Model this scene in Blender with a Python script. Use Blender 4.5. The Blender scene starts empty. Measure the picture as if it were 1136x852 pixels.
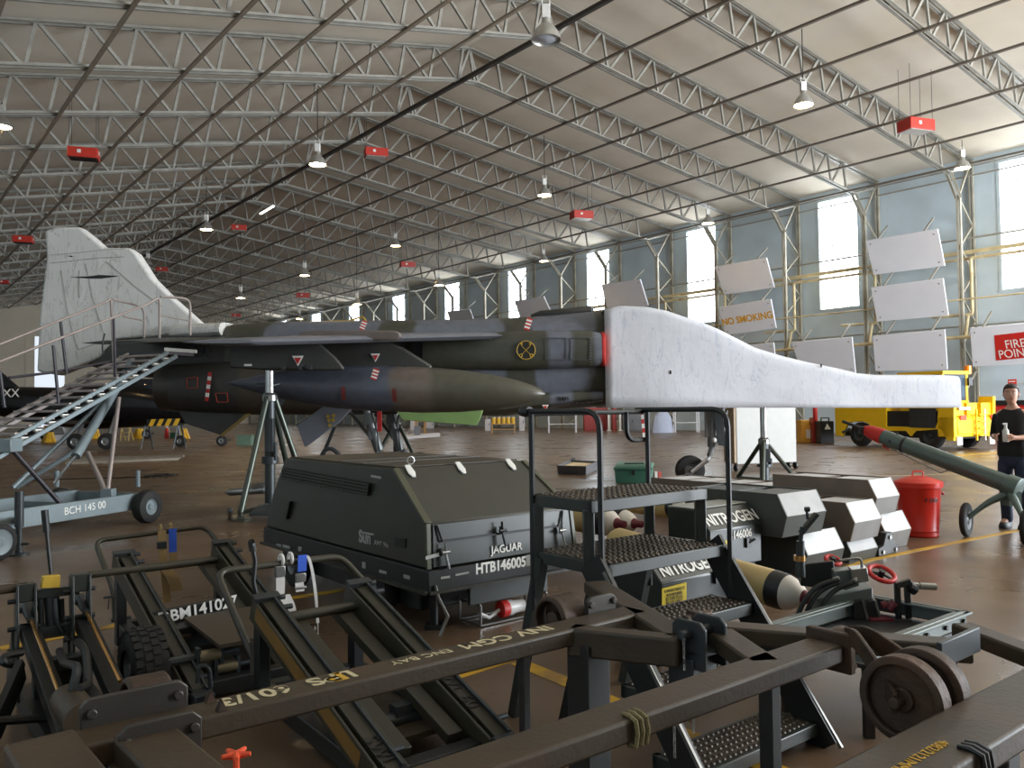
import bpy, bmesh, math, random
from mathutils import Vector, Matrix, Quaternion
random.seed(7)
SC = bpy.context.scene
COL = SC.collection
PI = math.pi
V = Vector

# ------------------------------------------------------------------ camera model (1136 x 852)
FPX, PITCH, ROLL, EYE, YAW = 917.0, 0.0297, -0.012, 1.5, 0.6726
_fw = V((0, math.cos(PITCH), math.sin(PITCH)))
_rt = V((1, 0, 0)); _up = _rt.cross(_fw)
CR = _rt * math.cos(ROLL) + _up * math.sin(ROLL)
CU = -_rt * math.sin(ROLL) + _up * math.cos(ROLL)
CAM = V((0, 0, EYE))
CY, SY = math.cos(YAW), math.sin(YAW)
WD = V((CY, SY, 0))          # across the hangar, towards the window wall
LD = V((-SY, CY, 0))         # along the hangar, away from the camera

def ray(x, y): return _fw + CR * ((x - 568) / FPX) - CU * ((y - 426) / FPX)
def gp(x, y, z=0.0):
    r = ray(x, y); return CAM + r * ((z - EYE) / r.z)
def at(x, y, Y):
    r = ray(x, y); return CAM + r * (Y / r.y)
def hg(W, L, Z=0.0): return V((W * CY - L * SY, W * SY + L * CY, Z))
def tohg(p): return V((p.x * CY + p.y * SY, -p.x * SY + p.y * CY, p.z))
def onW(x, y, W):
    r = ray(x, y); return CAM + r * (W / r.dot(WD))
def onL(x, y, L):
    r = ray(x, y); return CAM + r * (L / r.dot(LD))

cam = bpy.data.cameras.new('camera'); cam.sensor_width = 36; cam.lens = 36 * FPX / 1136
cam.clip_start = 0.05; cam.clip_end = 500
co = bpy.data.objects.new('camera', cam); COL.objects.link(co)
m = Matrix((( CR.x, CU.x, -_fw.x, CAM.x), (CR.y, CU.y, -_fw.y, CAM.y), (CR.z, CU.z, -_fw.z, CAM.z), (0, 0, 0, 1)))
co.matrix_world = m
SC.camera = co
SC.view_settings.view_transform = 'Standard'; SC.view_settings.look = 'None'
SC.view_settings.gamma = 1.0; SC.view_settings.use_curve_mapping = False
SC.view_settings.exposure = 0.0
SC.cycles.max_bounces = 6; SC.cycles.diffuse_bounces = 4; SC.cycles.glossy_bounces = 3
SC.cycles.transmission_bounces = 3
SC.cycles.use_denoising = True
SC.cycles.sample_clamp_indirect = 6.0
SC.cycles.caustics_reflective = False; SC.cycles.caustics_refractive = False

# ------------------------------------------------------------------ materials
def lin(c):
    return tuple(((v / 255) / 12.92 if v / 255 <= 0.04045 else ((v / 255 + 0.055) / 1.055) ** 2.4) for v in c)
MATS = {}
def mat(name, rgb, rough=0.55, metal=0.0, var=0.12, scale=6.0, bump=0.0, bscale=40.0, second=None, s_at=0.55, s_soft=0.1, spec=0.5, s_scale=None):
    """plain procedural material: base colour with noise wear; optional second colour in blotches"""
    if name in MATS: return MATS[name]
    m = bpy.data.materials.new(name); m.use_nodes = True
    nt = m.node_tree; n = nt.nodes; l = nt.links
    b = n['Principled BSDF']; c = lin(rgb)
    b.inputs['Roughness'].default_value = rough; b.inputs['Metallic'].default_value = metal
    b.inputs['Specular IOR Level'].default_value = spec
    tc = n.new('ShaderNodeTexCoord')
    nz = n.new('ShaderNodeTexNoise'); nz.inputs['Scale'].default_value = scale; nz.inputs['Detail'].default_value = 5
    l.new(tc.outputs['Object'], nz.inputs['Vector'])
    rp = n.new('ShaderNodeValToRGB')
    rp.color_ramp.elements[0].position = 0.3; rp.color_ramp.elements[1].position = 0.7
    rp.color_ramp.elements[0].color = (*[v * (1 - var) for v in c], 1)
    rp.color_ramp.elements[1].color = (*[min(1, v * (1 + var)) for v in c], 1)
    l.new(nz.outputs['Fac'], rp.inputs['Fac'])
    out = rp.outputs['Color']
    if second:
        n2 = n.new('ShaderNodeTexNoise'); n2.inputs['Scale'].default_value = s_scale or scale * 0.6; n2.inputs['Detail'].default_value = 6
        l.new(tc.outputs['Object'], n2.inputs['Vector'])
        r2 = n.new('ShaderNodeValToRGB'); r2.color_ramp.elements[0].position = s_at - s_soft; r2.color_ramp.elements[1].position = s_at + s_soft
        l.new(n2.outputs['Fac'], r2.inputs['Fac'])
        mx = n.new('ShaderNodeMix'); mx.data_type = 'RGBA'
        l.new(r2.outputs['Color'], mx.inputs[0]); l.new(out, mx.inputs[6]); mx.inputs[7].default_value = (*lin(second), 1)
        out = mx.outputs[2]
    l.new(out, b.inputs['Base Color'])
    if bump:
        n3 = n.new('ShaderNodeTexNoise'); n3.inputs['Scale'].default_value = bscale; n3.inputs['Detail'].default_value = 4
        l.new(tc.outputs['Object'], n3.inputs['Vector'])
        bp = n.new('ShaderNodeBump'); bp.inputs['Strength'].default_value = bump; bp.inputs['Distance'].default_value = 0.02
        l.new(n3.outputs['Fac'], bp.inputs['Height']); l.new(bp.outputs['Normal'], b.inputs['Normal'])
    MATS[name] = m
    return m
def emit(name, rgb, strength):
    if name in MATS: return MATS[name]
    m = bpy.data.materials.new(name); m.use_nodes = True
    b = m.node_tree.nodes['Principled BSDF']
    b.inputs['Base Color'].default_value = (*lin(rgb), 1)
    b.inputs['Emission Color'].default_value = (*lin(rgb), 1); b.inputs['Emission Strength'].default_value = strength
    MATS[name] = m; return m

# ------------------------------------------------------------------ mesh builder
def frame(d, up=V((0, 0, 1))):
    d = V(d).normalized()
    if abs(d.dot(up)) > 0.999: up = V((0, 1, 0)) if abs(d.y) < 0.9 else V((1, 0, 0))
    s = d.cross(up).normalized(); u = s.cross(d).normalized()
    return d, s, u
class MB:
    K = 1.0     # thickness factor for bars and tubes
    def __init__(self): self.v = []; self.f = []; self.mi = []; self.cur = 0
    def add(self, vs, fs):
        o = len(self.v); self.v += [tuple(p) for p in vs]; self.f += [tuple(i + o for i in f) for f in fs]; self.mi += [self.cur] * len(fs); return self
    def hexa(self, p):   # 8 points: bottom ring 0-3, top ring 4-7
        return self.add(p, [(3, 2, 1, 0), (4, 5, 6, 7), (0, 1, 5, 4), (1, 2, 6, 5), (2, 3, 7, 6), (3, 0, 4, 7)])
    def box(self, c, s, M=None):
        c = V(c); h = V(s) / 2
        p = [V((sx * h.x, sy * h.y, sz * h.z)) for sz in (-1, 1) for sx, sy in ((-1, -1), (1, -1), (1, 1), (-1, 1))]
        if M is not None: p = [M @ q for q in p]
        return self.hexa([c + q for q in p])
    def beam(self, a, b, w, h=None, up=V((0, 0, 1)), top=False, ext=0.0):
        """box bar from a to b, w wide and h tall; top=True: a and b lie on the middle of its top face"""
        h = (h or w) * MB.K; w = w * MB.K; a = V(a); b = V(b); d, s, u = frame(b - a, up)
        a = a - d * ext; b = b + d * ext
        if top: a = a - u * h / 2; b = b - u * h / 2
        s = s * w / 2; u = u * h / 2
        return self.hexa([a - s - u, b - s - u, b + s - u, a + s - u, a - s + u, b - s + u, b + s + u, a + s + u])
    def cyl(self, a, b, r0, r1=None, n=16, caps=True):
        r1 = (r0 if r1 is None else r1) * MB.K; r0 = r0 * MB.K; a = V(a); b = V(b); d, s, u = frame(b - a)
        vs = []
        for c, r in ((a, r0), (b, r1)):
            for k in range(n):
                t = 2 * PI * k / n; vs.append(c + s * (r * math.cos(t)) + u * (r * math.sin(t)))
        fs = [(k, (k + 1) % n, n + (k + 1) % n, n + k) for k in range(n)]
        if caps: fs += [tuple(range(n - 1, -1, -1)), tuple(range(n, 2 * n))]
        return self.add(vs, fs)
    def lathe(self, prof, o, axis, n=24, caps=True, ref=V((0, 0, 1))):
        """prof: [(distance along axis, radius)]"""
        o = V(o); d, s, u = frame(axis, ref); vs = []; fs = []
        for t, r in prof:
            for k in range(n):
                a = 2 * PI * k / n; vs.append(o + d * t + s * (r * math.cos(a)) + u * (r * math.sin(a)))
        for i in range(len(prof) - 1):
            for k in range(n):
                j = (k + 1) % n; fs.append((i * n + k, i * n + j, (i + 1) * n + j, (i + 1) * n + k))
        if caps: fs += [tuple(range(n - 1, -1, -1)), tuple(range((len(prof) - 1) * n, len(prof) * n))]
        return self.add(vs, fs)
    def tube(self, pts, r, n=8, bend=0.0, closed=False):
        pts = [V(p) for p in pts]
        if bend: pts = fillet(pts, bend)
        if callable(r): rr = [r(i / (len(pts) - 1)) for i in range(len(pts))]
        else: rr = [r * MB.K] * len(pts)
        N = len(pts); vs = []; fs = []; prev = None
        for i, p in enumerate(pts):
            if closed: d = (pts[(i + 1) % N] - pts[i - 1]).normalized()
            elif i == 0: d = (pts[1] - p).normalized()
            elif i == N - 1: d = (p - pts[-2]).normalized()
            else: d = ((pts[i + 1] - p).normalized() + (p - pts[i - 1]).normalized()).normalized()
            if prev is None: _, s, u = frame(d)
            else:
                s = prev - d * prev.dot(d); s = s.normalized() if s.length > 1e-6 else frame(d)[1]; u = s.cross(d).normalized()
            prev = s
            for k in range(n):
                t = 2 * PI * k / n; vs.append(p + s * (rr[i] * math.cos(t)) + u * (rr[i] * math.sin(t)))
        for i in range(N if closed else N - 1):
            for k in range(n):
                j = (k + 1) % n; a = i * n; b = ((i + 1) % N) * n
                fs.append((a + k, a + j, b + j, b + k))
        if not closed: fs += [tuple(range(n - 1, -1, -1)), tuple(range((N - 1) * n, N * n))]
        return self.add(vs, fs)
    def prism(self, poly, off):
        """polygon of 3-D points extruded by the vector off"""
        poly = [V(p) for p in poly]; off = V(off); n = len(poly)
        fs = [tuple(range(n - 1, -1, -1)), tuple(range(n, 2 * n))] + [(k, (k + 1) % n, n + (k + 1) % n, n + k) for k in range(n)]
        return self.add(poly + [p + off for p in poly], fs)
    def loft(self, rings, caps=True, closed=True):
        n = len(rings[0]); vs = [p for r in rings for p in r]; fs = []
        for i in range(len(rings) - 1):
            for k in range(n if closed else n - 1):
                j = (k + 1) % n; fs.append((i * n + k, i * n + j, (i + 1) * n + j, (i + 1) * n + k))
        if caps and closed: fs += [tuple(range(n - 1, -1, -1)), tuple(range((len(rings) - 1) * n, len(rings) * n))]
        return self.add(vs, fs)
    def torus(self, c, axis, R, r, N=28, n=10):
        c = V(c); d, s, u = frame(axis)
        return self.tube([c + s * (R * math.cos(2 * PI * i / N)) + u * (R * math.sin(2 * PI * i / N)) for i in range(N)], r, n, closed=True)
    def sphere(self, c, r, n=16, m=10, sc=(1, 1, 1)):
        c = V(c); prof = [(-math.cos(PI * i / m), max(1e-4, math.sin(PI * i / m))) for i in range(m + 1)]
        vs = []; fs = []
        for z, q in prof:
            for k in range(n):
                a = 2 * PI * k / n; vs.append(c + V((r * sc[0] * q * math.cos(a), r * sc[1] * q * math.sin(a), r * sc[2] * z)))
        for i in range(m):
            for k in range(n):
                j = (k + 1) % n; fs.append((i * n + k, i * n + j, (i + 1) * n + j, (i + 1) * n + k))
        return self.add(vs, fs)
def fillet(pts, r, n=5):
    out = [pts[0]]
    for i in range(1, len(pts) - 1):
        p, a, b = pts[i], pts[i - 1], pts[i + 1]
        ra = min(r, (a - p).length * 0.45); rb = min(r, (b - p).length * 0.45)
        A = p + (a - p).normalized() * ra; B = p + (b - p).normalized() * rb
        for k in range(n + 1):
            t = k / n; out.append(A * (1 - t) ** 2 + p * (2 * t * (1 - t)) + B * t ** 2)
    out.append(pts[-1]); return out

def wmat(o):
    M = Matrix.Identity(4); c = o
    while c is not None:
        M = c.matrix_basis @ M; c = c.parent
    return M
def obj(name, mb, m=None, parent=None, bevel=0.0, world=True, sharp=35, segs=2, sub=0):
    """link a mesh object; world=True: its points are world points, moved into the parent's frame"""
    me = bpy.data.meshes.new(name)
    vs = mb.v
    if parent is not None and world:
        Mi = wmat(parent).inverted(); vs = [tuple(Mi @ V(p)) for p in vs]
    me.from_pydata(vs, [], mb.f); me.validate()
    bm = bmesh.new(); bm.from_mesh(me); bmesh.ops.recalc_face_normals(bm, faces=bm.faces); bm.to_mesh(me); bm.free()
    for x in (m if isinstance(m, (list, tuple)) else [m]):
        if x is not None: me.materials.append(x)
    if isinstance(m, (list, tuple)) and len(mb.mi) == len(me.polygons):
        me.polygons.foreach_set('material_index', mb.mi)
    me.shade_smooth(); me.set_sharp_from_angle(angle=math.radians(sharp))
    o = bpy.data.objects.new(name, me); COL.objects.link(o)
    if parent is not None: o.parent = parent
    if sub:
        s = o.modifiers.new('sub', 'SUBSURF'); s.levels = sub; s.render_levels = sub
    if bevel:
        b = o.modifiers.new('bevel', 'BEVEL'); b.width = bevel; b.segments = segs; b.limit_method = 'ANGLE'; b.angle_limit = math.radians(40); b.harden_normals = False
    return o
def thing(name, label, cat, loc=(0, 0, 0), rz=0.0, group=None):
    o = bpy.data.objects.new(name, None); COL.objects.link(o); o.empty_display_size = 0.2
    o.location = loc; o.rotation_euler = (0, 0, rz)
    return tag(o, label, cat, group)
def tag(o, label, cat, group=None, kind=None):
    o['label'] = label; o['category'] = cat
    if group: o['group'] = group
    if kind: o['kind'] = kind
    return o
def struct(name, mb, m, label=None, cat=None, bevel=0.0, parent=None):
    o = obj(name, mb, m, parent, bevel)
    if parent is None:
        o['kind'] = 'structure'
        if label: o['label'] = label
        if cat: o['category'] = cat
    return o
def copytree(o, parent=None):
    c = o.copy(); COL.objects.link(c)
    if parent is not None: c.parent = parent
    for ch in [x for x in o.children]: copytree(ch, c)
    return c
def text(name, body, size, m, parent, origin, right, up, depth=0.002, align='LEFT', stencil=False, sx=1.0, bold=0.0):
    cu = bpy.data.curves.new('t', 'FONT'); cu.body = body; cu.size = size; cu.extrude = depth; cu.align_x = align; cu.offset = bold
    t = bpy.data.objects.new('t', cu); COL.objects.link(t)
    dg = bpy.context.evaluated_depsgraph_get(); dg.update()
    me = bpy.data.meshes.new_from_object(t.evaluated_get(dg))
    bpy.data.objects.remove(t); bpy.data.curves.remove(cu)
    r = V(right).normalized(); u = V(up); u = (u - r * u.dot(r)).normalized(); nn = r.cross(u)
    M = Matrix(((r.x * sx, u.x, nn.x, origin[0]), (r.y * sx, u.y, nn.y, origin[1]), (r.z * sx, u.z, nn.z, origin[2]), (0, 0, 0, 1)))
    if parent is not None: M = wmat(parent).inverted() @ M
    me.transform(M); me.materials.clear(); me.materials.append(m); me.name = name
    o = bpy.data.objects.new(name, me); COL.objects.link(o)
    if parent is not None: o.parent = parent
    return o
WINDOW_POWER = 9.0
SKY_POWER = 1.0
DOOR_POWER = 19000.0
LAMP_GLOW = 120.0
# ------------------------------------------------------------------ the hangar
HK = 4 / 3     # the hall's own size: its plan and heights below are multiplied by this about eye level
def hb(W, L, Z=0.0): return hg(W * HK, L * HK, Z if Z <= .13 else EYE + (Z - EYE) * HK)
MB.K = HK
BAY = 3.429; L0 = 9.10
def FL(i): return L0 + BAY * i
WALLW, WALLL, RIDGE = 30.95, -2.6, 14.0
LEND = FL(20) + 0.6; LNEAR = -9.0
def zlow(W):  return 11.11 - 0.115 * (W - RIDGE) if W >= RIDGE else 11.11 - 0.213 * (RIDGE - W)
def zup(W):   return zlow(W) + 0.93
def zroof(W): return zup(W) + 0.10

M_STEEL = mat('galvanised truss steel', (150, 147, 138), 0.45, 0.1, 0.15, 3.0)
M_ROD   = mat('dark tie rod', (104, 94, 82), 0.6, 0.0, 0.15, 2.0)
M_ROD2 = mat('pale tie rod', (150, 138, 122), 0.6, 0.0, 0.15, 2.0)
M_RODK = mat('dark ridge rod', (50, 44, 40), 0.6, 0.0, 0.15, 2.0)
M_ROOF  = mat('roof lining board', (222, 212, 196), 0.8, 0, 0.08, 0.35, second=(206, 192, 170), s_at=0.62, s_soft=0.2, s_scale=0.25)
M_WALL  = mat('blue grey wall sheet', (196, 210, 218), 0.7, 0, 0.08, 0.5, second=(182, 192, 194), s_at=0.65, s_scale=0.3, s_soft=0.15)
M_CREAM = mat('cream end wall', (226, 214, 194), 0.8, 0, 0.06, 0.4)
M_PIPE  = mat('cream lagged pipe', (206, 190, 150), 0.5, 0, 0.2, 2.0, second=(150, 112, 70), s_at=0.66)
M_FRAME = mat('wall column grey', (172, 166, 150), 0.5, 0.1, 0.2, 1.5)

def floor_mat():
    m = bpy.data.materials.new('painted concrete floor'); m.use_nodes = True
    nt = m.node_tree; n = nt.nodes; l = nt.links; b = n['Principled BSDF']
    tc = n.new('ShaderNodeTexCoord')
    def noise(sc, det=6, stretch=None):
        z = n.new('ShaderNodeTexNoise'); z.inputs['Scale'].default_value = sc; z.inputs['Detail'].default_value = det
        if stretch:
            mp = n.new('ShaderNodeMapping'); mp.inputs['Scale'].default_value = stretch
            l.new(tc.outputs['Object'], mp.inputs['Vector']); l.new(mp.outputs['Vector'], z.inputs['Vector'])
        else: l.new(tc.outputs['Object'], z.inputs['Vector'])
        return z
    def ramp(src, a, ca, bb, cb):
        r = n.new('ShaderNodeValToRGB'); r.color_ramp.elements[0].position = a; r.color_ramp.elements[1].position = bb
        r.color_ramp.elements[0].color = (*lin(ca), 1); r.color_ramp.elements[1].color = (*lin(cb), 1); l.new(src, r.inputs['Fac']); return r
    a = ramp(noise(0.35).outputs['Fac'], 0.35, (98, 78, 60), 0.68, (111, 90, 71))
    s = ramp(noise(0.9, 8, (0.25, 2.2, 1)).outputs['Fac'], 0.42, (255, 255, 255), 0.7, (226, 220, 214))
    mx = n.new('ShaderNodeMix'); mx.data_type = 'RGBA'; mx.blend_type = 'MULTIPLY'; mx.inputs[0].default_value = 0.7
    l.new(a.outputs['Color'], mx.inputs[6]); l.new(s.outputs['Color'], mx.inputs[7])
    sp = ramp(noise(14, 3).outputs['Fac'], 0.66, (255, 255, 255), 0.74, (150, 140, 130))
    m2 = n.new('ShaderNodeMix'); m2.data_type = 'RGBA'; m2.blend_type = 'MULTIPLY'; m2.inputs[0].default_value = 0.6
    l.new(mx.outputs[2], m2.inputs[6]); l.new(sp.outputs['Color'], m2.inputs[7])
    l.new(m2.outputs[2], b.inputs['Base Color'])
    rr = ramp(noise(0.8).outputs['Fac'], 0.3, (130, 130, 130), 0.7, (175, 175, 175))
    l.new(rr.outputs['Color'], b.inputs['Roughness']); b.inputs['Specular IOR Level'].default_value = 0.35
    bp = n.new('ShaderNodeBump'); bp.inputs['Strength'].default_value = 0.06; bp.inputs['Distance'].default_value = 0.01
    l.new(noise(3).outputs['Fac'], bp.inputs['Height']); l.new(bp.outputs['Normal'], b.inputs['Normal'])
    return m
M_FLOOR = floor_mat()

def hbox(mb, W0, W1, L_0, L_1, z0, z1):
    p = [hb(w, l, z) for z in (z0, z1) for w, l in ((W0, L_0), (W1, L_0), (W1, L_1), (W0, L_1))]
    return mb.hexa(p)
fl = MB(); hbox(fl, WALLL - 1, WALLW + 0.5, LNEAR - 6, LEND + 3, -0.2, 0.0); struct('floor', fl, M_FLOOR)
# ceiling: two slopes with thickness
cl = MB()
for a, b in ((WALLL - 0.3, RIDGE), (RIDGE, WALLW + 0.3)):
    for k in range(1):
        za, zb = zroof(a), zroof(b)
        cl.hexa([hb(a, LNEAR, za), hb(b, LNEAR, zb), hb(b, LEND + .4, zb), hb(a, LEND + .4, za),
                 hb(a, LNEAR, za + .15), hb(b, LNEAR, zb + .15), hb(b, LEND + .4, zb + .15), hb(a, LEND + .4, za + .15)])
struct('ceiling', cl, M_ROOF)
# sheet joints of the lining, one strip per joint line
for k, i in enumerate(range(-1, 20)):
    pass
# right wall with window openings (every second bay)
WIN = [FL(0.5) + 2 * BAY * k for k in range(-2, 10)]
WZ0, WZ1, WHALF = 5.35, 9.85, 0.88
edges = [LNEAR]
wr = MB(); x0 = LNEAR
for c in WIN:
    if c + WHALF > LEND: break
    hbox(wr, WALLW, WALLW + .2, x0, c - WHALF, 0, zroof(WALLW) + .1)
    hbox(wr, WALLW, WALLW + .2, c - WHALF, c + WHALF, 0, WZ0)
    hbox(wr, WALLW, WALLW + .2, c - WHALF, c + WHALF, WZ1, zroof(WALLW) + .1)
    x0 = c + WHALF
hbox(wr, WALLW, WALLW + .2, x0, LEND + .4, 0, zroof(WALLW) + .1)
struct('wall_right', wr, M_WALL)
wl = MB(); hbox(wl, WALLL - .2, WALLL, LNEAR, LEND + .4, 0, zroof(WALLL) + .1); struct('wall_left', wl, M_WALL)
# end wall: fascia over sliding doors, the doors a little open
wb = MB()
for a, b in ((WALLL - .2, RIDGE), (RIDGE, WALLW + .2)):
    wb.hexa([hb(a, LEND, 8.0), hb(b, LEND, 8.0), hb(b, LEND + .3, 8.0), hb(a, LEND + .3, 8.0),
             hb(a, LEND, zroof(a) + .1), hb(b, LEND, zroof(b) + .1), hb(b, LEND + .3, zroof(b) + .1), hb(a, LEND + .3, zroof(a) + .1)])
struct('wall_back', wb, M_CREAM)
_g0 = tohg(onL(38.5, 400, LEND * HK)).x / HK; _g1 = tohg(onL(72, 400, LEND * HK)).x / HK
def leaf(n, a, b, off=0.0):
    d = MB(); hbox(d, a, b, LEND + .05 + off, LEND + .15 + off, 0.0, 8.0)
    k = 0.0
    while a + k < b:
        hbox(d, a + k, a + k + .08, LEND + off, LEND + .05 + off, 0, 8.0); k += 1.95
    hbox(d, a, b, LEND + off, LEND + .05 + off, 3.3, 3.4)
    hbox(d, a, b, LEND + off, LEND + .05 + off, 7.85, 8.0)
    struct('door_%d' % n, d, M_CREAM)
leaf(1, WALLL, _g0)
leaf(2, _g1, RIDGE + 4); leaf(3, RIDGE + 4, WALLW, .0)
# near end wall, out of sight, its doors pushed open towards the window side
wf = MB()
DO0, DO1, DOH = 13.0, 30.3, 7.8
hbox(wf, WALLL - .2, DO0, LNEAR - .3, LNEAR, 0, 8); hbox(wf, DO1, WALLW + .2, LNEAR - .3, LNEAR, 0, 8)
hbox(wf, WALLL - .2, WALLW + .2, LNEAR - .3, LNEAR, DOH, 12.4)
struct('wall_front', wf, M_CREAM)

# windows
M_PANE = emit('daylit white pane', (232, 240, 246), WINDOW_POWER)
M_MULL = mat('window bar', (128, 132, 132), 0.5, 0, 0.1)
wn = 0
for c in WIN:
    if c + WHALF > LEND: continue
    wn += 1
    g = MB(); hbox(g, WALLW + .10, WALLW + .12, c - WHALF, c + WHALF, WZ0, WZ1)
    w = struct('window_%d' % wn, g, M_PANE)
    b = MB()
    for k in (-1 / 3, 1 / 3): hbox(b, WALLW + .07, WALLW + .1, c + k * WHALF - .012, c + k * WHALF + .012, WZ0, WZ1)
    for z in (6.15, 7.05, 7.95, 8.2, 9.1): hbox(b, WALLW + .07, WALLW + .1, c - WHALF, c + WHALF, z - .012, z + .012)
    obj('mullion', b, M_MULL, w)
    f = MB()
    for z in (WZ0, WZ1): hbox(f, WALLW - .03, WALLW + .1, c - WHALF - .06, c + WHALF + .06, z - .05, z + .05)
    for s in (-1, 1): hbox(f, WALLW - .02, WALLW + .1, c + s * WHALF - .05, c + s * WHALF + .05, WZ0, WZ1)
    obj('window_frame', f, M_WALL, w)

# ------------------------------------------------------------------ lattice frames
KN_W, KN_Z = 29.12, 9.36
COLI, COLO = 29.80, 30.85     # inner and outer flange of the wall columns
PANEL = 1.03
def HB(mb, a, b, w, h, L):     # bar in a frame's plane
    A = hb(a[0], L, a[1]); B = hb(b[0], L, b[1]); mb.beam(A, B, h, w, up=LD)
def roof_frame(i):
    L = FL(i)
    t = thing('roof_beam', 'grey steel lattice roof frame with its wall column', 'roof beam', hb(RIDGE, L, 0), YAW)
    t['kind'] = 'structure'
    top, bot, web, colm = MB(), MB(), MB(), MB()
    def chord(mb, pts, w=.16, d=.055):
        for a, b in zip(pts[:-1], pts[1:]):
            for s in (-.045, .045):
                A = hb(a[0], L + s, a[1]); B = hb(b[0], L + s, b[1]); mb.beam(A, B, .014, .09, up=V((0, 0, 1)))
                mb.beam(A + V((0, 0, -.045)) + LD * (s), B + V((0, 0, -.045)) + LD * (s), .09, .012)
    Ls = -2.2
    chord(bot, [(Ls, zlow(Ls)), (RIDGE - .5, zlow(RIDGE - .5)), (RIDGE + .25, zlow(RIDGE) - .02), (KN_W, KN_Z)])
    chord(top, [(Ls, zup(Ls)), (RIDGE, zup(RIDGE)), (COLO, zup(COLO))])
    # web: near-vertical posts and diagonals
    near = i <= 9
    def strut(a, b):
        A = hb(a[0], L, a[1]); B = hb(b[0], L, b[1]); web.beam(A, B, .07, .055, up=LD)
        if near:
            for q, z in ((a, -.0), (b, .0)):
                pass
    Wn = RIDGE + .2; k = 0
    strut((RIDGE, zup(RIDGE)), (RIDGE - .42, zlow(RIDGE - .42))); strut((RIDGE, zup(RIDGE)), (RIDGE + .3, zlow(RIDGE)))
    while Wn < KN_W - .3:           # window side: bottom node, post up leaning to the ridge, diagonal up towards the wall
        lo = (Wn, zlow(Wn)); u0 = (Wn - .22, zup(Wn - .22)); u1 = (Wn + PANEL - .28, zup(Wn + PANEL - .28))
        strut((lo[0] - .03, lo[1]), u0)
        if Wn + PANEL < KN_W: strut((lo[0] + .03, lo[1]), u1)
        Wn += PANEL
    Wn = RIDGE - .45
    while Wn > Ls:                  # far side
        lo = (Wn, zlow(Wn)); u0 = (Wn + .22, zup(Wn + .22)); u1 = (Wn - PANEL + .28, zup(Wn - PANEL + .28))
        strut((lo[0] + .03, lo[1]), u0); strut((lo[0] - .03, lo[1]), u1)
        Wn -= PANEL * .96
    # knee and column
    zt = zup(COLO)
    web.beam(hb(KN_W, L, KN_Z), hb(COLO - .05, L, zt - .25), .07, .07, up=LD)
    chord(colm, [(KN_W, KN_Z), (COLI, 8.62)])
    for s in (-.05, .05):
        colm.beam(hb(COLI, L + s, 8.66), hb(COLI, L + s, 0), .05, .10, up=WD)
        colm.beam(hb(COLO, L + s, zt), hb(COLO, L + s, 0), .05, .10, up=WD)
    colm.beam(hb(COLI, L, 8.62), hb(COLO - .05, L, zt - .1), .06, .06, up=LD)
    z = 8.6; s = 0
    while z > 0.9:
        a, b = (COLI, COLO) if s % 2 == 0 else (COLO, COLI)
        colm.beam(hb(a, L, z), hb(b, L, z - .85), .055, .055, up=LD); z -= .85; s += 1
    # left column, plain
    colm.beam(hb(-2.2, L, zup(-2.2)), hb(-2.2, L, 0), .14, .3, up=LD)
    obj('top_chord', top, M_STEEL, t); obj('bottom_chord', bot, M_STEEL, t); obj('lattice', web, M_STEEL, t); obj('column', colm, M_FRAME, t)
    return t
for i in range(-1, 21): roof_frame(i)

# longitudinal tie rods under the bottom chords
RODS = [-0.2, 1.9, 3.9, 5.9, 7.75, 9.75, 11.7, 13.62, 15.7, 17.75, 19.8, 21.95, 24.1, 26.4]
tr = 0
for w in RODS + [28.6]:
    tr += 1
    r = MB(); heavy = abs(w - 13.62) < .1
    r.beam(hb(w, FL(-1), zlow(w) - .07), hb(w, FL(20), zlow(w) - .07), .075 if not heavy else .11, .06 if not heavy else .10)
    struct('trim_%d' % tr, r, M_RODK if heavy else (M_ROD if w > 13 else M_ROD2))
# rails and lagged pipes along the window wall (held by the columns)
def rail(W, z, r, m, a=FL(-2), b=FL(19.5), nm='wall_trim', lab=None):
    t = MB(); t.tube([hb(W, a, z), hb(W, b, z)], r, 8)
    o = obj(nm, t, m); o['kind'] = 'structure'; return o
rail(30.4, 7.25, .035, M_STEEL, nm='wall_trim'); rail(30.5, 9.45, .03, M_STEEL, nm='wall_trim'); rail(30.55, 9.8, .03, M_STEEL, nm='wall_trim')
rail(30.3, 6.75, .075, M_PIPE); rail(30.15, 6.5, .05, M_PIPE)
rail(29.72, 5.05, .03, M_PIPE); rail(29.65, 3.75, .06, M_PIPE); rail(30.5, 4.2, .03, M_STEEL, nm='wall_trim')
# dropper pipes down each column
for i in range(-1, 16):
    t = MB(); L = FL(i) - .25
    t.tube([hb(30.15, L - 1.4, 6.5), hb(30.05, L, 6.5), hb(30.05, L, 4.55), hb(29.9, L + 1.3, 4.55)], .055, 8, bend=.12)
    o = obj('wall_trim', t, M_PIPE); o['kind'] = 'structure'
    t = MB(); t.tube([hb(29.95, L + .1, 4.5), hb(29.7, L + .1, 3.75)], .05, 8)
    o = obj('wall_trim', t, M_PIPE); o['kind'] = 'structure'
MB.K = 1.0
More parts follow.
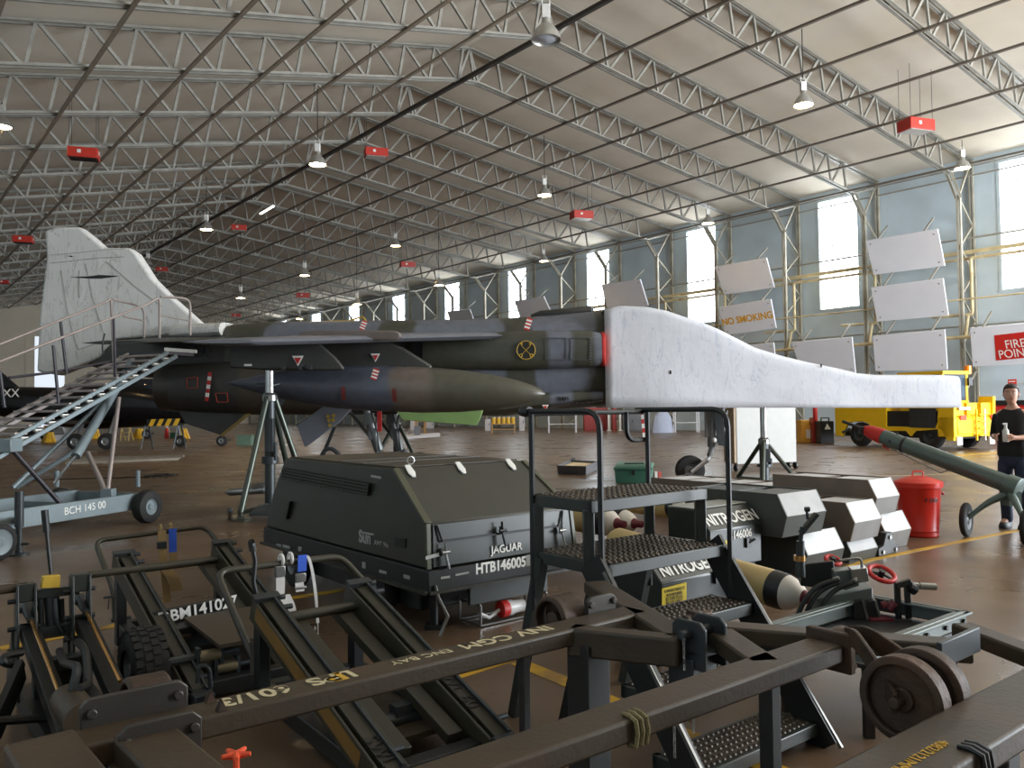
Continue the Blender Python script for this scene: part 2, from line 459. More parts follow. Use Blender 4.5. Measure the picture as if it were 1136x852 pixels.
# painted floor lines
M_LINE = mat('yellow floor paint', (196, 150, 34), 0.6, 0, 0.2, 4, second=(120, 92, 60), s_at=0.6, s_scale=3)
M_LINE2 = mat('thin worn floor paint', (176, 150, 84), 0.6, 0, 0.2, 4, second=(140, 112, 84), s_at=0.55, s_scale=2)
def line(pts, w, m=M_LINE):
    t = MB()
    for a, b in zip(pts[:-1], pts[1:]): t.beam(a + V((0, 0, .002)), b + V((0, 0, .002)), w, .003)
    o = obj('floor_marking', t, m); o['kind'] = 'structure'; return o
line([gp(0, 720), gp(60, 708), gp(150, 690), gp(360, 658), gp(700, 602)], .10)
line([gp(500, 752), gp(585, 725), gp(660, 705)], .10)
line([gp(575, 735), gp(660, 770), gp(760, 815), gp(900, 870)], .11)
line([gp(830, 670), gp(962, 622), gp(1070, 600), gp(1136, 587)], .08)
line([gp(640, 534), gp(900, 531), gp(1136, 523)], .05, M_LINE2)
line([gp(0, 517), gp(300, 515), gp(620, 508)], .05, M_LINE2)
line([gp(150, 547), gp(260, 543)], .12, M_LINE2)
line([gp(1050, 506), gp(1136, 500)], .3, M_LINE)

# ------------------------------------------------------------------ daylight
w = bpy.data.worlds.new('sky'); SC.world = w; w.use_nodes = True
nt = w.node_tree; bg = nt.nodes['Background']
bg.inputs['Color'].default_value = (0.82, 0.9, 1.0, 1); bg.inputs['Strength'].default_value = SKY_POWER
# daylight through the open hangar doors behind the camera
al = bpy.data.lights.new('open_door_daylight', 'AREA'); al.shape = 'RECTANGLE'; al.size = (DO1 - DO0) * HK; al.size_y = EYE + (DOH - EYE) * HK - .1
al.energy = DOOR_POWER; al.color = (0.86, 0.93, 1.0)
ao = bpy.data.objects.new('open_door_daylight', al); COL.objects.link(ao)
c = hb((DO0 + DO1) / 2, LNEAR - .1); c.z = al.size_y / 2
zx = -(LD + V((0, 0, .38))).normalized(); xx = V((0, 0, 1)).cross(zx).normalized(); yy = zx.cross(xx)
ao.matrix_world = Matrix(((xx.x, yy.x, zx.x, c.x), (xx.y, yy.y, zx.y, c.y), (xx.z, yy.z, zx.z, c.z), (0, 0, 0, 1)))
MB.K = HK
# ------------------------------------------------------------------ lamps, heaters and boards hung in the hall
M_LAMPB = mat('spun aluminium lamp shade', (186, 184, 178), 0.35, 0.7, 0.08)
M_WHITEM = mat('white painted metal', (222, 220, 214), 0.5, 0, 0.04)
M_LAMPIN = mat('lamp reflector', (235, 225, 200), 0.3, 0.0, 0.02)
M_GLOW = emit('warm lamp glow', (255, 214, 150), LAMP_GLOW)
M_OFF = mat('unlit lamp glass', (190, 196, 206), 0.15, 0.0, 0.02)
M_BLACK = mat('black cable', (22, 21, 20), 0.6, 0, 0.1)
def onroof(x, y, dz=0.0):
    r = ray(x, y)
    for right in (True, False):
        sl = -0.115 if right else 0.213     # z = 11.11 + dz + sl*(W-14)
        a = r.z - sl * r.dot(WD); b = 11.11 + dz - sl * RIDGE - EYE
        t = b / a; p = CAM + r * t
        if (p.dot(WD) >= RIDGE) == right and t > 0: break
    return CAM + r * (t * HK)
def zlt(W): return EYE + (zlow(W / HK) - EYE) * HK
def lamp(x, y, dia=None, anchor=None, label='', lit=True):
    if anchor: a = onroof(*anchor)
    else:
        d = 0.44 * HK * FPX / dia; a = at(x, y, d); a.z = zlt(a.dot(WD)) - .05
    q = CAM + ray(x, y) * (a.y / ray(x, y).y)
    z = q.z; p = V((a.x, a.y, z)); s = 1.0
    t = thing('high_bay_lamp', label, 'lamp', p)
    k = HK
    c = MB(); c.cyl((a.x, a.y, z + .66 * k), (a.x, a.y, a.z), .012, n=6); obj('cable', c, M_BLACK, t)
    g = MB(); g.box((a.x, a.y, z + .46 * k), (.13 * k, .13 * k, .22 * k)); obj('ballast', g, M_WHITEM, t, bevel=.008)
    g = MB(); g.tube([V((a.x - .06 * k, a.y, z + .56 * k)), V((a.x - .06 * k, a.y, z + .67 * k)), V((a.x + .06 * k, a.y, z + .67 * k)), V((a.x + .06 * k, a.y, z + .56 * k))], .012, 6); obj('hook', g, M_WHITEM, t)
    h = MB(); h.lathe([(q_ * k, r_ * k) for q_, r_ in ((0, .24), (.015, .235), (.07, .222), (.13, .195), (.19, .155), (.235, .11), (.26, .085), (.28, .075), (.36, .065))], p, V((0, 0, 1)), 28, caps=False)
    h.lathe([(q_ * k, r_ * k) for q_, r_ in ((0, .24), (.0, .225), (.07, .21), (.13, .183), (.19, .143), (.25, .06))], p, V((0, 0, 1)), 28, caps=False)
    obj('shade', h, M_LAMPB, t)
    b = MB(); b.lathe([(q_ * k, r_ * k) for q_, r_ in ((.035, .214), (.04, .216), (.055, .001))], p, V((0, 0, 1)), 24, caps=False)
    b.lathe([(q_ * k, r_ * k) for q_, r_ in ((.035, .214), (.01, .13), (.0, .001))], p, V((0, 0, 1)), 24, caps=False)
    obj('glowing_lens' if lit else 'lens', b, M_GLOW if lit else M_OFF, t)
    return t
lamp(606, 45, 31, None, 'largest unlit high bay lamp with silver shade, under the roof ridge rod', False)
lamp(891, 117, 26, (889.5, 32), 'glowing high bay lamp on a long cable above the white nose cover')
lamp(1067, 187, 22, (1067, 155), 'high bay lamp close to the window wall, beside the biggest window', True)
lamp(353, 183, 21, (352, 98), 'glowing high bay lamp beside the red heater over the aircraft spine')
lamp(605, 217, 18, (603.5, 150), 'high bay lamp in mid roof above the keys badge')
lamp(785, 248, 17, (785, 224), 'high bay lamp hanging before the tall window above the NO SMOKING board')
lamp(230, 255, 17, (229, 196), 'high bay lamp hanging over the front slope of the covered tail fin')
lamp(438, 273, 14, (438.5, 239), 'high bay lamp directly above the wing leading edge')
lamp(603, 290, 12, (603, 269), 'high bay lamp near the wall knee above the fuselage badge')
lamp(338, 306, 11, None, 'small far high bay lamp between two red heaters')
lamp(267, 331, 10, None, 'far high bay lamp above the front end of the stairs handrail')
lamp(487, 317, 11, None, 'far high bay lamp in front of a bright wall window over the fuselage')
lamp(396, 338, 10, None, 'far high bay lamp beside the yellow rail on the aircraft spine')
lamp(164, 294, 10, None, 'unlit far lamp touching the sloping edge of the covered fin', False)
lamp(2, 141, 19, None, 'glowing high bay lamp cut off by the photo edge above the stairs')
lamp(332, 354, 8, None, 'tiniest far high bay lamp just above the aircraft spine')

M_RED = mat('red heater casing', (190, 52, 38), 0.45, 0, 0.08)
M_GRILL = mat('heater grille', (196, 192, 186), 0.4, 0.3, 0.05)
M_GRILLD = mat('dark heater grille', (40, 30, 28), 0.6, 0.1, 0.05)
def heater(x, y, wpx, label, light=True):
    p = onroof(x, y, -0.75)
    w = min(1.7, wpx * p.y / FPX); d = w * .55; h = w * .33
    t = thing('hanging_heater', label, 'heater', p - V((0, 0, h / 2)), YAW - PI / 2)
    R = Matrix.Rotation(YAW - .35, 3, 'Z')
    b = MB(); b.box(p, (w * .9, d, h), R); obj('casing', b, M_RED, t, bevel=.02)
    g = MB(); g.box(p - V((0, 0, h / 2)), (w * .8, d * .85, .03), R); obj('grille', g, M_GRILL if light else M_GRILLD, t)
    s = MB(); s.box(p + R @ V((w * .46, 0, .05)), (.02, .12, .12), R); obj('control_box', s, M_WHITEM, t)
    s = MB(); s.box(p + R @ V((-.1 * w, -d / 2, 0.02)), (.12, .02, .12), R); obj('data_plate', s, M_WHITEM, t)
    for sx in (-1, 1):
        for sy in (-1, 1):
            c = MB(); q = p + R @ V((sx * w * .4, sy * d * .4, h / 2)); c.cyl(q, V((q.x, q.y, zlt(q.dot(WD)) + 1.15)), .006, n=5); obj('hanger_wire', c, M_BLACK, t)
    return t
heater(93, 171, 34, 'red box heater with dark grille hanging high above the covered fin', False)
heater(417, 170, 28, 'red box heater hanging beside the glowing lamp over the spine')
heater(1016, 140, 38, 'biggest red box heater, hanging near the window wall')
heater(265, 253, 18, 'red box heater hanging between the lamp by the fin and the ridge')
heater(645, 239, 26, 'red box heater hanging in front of the wall windows at mid roof')
heater(26, 266, 22, 'red box heater with dark grille hanging low behind the tip of the fin', False)
heater(180, 299, 14, 'small red box heater against the fin cover slope')
heater(336, 328, 16, 'small far red box heater below the far lamp')
heater(452, 294, 18, 'small red box heater above the middle of the fuselage')
heater(4, 313, 12, 'small far red box heater cut by the photo edge above the stairs', False)
heater(262, 350, 11, 'tiniest red box heater, just above the fuselage tail')

M_TUBE = emit('white fluorescent tube', (255, 250, 235), 9.0)
def batten(a, b, label):
    t = thing('fluorescent_batten', label, 'lamp', (a + b) / 2)
    g = MB(); g.beam(a, b, .12, .07); obj('tray', g, M_WHITEM, t)
    g = MB(); g.beam(a - V((0, 0, .06)), b - V((0, 0, .06)), .08, .05); obj('tube', g, M_TUBE, t)
    g = MB()
    for q in (a, b): g.cyl(q, V((q.x, q.y, zlt(q.dot(WD)) + 1.15)), .008, n=5)
    obj('hanger_wire', g, M_BLACK, t)
_a = onroof(289, 236, -.4); batten(_a, _a + LD.lerp(LD, 0) * -2.0 + V((0, 0, .07)), 'lit fluorescent batten hanging alone in the far roof')

M_BOARD = mat('pale lilac wall board', (226, 227, 234), 0.65, 0, 0.03, 1.0)
M_BEDGE = mat('board back', (150, 140, 128), 0.7)
M_ORANGE = mat('orange stencil paint', (222, 164, 44), 0.6, 0, 0.05)
M_SIGNRED = mat('sign red', (196, 40, 34), 0.5, 0, 0.03)
M_WHITEP = mat('white lettering paint', (232, 230, 224), 0.6, 0, 0.03)
def board(c, label, Wt=29.05 * HK, Wb=29.5 * HK):
    TL, TR, BR, BL = [onW(*q, w) for q, w in zip(c, (Wt, Wt, Wb, Wb))]
    t = thing('wall_board', label, 'board', (BL + BR) / 2, YAW, 'tilted boards on the window wall')
    n = (TR - TL).cross(BL - TL).normalized()
    if n.dot(WD) < 0: n = -n
    g = MB(); g.prism([TL, TR, BR, BL], n * .09); obj('panel', g, M_BOARD, t, bevel=.01)
    k = MB()
    for q in (TL.lerp(TR, .82), TL.lerp(TR, .18)):
        k.beam(q + n * .05, q + WD * 1.0 + V((0, 0, .75)), .06, .05)
        k.beam(q.lerp(BL, .9) + n * .08, q + WD * 1.2 - V((0, 0, 1.2)), .06, .05)
    obj('bracket', k, M_STEEL, t)
    b = MB()
    for u in (.06, .94):
        for v in (.12, .88):
            q = TL.lerp(TR, u).lerp(BL.lerp(BR, u), v); b.cyl(q - n * .012, q + n * .01, .03, n=8)
    obj('bolt', b, M_STEEL, t)
    return t, TL, TR, BR, BL, n
board([(960, 267), (1040, 254), (1048, 295), (969, 305)], 'topmost tilted board of the column of three above the tractor cab')
board([(966, 319), (1046, 309), (1052, 350), (973, 357)], 'middle tilted board of the column of three above the tractor cab')
board([(968, 373), (1048, 366), (1051, 410), (971, 412)], 'bottom board of the three, just above the nose cover tip')
board([(793, 296), (850, 286), (859, 319), (803, 327)], 'blank tilted board directly above the NO SMOKING board')
B6 = board([(797, 341), (855, 332), (861, 364), (805, 372)], 'tilted board painted NO SMOKING in orange')
board([(878, 380), (945, 374), (949, 414), (890, 416)], 'low board above the sloping nose cover, between NO SMOKING and the column of three')
board([(667, 316), (710, 310), (719, 339), (675, 347)], 'tilted board rising behind the windscreen end of the nose cover')
board([(571, 334.5), (603, 329), (610, 344), (578, 356)], 'small far board standing up behind the fuselage near the badge')
board([(496, 346), (521, 343), (525, 354), (500, 359)], 'smallest brownish far board just above the fuselage')
board([(805, 386), (858, 380), (862, 414), (812, 418)], 'board almost hidden behind the nose cover under the NO SMOKING board')
B4 = board([(1076, 364), (1158, 357), (1158, 403), (1079, 407)], 'low board with the red FIRE POINT sign, above the person')
t, TL, TR, BR, BL, n = B6
r = (BR - BL).normalized(); u = (TL - BL); hgt = (TL - BL).length
o = BL.lerp(BR, .5) + (TL - BL) * .36 - n * .012
text('lettering', 'NO SMOKING', hgt * .32, M_ORANGE, t, o, r, u, .003, 'CENTER', sx=.98, bold=.016)
t, TL, TR, BR, BL, n = B4
def bp(x, y):
    d = ray(x, y); k = (TL - CAM).dot(n) / d.dot(n); return CAM + d * k
g = MB(); g.prism([bp(1103, 372) - n * .01, bp(1146, 367) - n * .01, bp(1147, 396) - n * .01, bp(1105, 400) - n * .01], n * .008); obj('sign_plate', g, M_SIGNRED, t)
r = bp(1136, 386) - bp(1105, 389); u = bp(1104, 374) - bp(1105, 398)
for s, (x, y) in (('FIRE', (1126, 385.5)), ('POINT', (1126, 396))):
    text('lettering', s, (bp(1110, 374) - bp(1110, 387.0)).length, M_WHITEP, t, bp(x + 1, y) - n * .014, r, u, .002, 'CENTER', sx=.84)

MB.K = 1.0
# ------------------------------------------------------------------ the jet on jacks
YC = 15.5
def camo(name, base, blots, axis='X', rough=0.5, wob=0.35):
    """bands of the two paint colours along the aircraft with wavy edges"""
    m = bpy.data.materials.new(name); m.use_nodes = True; nt = m.node_tree; n = nt.nodes; l = nt.links; b = n['Principled BSDF']
    tc = n.new('ShaderNodeTexCoord'); sp = n.new('ShaderNodeSeparateXYZ'); l.new(tc.outputs['Object'], sp.inputs[0])
    nz = n.new('ShaderNodeTexNoise'); nz.inputs['Scale'].default_value = 1.1; nz.inputs['Detail'].default_value = 1.5; l.new(tc.outputs['Object'], nz.inputs['Vector'])
    a = n.new('ShaderNodeMath'); a.operation = 'MULTIPLY_ADD'; l.new(nz.outputs['Fac'], a.inputs[0]); a.inputs[1].default_value = wob * 2; l.new(sp.outputs[axis], a.inputs[2])
    mr = n.new('ShaderNodeMapRange'); l.new(a.outputs[0], mr.inputs['Value']); mr.inputs['From Min'].default_value = -10 + wob; mr.inputs['From Max'].default_value = 10 + wob
    r = n.new('ShaderNodeValToRGB'); r.color_ramp.interpolation = 'LINEAR'
    cr = r.color_ramp; cols = []
    e = 0.0006
    seq = [(-10, base)] + blots; el = []
    for i, (x, c) in enumerate(seq):
        p = (x + 10) / 20
        if i: el.append((p - e, seq[i - 1][1])); el.append((p + e, c))
        else: el.append((0, c))
    cr.elements[0].position = el[0][0]; cr.elements[0].color = (*lin(el[0][1]), 1)
    cr.elements[1].position = 1.0; cr.elements[1].color = (*lin(el[-1][1]), 1)
    for p, c in el[1:]:
        k = cr.elements.new(p); k.color = (*lin(c), 1)
    l.new(mr.outputs['Result'], r.inputs['Fac'])
    n2 = n.new('ShaderNodeTexNoise'); n2.inputs['Scale'].default_value = 7; n2.inputs['Detail'].default_value = 5; l.new(tc.outputs['Object'], n2.inputs['Vector'])
    r2 = n.new('ShaderNodeValToRGB'); r2.color_ramp.elements[0].color = (.78, .77, .75, 1); r2.color_ramp.elements[0].position = .3; r2.color_ramp.elements[1].position = .65
    l.new(n2.outputs['Fac'], r2.inputs['Fac'])
    mx = n.new('ShaderNodeMix'); mx.data_type = 'RGBA'; mx.blend_type = 'MULTIPLY'; mx.inputs[0].default_value = 1
    l.new(r.outputs['Color'], mx.inputs[6]); l.new(r2.outputs['Color'], mx.inputs[7]); l.new(mx.outputs[2], b.inputs['Base Color'])
    b.inputs['Roughness'].default_value = rough
    return m
GR, GY, BR_ = (70, 70, 60), (104, 108, 118), (96, 86, 72)
def X15(x): return at(x, 440, YC).x
M_CAMO = camo('jet camouflage', GR, [(X15(312), GY), (X15(428), GR), (X15(468), GY), (X15(560), GR), (X15(592), GY), (X15(654), GR)], rough=.42)
M_CAMO2 = camo('intake camouflage', GR, [(X15(606), GY), (X15(631), GR), (X15(652), GY)], rough=.4, wob=.12)
M_CAMO3 = camo('tank camouflage', (84, 88, 100), [(-1.9, (104, 94, 86)), (-1.25, (78, 76, 64))], rough=.36, wob=.2)
M_CAMO4 = camo('rear fuselage paint', (60, 58, 54), [(-4.9, (76, 66, 54)), (-3.4, (64, 62, 56))], rough=.5)
M_JGREY = mat('jet wing grey', (112, 114, 122), .4, 0, .08, 3)
M_JDARK = mat('jet dark green underside', (52, 52, 48), .5, 0, .15, 3)
M_JBROWN = mat('overwing rail paint', (100, 90, 84), .5, 0, .12, 3)
M_JETPIPE = mat('heat stained jetpipe', (74, 68, 60), .4, .5, .2, 4)
M_CHROME = mat('bright ram', (190, 190, 190), .18, .9, .03)
M_GUN = mat('dark grey steel', (64, 68, 70), .42, .5, .15, 5)
M_TYRE = mat('tyre rubber', (30, 29, 28), .75, 0, .2, 10)
M_HUB = mat('wheel hub grey', (120, 122, 122), .4, .4, .1)
M_GREENP = mat('zinc green interior', (128, 158, 96), .55, 0, .08, 4)
M_STREAM = mat('streamer red', (186, 44, 40), .7, 0, .06)
M_DULLRED = mat('dull red marking', (104, 36, 34), .5)
M_YEL = mat('yellow trim paint', (186, 152, 52), .5, 0, .1)
M_PANELL = mat('panel line', (70, 72, 76), .6)

jet = thing('fighter_jet', 'camouflaged grey green jet fighter raised on jacks, its nose and fin under white covers', 'aircraft', (0, YC, 0))
def sect(cx, yc, zt, zb, hw, e=2.6, n=24):
    """rounded upright section across the aircraft"""
    out = []; zc, hh = (zt + zb) / 2, (zt - zb) / 2
    for k in range(n):
        a = 2 * PI * k / n; c, s = math.cos(a), math.sin(a)
        out.append(V((cx, yc + hw * math.copysign(abs(c) ** (2 / e), c), zc + hh * math.copysign(abs(s) ** (2 / e), s))))
    return out
def zz(x, y, Y=YC): return at(x, y, Y).z
def xx_(x, Y=YC): return at(x, 440, Y).x
def body(rows, Y=YC, e=2.6, dY=0.0):
    return [sect(xx_(x, Y), Y + dY, zz(x, yt, Y), zz(x, yb, Y), hw, e) for x, yt, yb, hw in rows]
# main fuselage from tail boom to nose
g = MB(); g.loft(body([(100, 390, 406, .06), (125, 382, 413, .2), (150, 377, 418, .34), (180, 372, 420, .48), (240, 364, 428, .6), (270, 361, 440, .66)]))
obj('tail_boom', g, M_CAMO4, jet)
g = MB(); g.loft(body([(262, 361, 446, .66), (300, 358, 450, .72), (360, 357, 455, .76), (450, 356, 458, .78), (560, 354, 458, .78), (610, 351, 456, .76), (650, 347, 452, .72), (690, 345, 449, .68),
               (760, 354, 447, .6), (840, 389, 446, .5), (960, 418, 446, .36), (1040, 421, 445, .22), (1056, 426, 442, .08)], e=3.0))
obj('fuselage', g, M_CAMO, jet)
# engine nacelle pair with jetpipes
for sgn, nm in ((-1, 'near'), (1, 'far')):
    Y = YC + sgn * .42
    g = MB(); g.loft([sect(xx_(x, 15.1), Y, zz(x, yt, 15.1), zz(x, yb, 15.1), hw, 2.3) for x, yt, yb, hw in
                      [(196, 404, 456, .42), (225, 402, 458, .44), (280, 396, 460, .46), (340, 392, 460, .46), (420, 396, 460, .42), (470, 405, 458, .3)]])
    obj('engine_nacelle', g, M_CAMO4, jet)
    zc = zz(196, 430, 15.1); Rr = .42
    g = MB(); g.lathe([(0, .40), (.12, .42), (.3, .425)], V((xx_(180, 15.1), Y, zc)), V((1, 0, 0)), 28, caps=False)
    g.lathe([(0, .40), (.25, .34), (.3, .05)], V((xx_(180, 15.1), Y, zc)), V((1, 0, 0)), 28, caps=False)
    obj('jetpipe', g, M_JETPIPE, jet)
# air intakes
for sgn in (-1, 1):
    rows = [(470, 372, 412, .30), (520, 369, 411, .36), (580, 367, 411, .40), (630, 366, 409, .42), (655, 367, 408, .42), (667, 369, 406, .41)]
    g = MB(); g.loft([sect(xx_(x, 14.7), YC + sgn * .62, zz(x, yt, 14.7), zz(x, yb, 14.7), hw, 4.0) for x, yt, yb, hw in rows])
    obj('air_intake', g, M_CAMO2, jet, sharp=50)
    g = MB(); g.loft([sect(xx_(x, 14.7), YC + sgn * .62, zz(667, 369 - d, 14.7), zz(667, 406 + d, 14.7), .41 + d * .004, 4.0) for x, d in ((667.2, 0), (668.5, 1), (670.5, 1), (671, 0))])
    obj('intake_blank', g, M_STREAM, jet)
# lower step of the forward fuselage with row of vents
g = MB()
g.loft([sect(xx_(x, 14.85), YC, zz(x, yt, 14.8), zz(x, yb, 14.8), hw, 3.2) for x, yt, yb, hw in [(480, 436, 461, .72), (560, 434, 462, .78), (640, 430, 449, .76), (669, 432, 446, .7)]])
obj('belly_fairing', g, M_CAMO2, jet)
g = MB()
for k in range(10):
    q = at(634 + 3.1 * k, 448 - .25 * k, 14.74); g.box(q, (.022, .03, .035))
for k in range(4):
    q = at(621 + 3 * k, 442.5, 14.72); g.box(q, (.02, .02, .07))
obj('vent_slot', g, M_BLACK, jet)
# access panels on the intake side
Yi = 14.455
def outline(mb, c, Y, t=.012):
    P = [at(*q, Y) for q in c]
    for a, b in zip(P, P[1:] + P[:1]): mb.beam(a, b, .012, t, up=V((0, 1, 0)))
g = MB()
outline(g, [(606, 375), (628, 375), (628, 399), (606, 399)], Yi); outline(g, [(633, 375), (654, 375), (654, 399), (633, 399)], Yi)
obj('access_panel', g, M_PANELL, jet)
g = MB()
for k in range(10): g.sphere(at(655.5, 376 + 3.2 * k, Yi), .010, 6, 4)
for k in range(10): g.sphere(at(665, 376 + 2.8 * k, Yi + .03), .009, 6, 4)
obj('rivet', g, M_HUB, jet)
# squadron roundel with crossed keys
bc = at(583.5, 388.5, Yi + .005)
g = MB(); g.cyl(bc + V((0, .03, 0)), bc + V((0, -.008, 0)), .165, n=32); bd = obj('badge', g, M_BLACK, jet)
g = MB(); g.torus(bc + V((0, -.01, 0)), V((0, 1, 0)), .16, .008, 36, 8)
for s in (-1, 1):
    a = bc + V((-.085 * s, -.012, .085)); b = bc + V((.075 * s, -.012, -.075)); g.beam(a, b, .009, .012, up=V((0, 1, 0)))
    g.torus(b + V((.018 * s, 0, -.018)), V((0, 1, 0)), .025, .008, 16, 6)
    g.beam(a + V((.0, 0, 0)), a + V((.03 * s, 0, .03)), .014, .012, up=V((0, 1, 0))); g.box(a + V((.005 * s, -.002, .03)), (.03, .01, .03))
obj('emblem', g, M_YEL, bd)
# dorsal fairing
g = MB(); g.loft(body([(590, 349, 356, .10), (600, 345, 356, .22), (640, 341, 354, .26), (656, 339.5, 350, .2), (660, 340, 346, .05)]))
obj('dorsal_fairing', g, M_JDARK, jet)
# yellow guard rail on the spine
g = MB(); P = [at(x, y, 15.4) for x, y in ((360, 357), (388, 356), (396, 353), (403, 352), (406, 356))]; g.tube(P, .02, 6); obj('spine_rail', g, M_YEL, jet)
# wings
def wing(sgn):
    def sec(Y, xt, xl, z, th):
        w = xl - xt
        prof = [(0, .0), (.15, .28), (.45, .5), (.8, .48), (.95, .36), (1, 0), (.95, -.4), (.8, -.5), (.45, -.42), (.15, -.2)]
        return [V((xt + w * a, Y, z + th * b)) for a, b in prof]
    zr = zz(500, 373, 14.6); ztip = zz(250, 379, 11.15)
    rows = [(.55, -4.1, .25, zr + .02, .16), (.9, -4.1, -.08, zr, .15), (2.6, -4.3, -1.75, (zr + ztip) / 2, .13), (4.25, -4.46, -3.3, ztip, .11), (4.36, -4.46, -3.5, ztip, .05)]
    g = MB(); g.loft([sec(YC + sgn * d, a, b, z, t) for d, a, b, z, t in rows]); obj('wing', g, M_JGREY, jet)
wing(-1); wing(1)
# overwing rail, underwing pylons, drop tank (near side), and their far twins
def px_plate(c, Y, t, far=False):
    P = [at(*q, Y) for q in c]
    if far: P = [V((p.x, 2 * YC - p.y, p.z)) for p in P]
    return [p - V((0, t / 2, 0)) for p in P], V((0, t, 0))
for far in (False, True):
    g = MB(); g.prism(*px_plate([(328, 374), (334, 369), (350, 367), (438, 367), (444, 369), (446, 374), (440, 378), (336, 377)], 12.6, .14, far)); obj('overwing_rail', g, M_JBROWN, jet, bevel=.03)
    g = MB(); g.prism(*px_plate([(254, 378), (350, 377), (372, 396), (382, 408), (380, 411), (300, 411), (256, 408)], 12.15, .13, far)); obj('outer_pylon', g, M_JDARK, jet, bevel=.03)
    g = MB(); g.prism(*px_plate([(352, 376), (420, 376), (448, 386), (480, 406), (478, 411), (380, 411), (356, 400)], 13.2, .15, far)); obj('inner_pylon', g, M_JDARK, jet, bevel=.04)
    Yt = 13.2
    prof = [(252, .2), (263, 4), (285, 9.5), (310, 15), (340, 20.5), (375, 24), (420, 25.5), (470, 25.5), (510, 23.5), (545, 19.5), (570, 15), (590, 9.5), (600, 5), (605, .4)]
    a = at(252, 425, Yt); b = at(605, 437, Yt)
    if far: a.y = b.y = 2 * YC - Yt
    L = (b - a).length
    g = MB(); g.lathe([((x - 252) / 353 * L, r / FPX * Yt) for x, r in prof], a, b - a, 36); tk = obj('drop_tank', g, M_CAMO3, jet)
    g = MB()
    for (dx, dz) in ((-.16, -.36), (.02, .02)):
        pass
    q = a + (b - a) * .1
    g.prism([q + V((0, -.1, 0)), q + V((.45, -.15, 0)), q + V((.3, -.38, -.05)), q + V((.05, -.38, -.05))], V((0, 0, .02)))
    g.prism([q + V((0, 0, -.1)), q + V((.5, 0, -.18)), q + V((.35, 0, -.36)), q + V((.1, 0, -.36))], V((0, .02, 0)))
    obj('tank_fin', g, M_GUN, tk)
    for x in (386, 441):
        g = MB(); rr = 25.6 / FPX * Yt; cc = a + (b - a) * ((x - 252) / 353)
        for k in range(6):
            t0 = -.35 + .1 * k; t1 = t0 + .1
            f = lambda t: cc + V((0, -rr * math.cos(t) * 1.003, -rr * math.sin(t) * 1.003))
            g.add([f(t0 + .35) + V((-.03, 0, 0)), f(t0 + .35) + V((.03, 0, 0)), f(t1 + .35) + V((.03, 0, 0)), f(t1 + .35) + V((-.03, 0, 0))], [(0, 1, 2, 3)])
        obj('tank_band', g, M_DULLRED, tk)
    g = MB()
    for x in (316, 335, 345, 405, 421, 436, 450):
        q = at(x, 408, Yt if x > 380 else 12.1);
        if far: q.y = 2 * YC - q.y
        g = MB(); g.box(q, (.05, .2, .06)); obj('pylon_shackle', g, M_GUN, jet)
def tri(c, s, Y):
    p = at(*c, Y); g = MB(); h = s * .9
    P = [p + V((-s / 2, 0, h / 2)), p + V((s / 2, 0, h / 2)), p + V((0, 0, -h / 2))]
    g.prism(P, V((0, -.006, 0))); a = obj('warning_triangle', g, M_WHITEP, jet)
    g = MB(); g.prism([p + (q - p) * .62 + V((0, -.008, 0)) for q in P], V((0, -.004, 0))); obj('triangle_centre', g, M_STREAM, a)
tri((330.5, 400.5), .17, 12.07); tri((416.5, 397), .15, 13.1); tri((605, 452.5), .12, 14.68)
g = MB(); g.box(at(275, 405, 12.07), (.11, .01, .03)); obj('stencil_plate', g, M_WHITEP, jet)
g = MB(); g.box(at(628, 457, 14.7), (.13, .01, .022)); obj('stencil_plate', g, M_WHITEP, jet)
# red outlined rescue panels
g = MB(); outline(g, [(207, 420), (219, 418.5), (219, 430), (208, 431)], 14.62, .012); outline(g, [(239, 436.5), (252, 436), (253, 446), (241, 446)], 14.60, .012)
g = MB() if False else g
obj('rescue_panel', g, mat('dull red outline', (170, 60, 40), .6), jet)
# serial letters
text('lettering', 'XX830', .3, M_BLACK, jet, at(182, 396.5, 14.9), V((1, 0, 0)), V((0, 0, 1)), .01)
# tailplanes
for sgn in (-1, 1):
    za = zz(200, 376, 14.9); zb = zz(165, 379, 13.3)
    def s2(Y, xt, xl, z, th):
        return [V((xt + (xl - xt) * a, Y, z + th * b)) for a, b in ((0, 0), (.3, .5), (.8, .5), (1, 0), (.8, -.5), (.3, -.5))]
    g = MB(); g.loft([s2(YC + sgn * .4, -6.6, -4.6, za, .12), s2(YC + sgn * 2.1, -7.0, -5.9, zb, .06)]); obj('tailplane', g, M_JDARK, jet)
# ventral fins
for dY in (-.55, .55):
    Y = YC + dY; P = [at(*q, Y) for q in ((196, 452), (284, 452), (280, 456), (246, 483), (206, 470))]
    g = MB(); g.prism(P, V((0, .05, 0))); vf = obj('ventral_fin', g, M_CAMO4, jet)
    g = MB(); g.beam(P[2], P[3], .05, .05, up=V((0, 1, 0))); obj('fin_edge_strip', g, mat('dull yellow strip', (140, 116, 58), .6), vf)
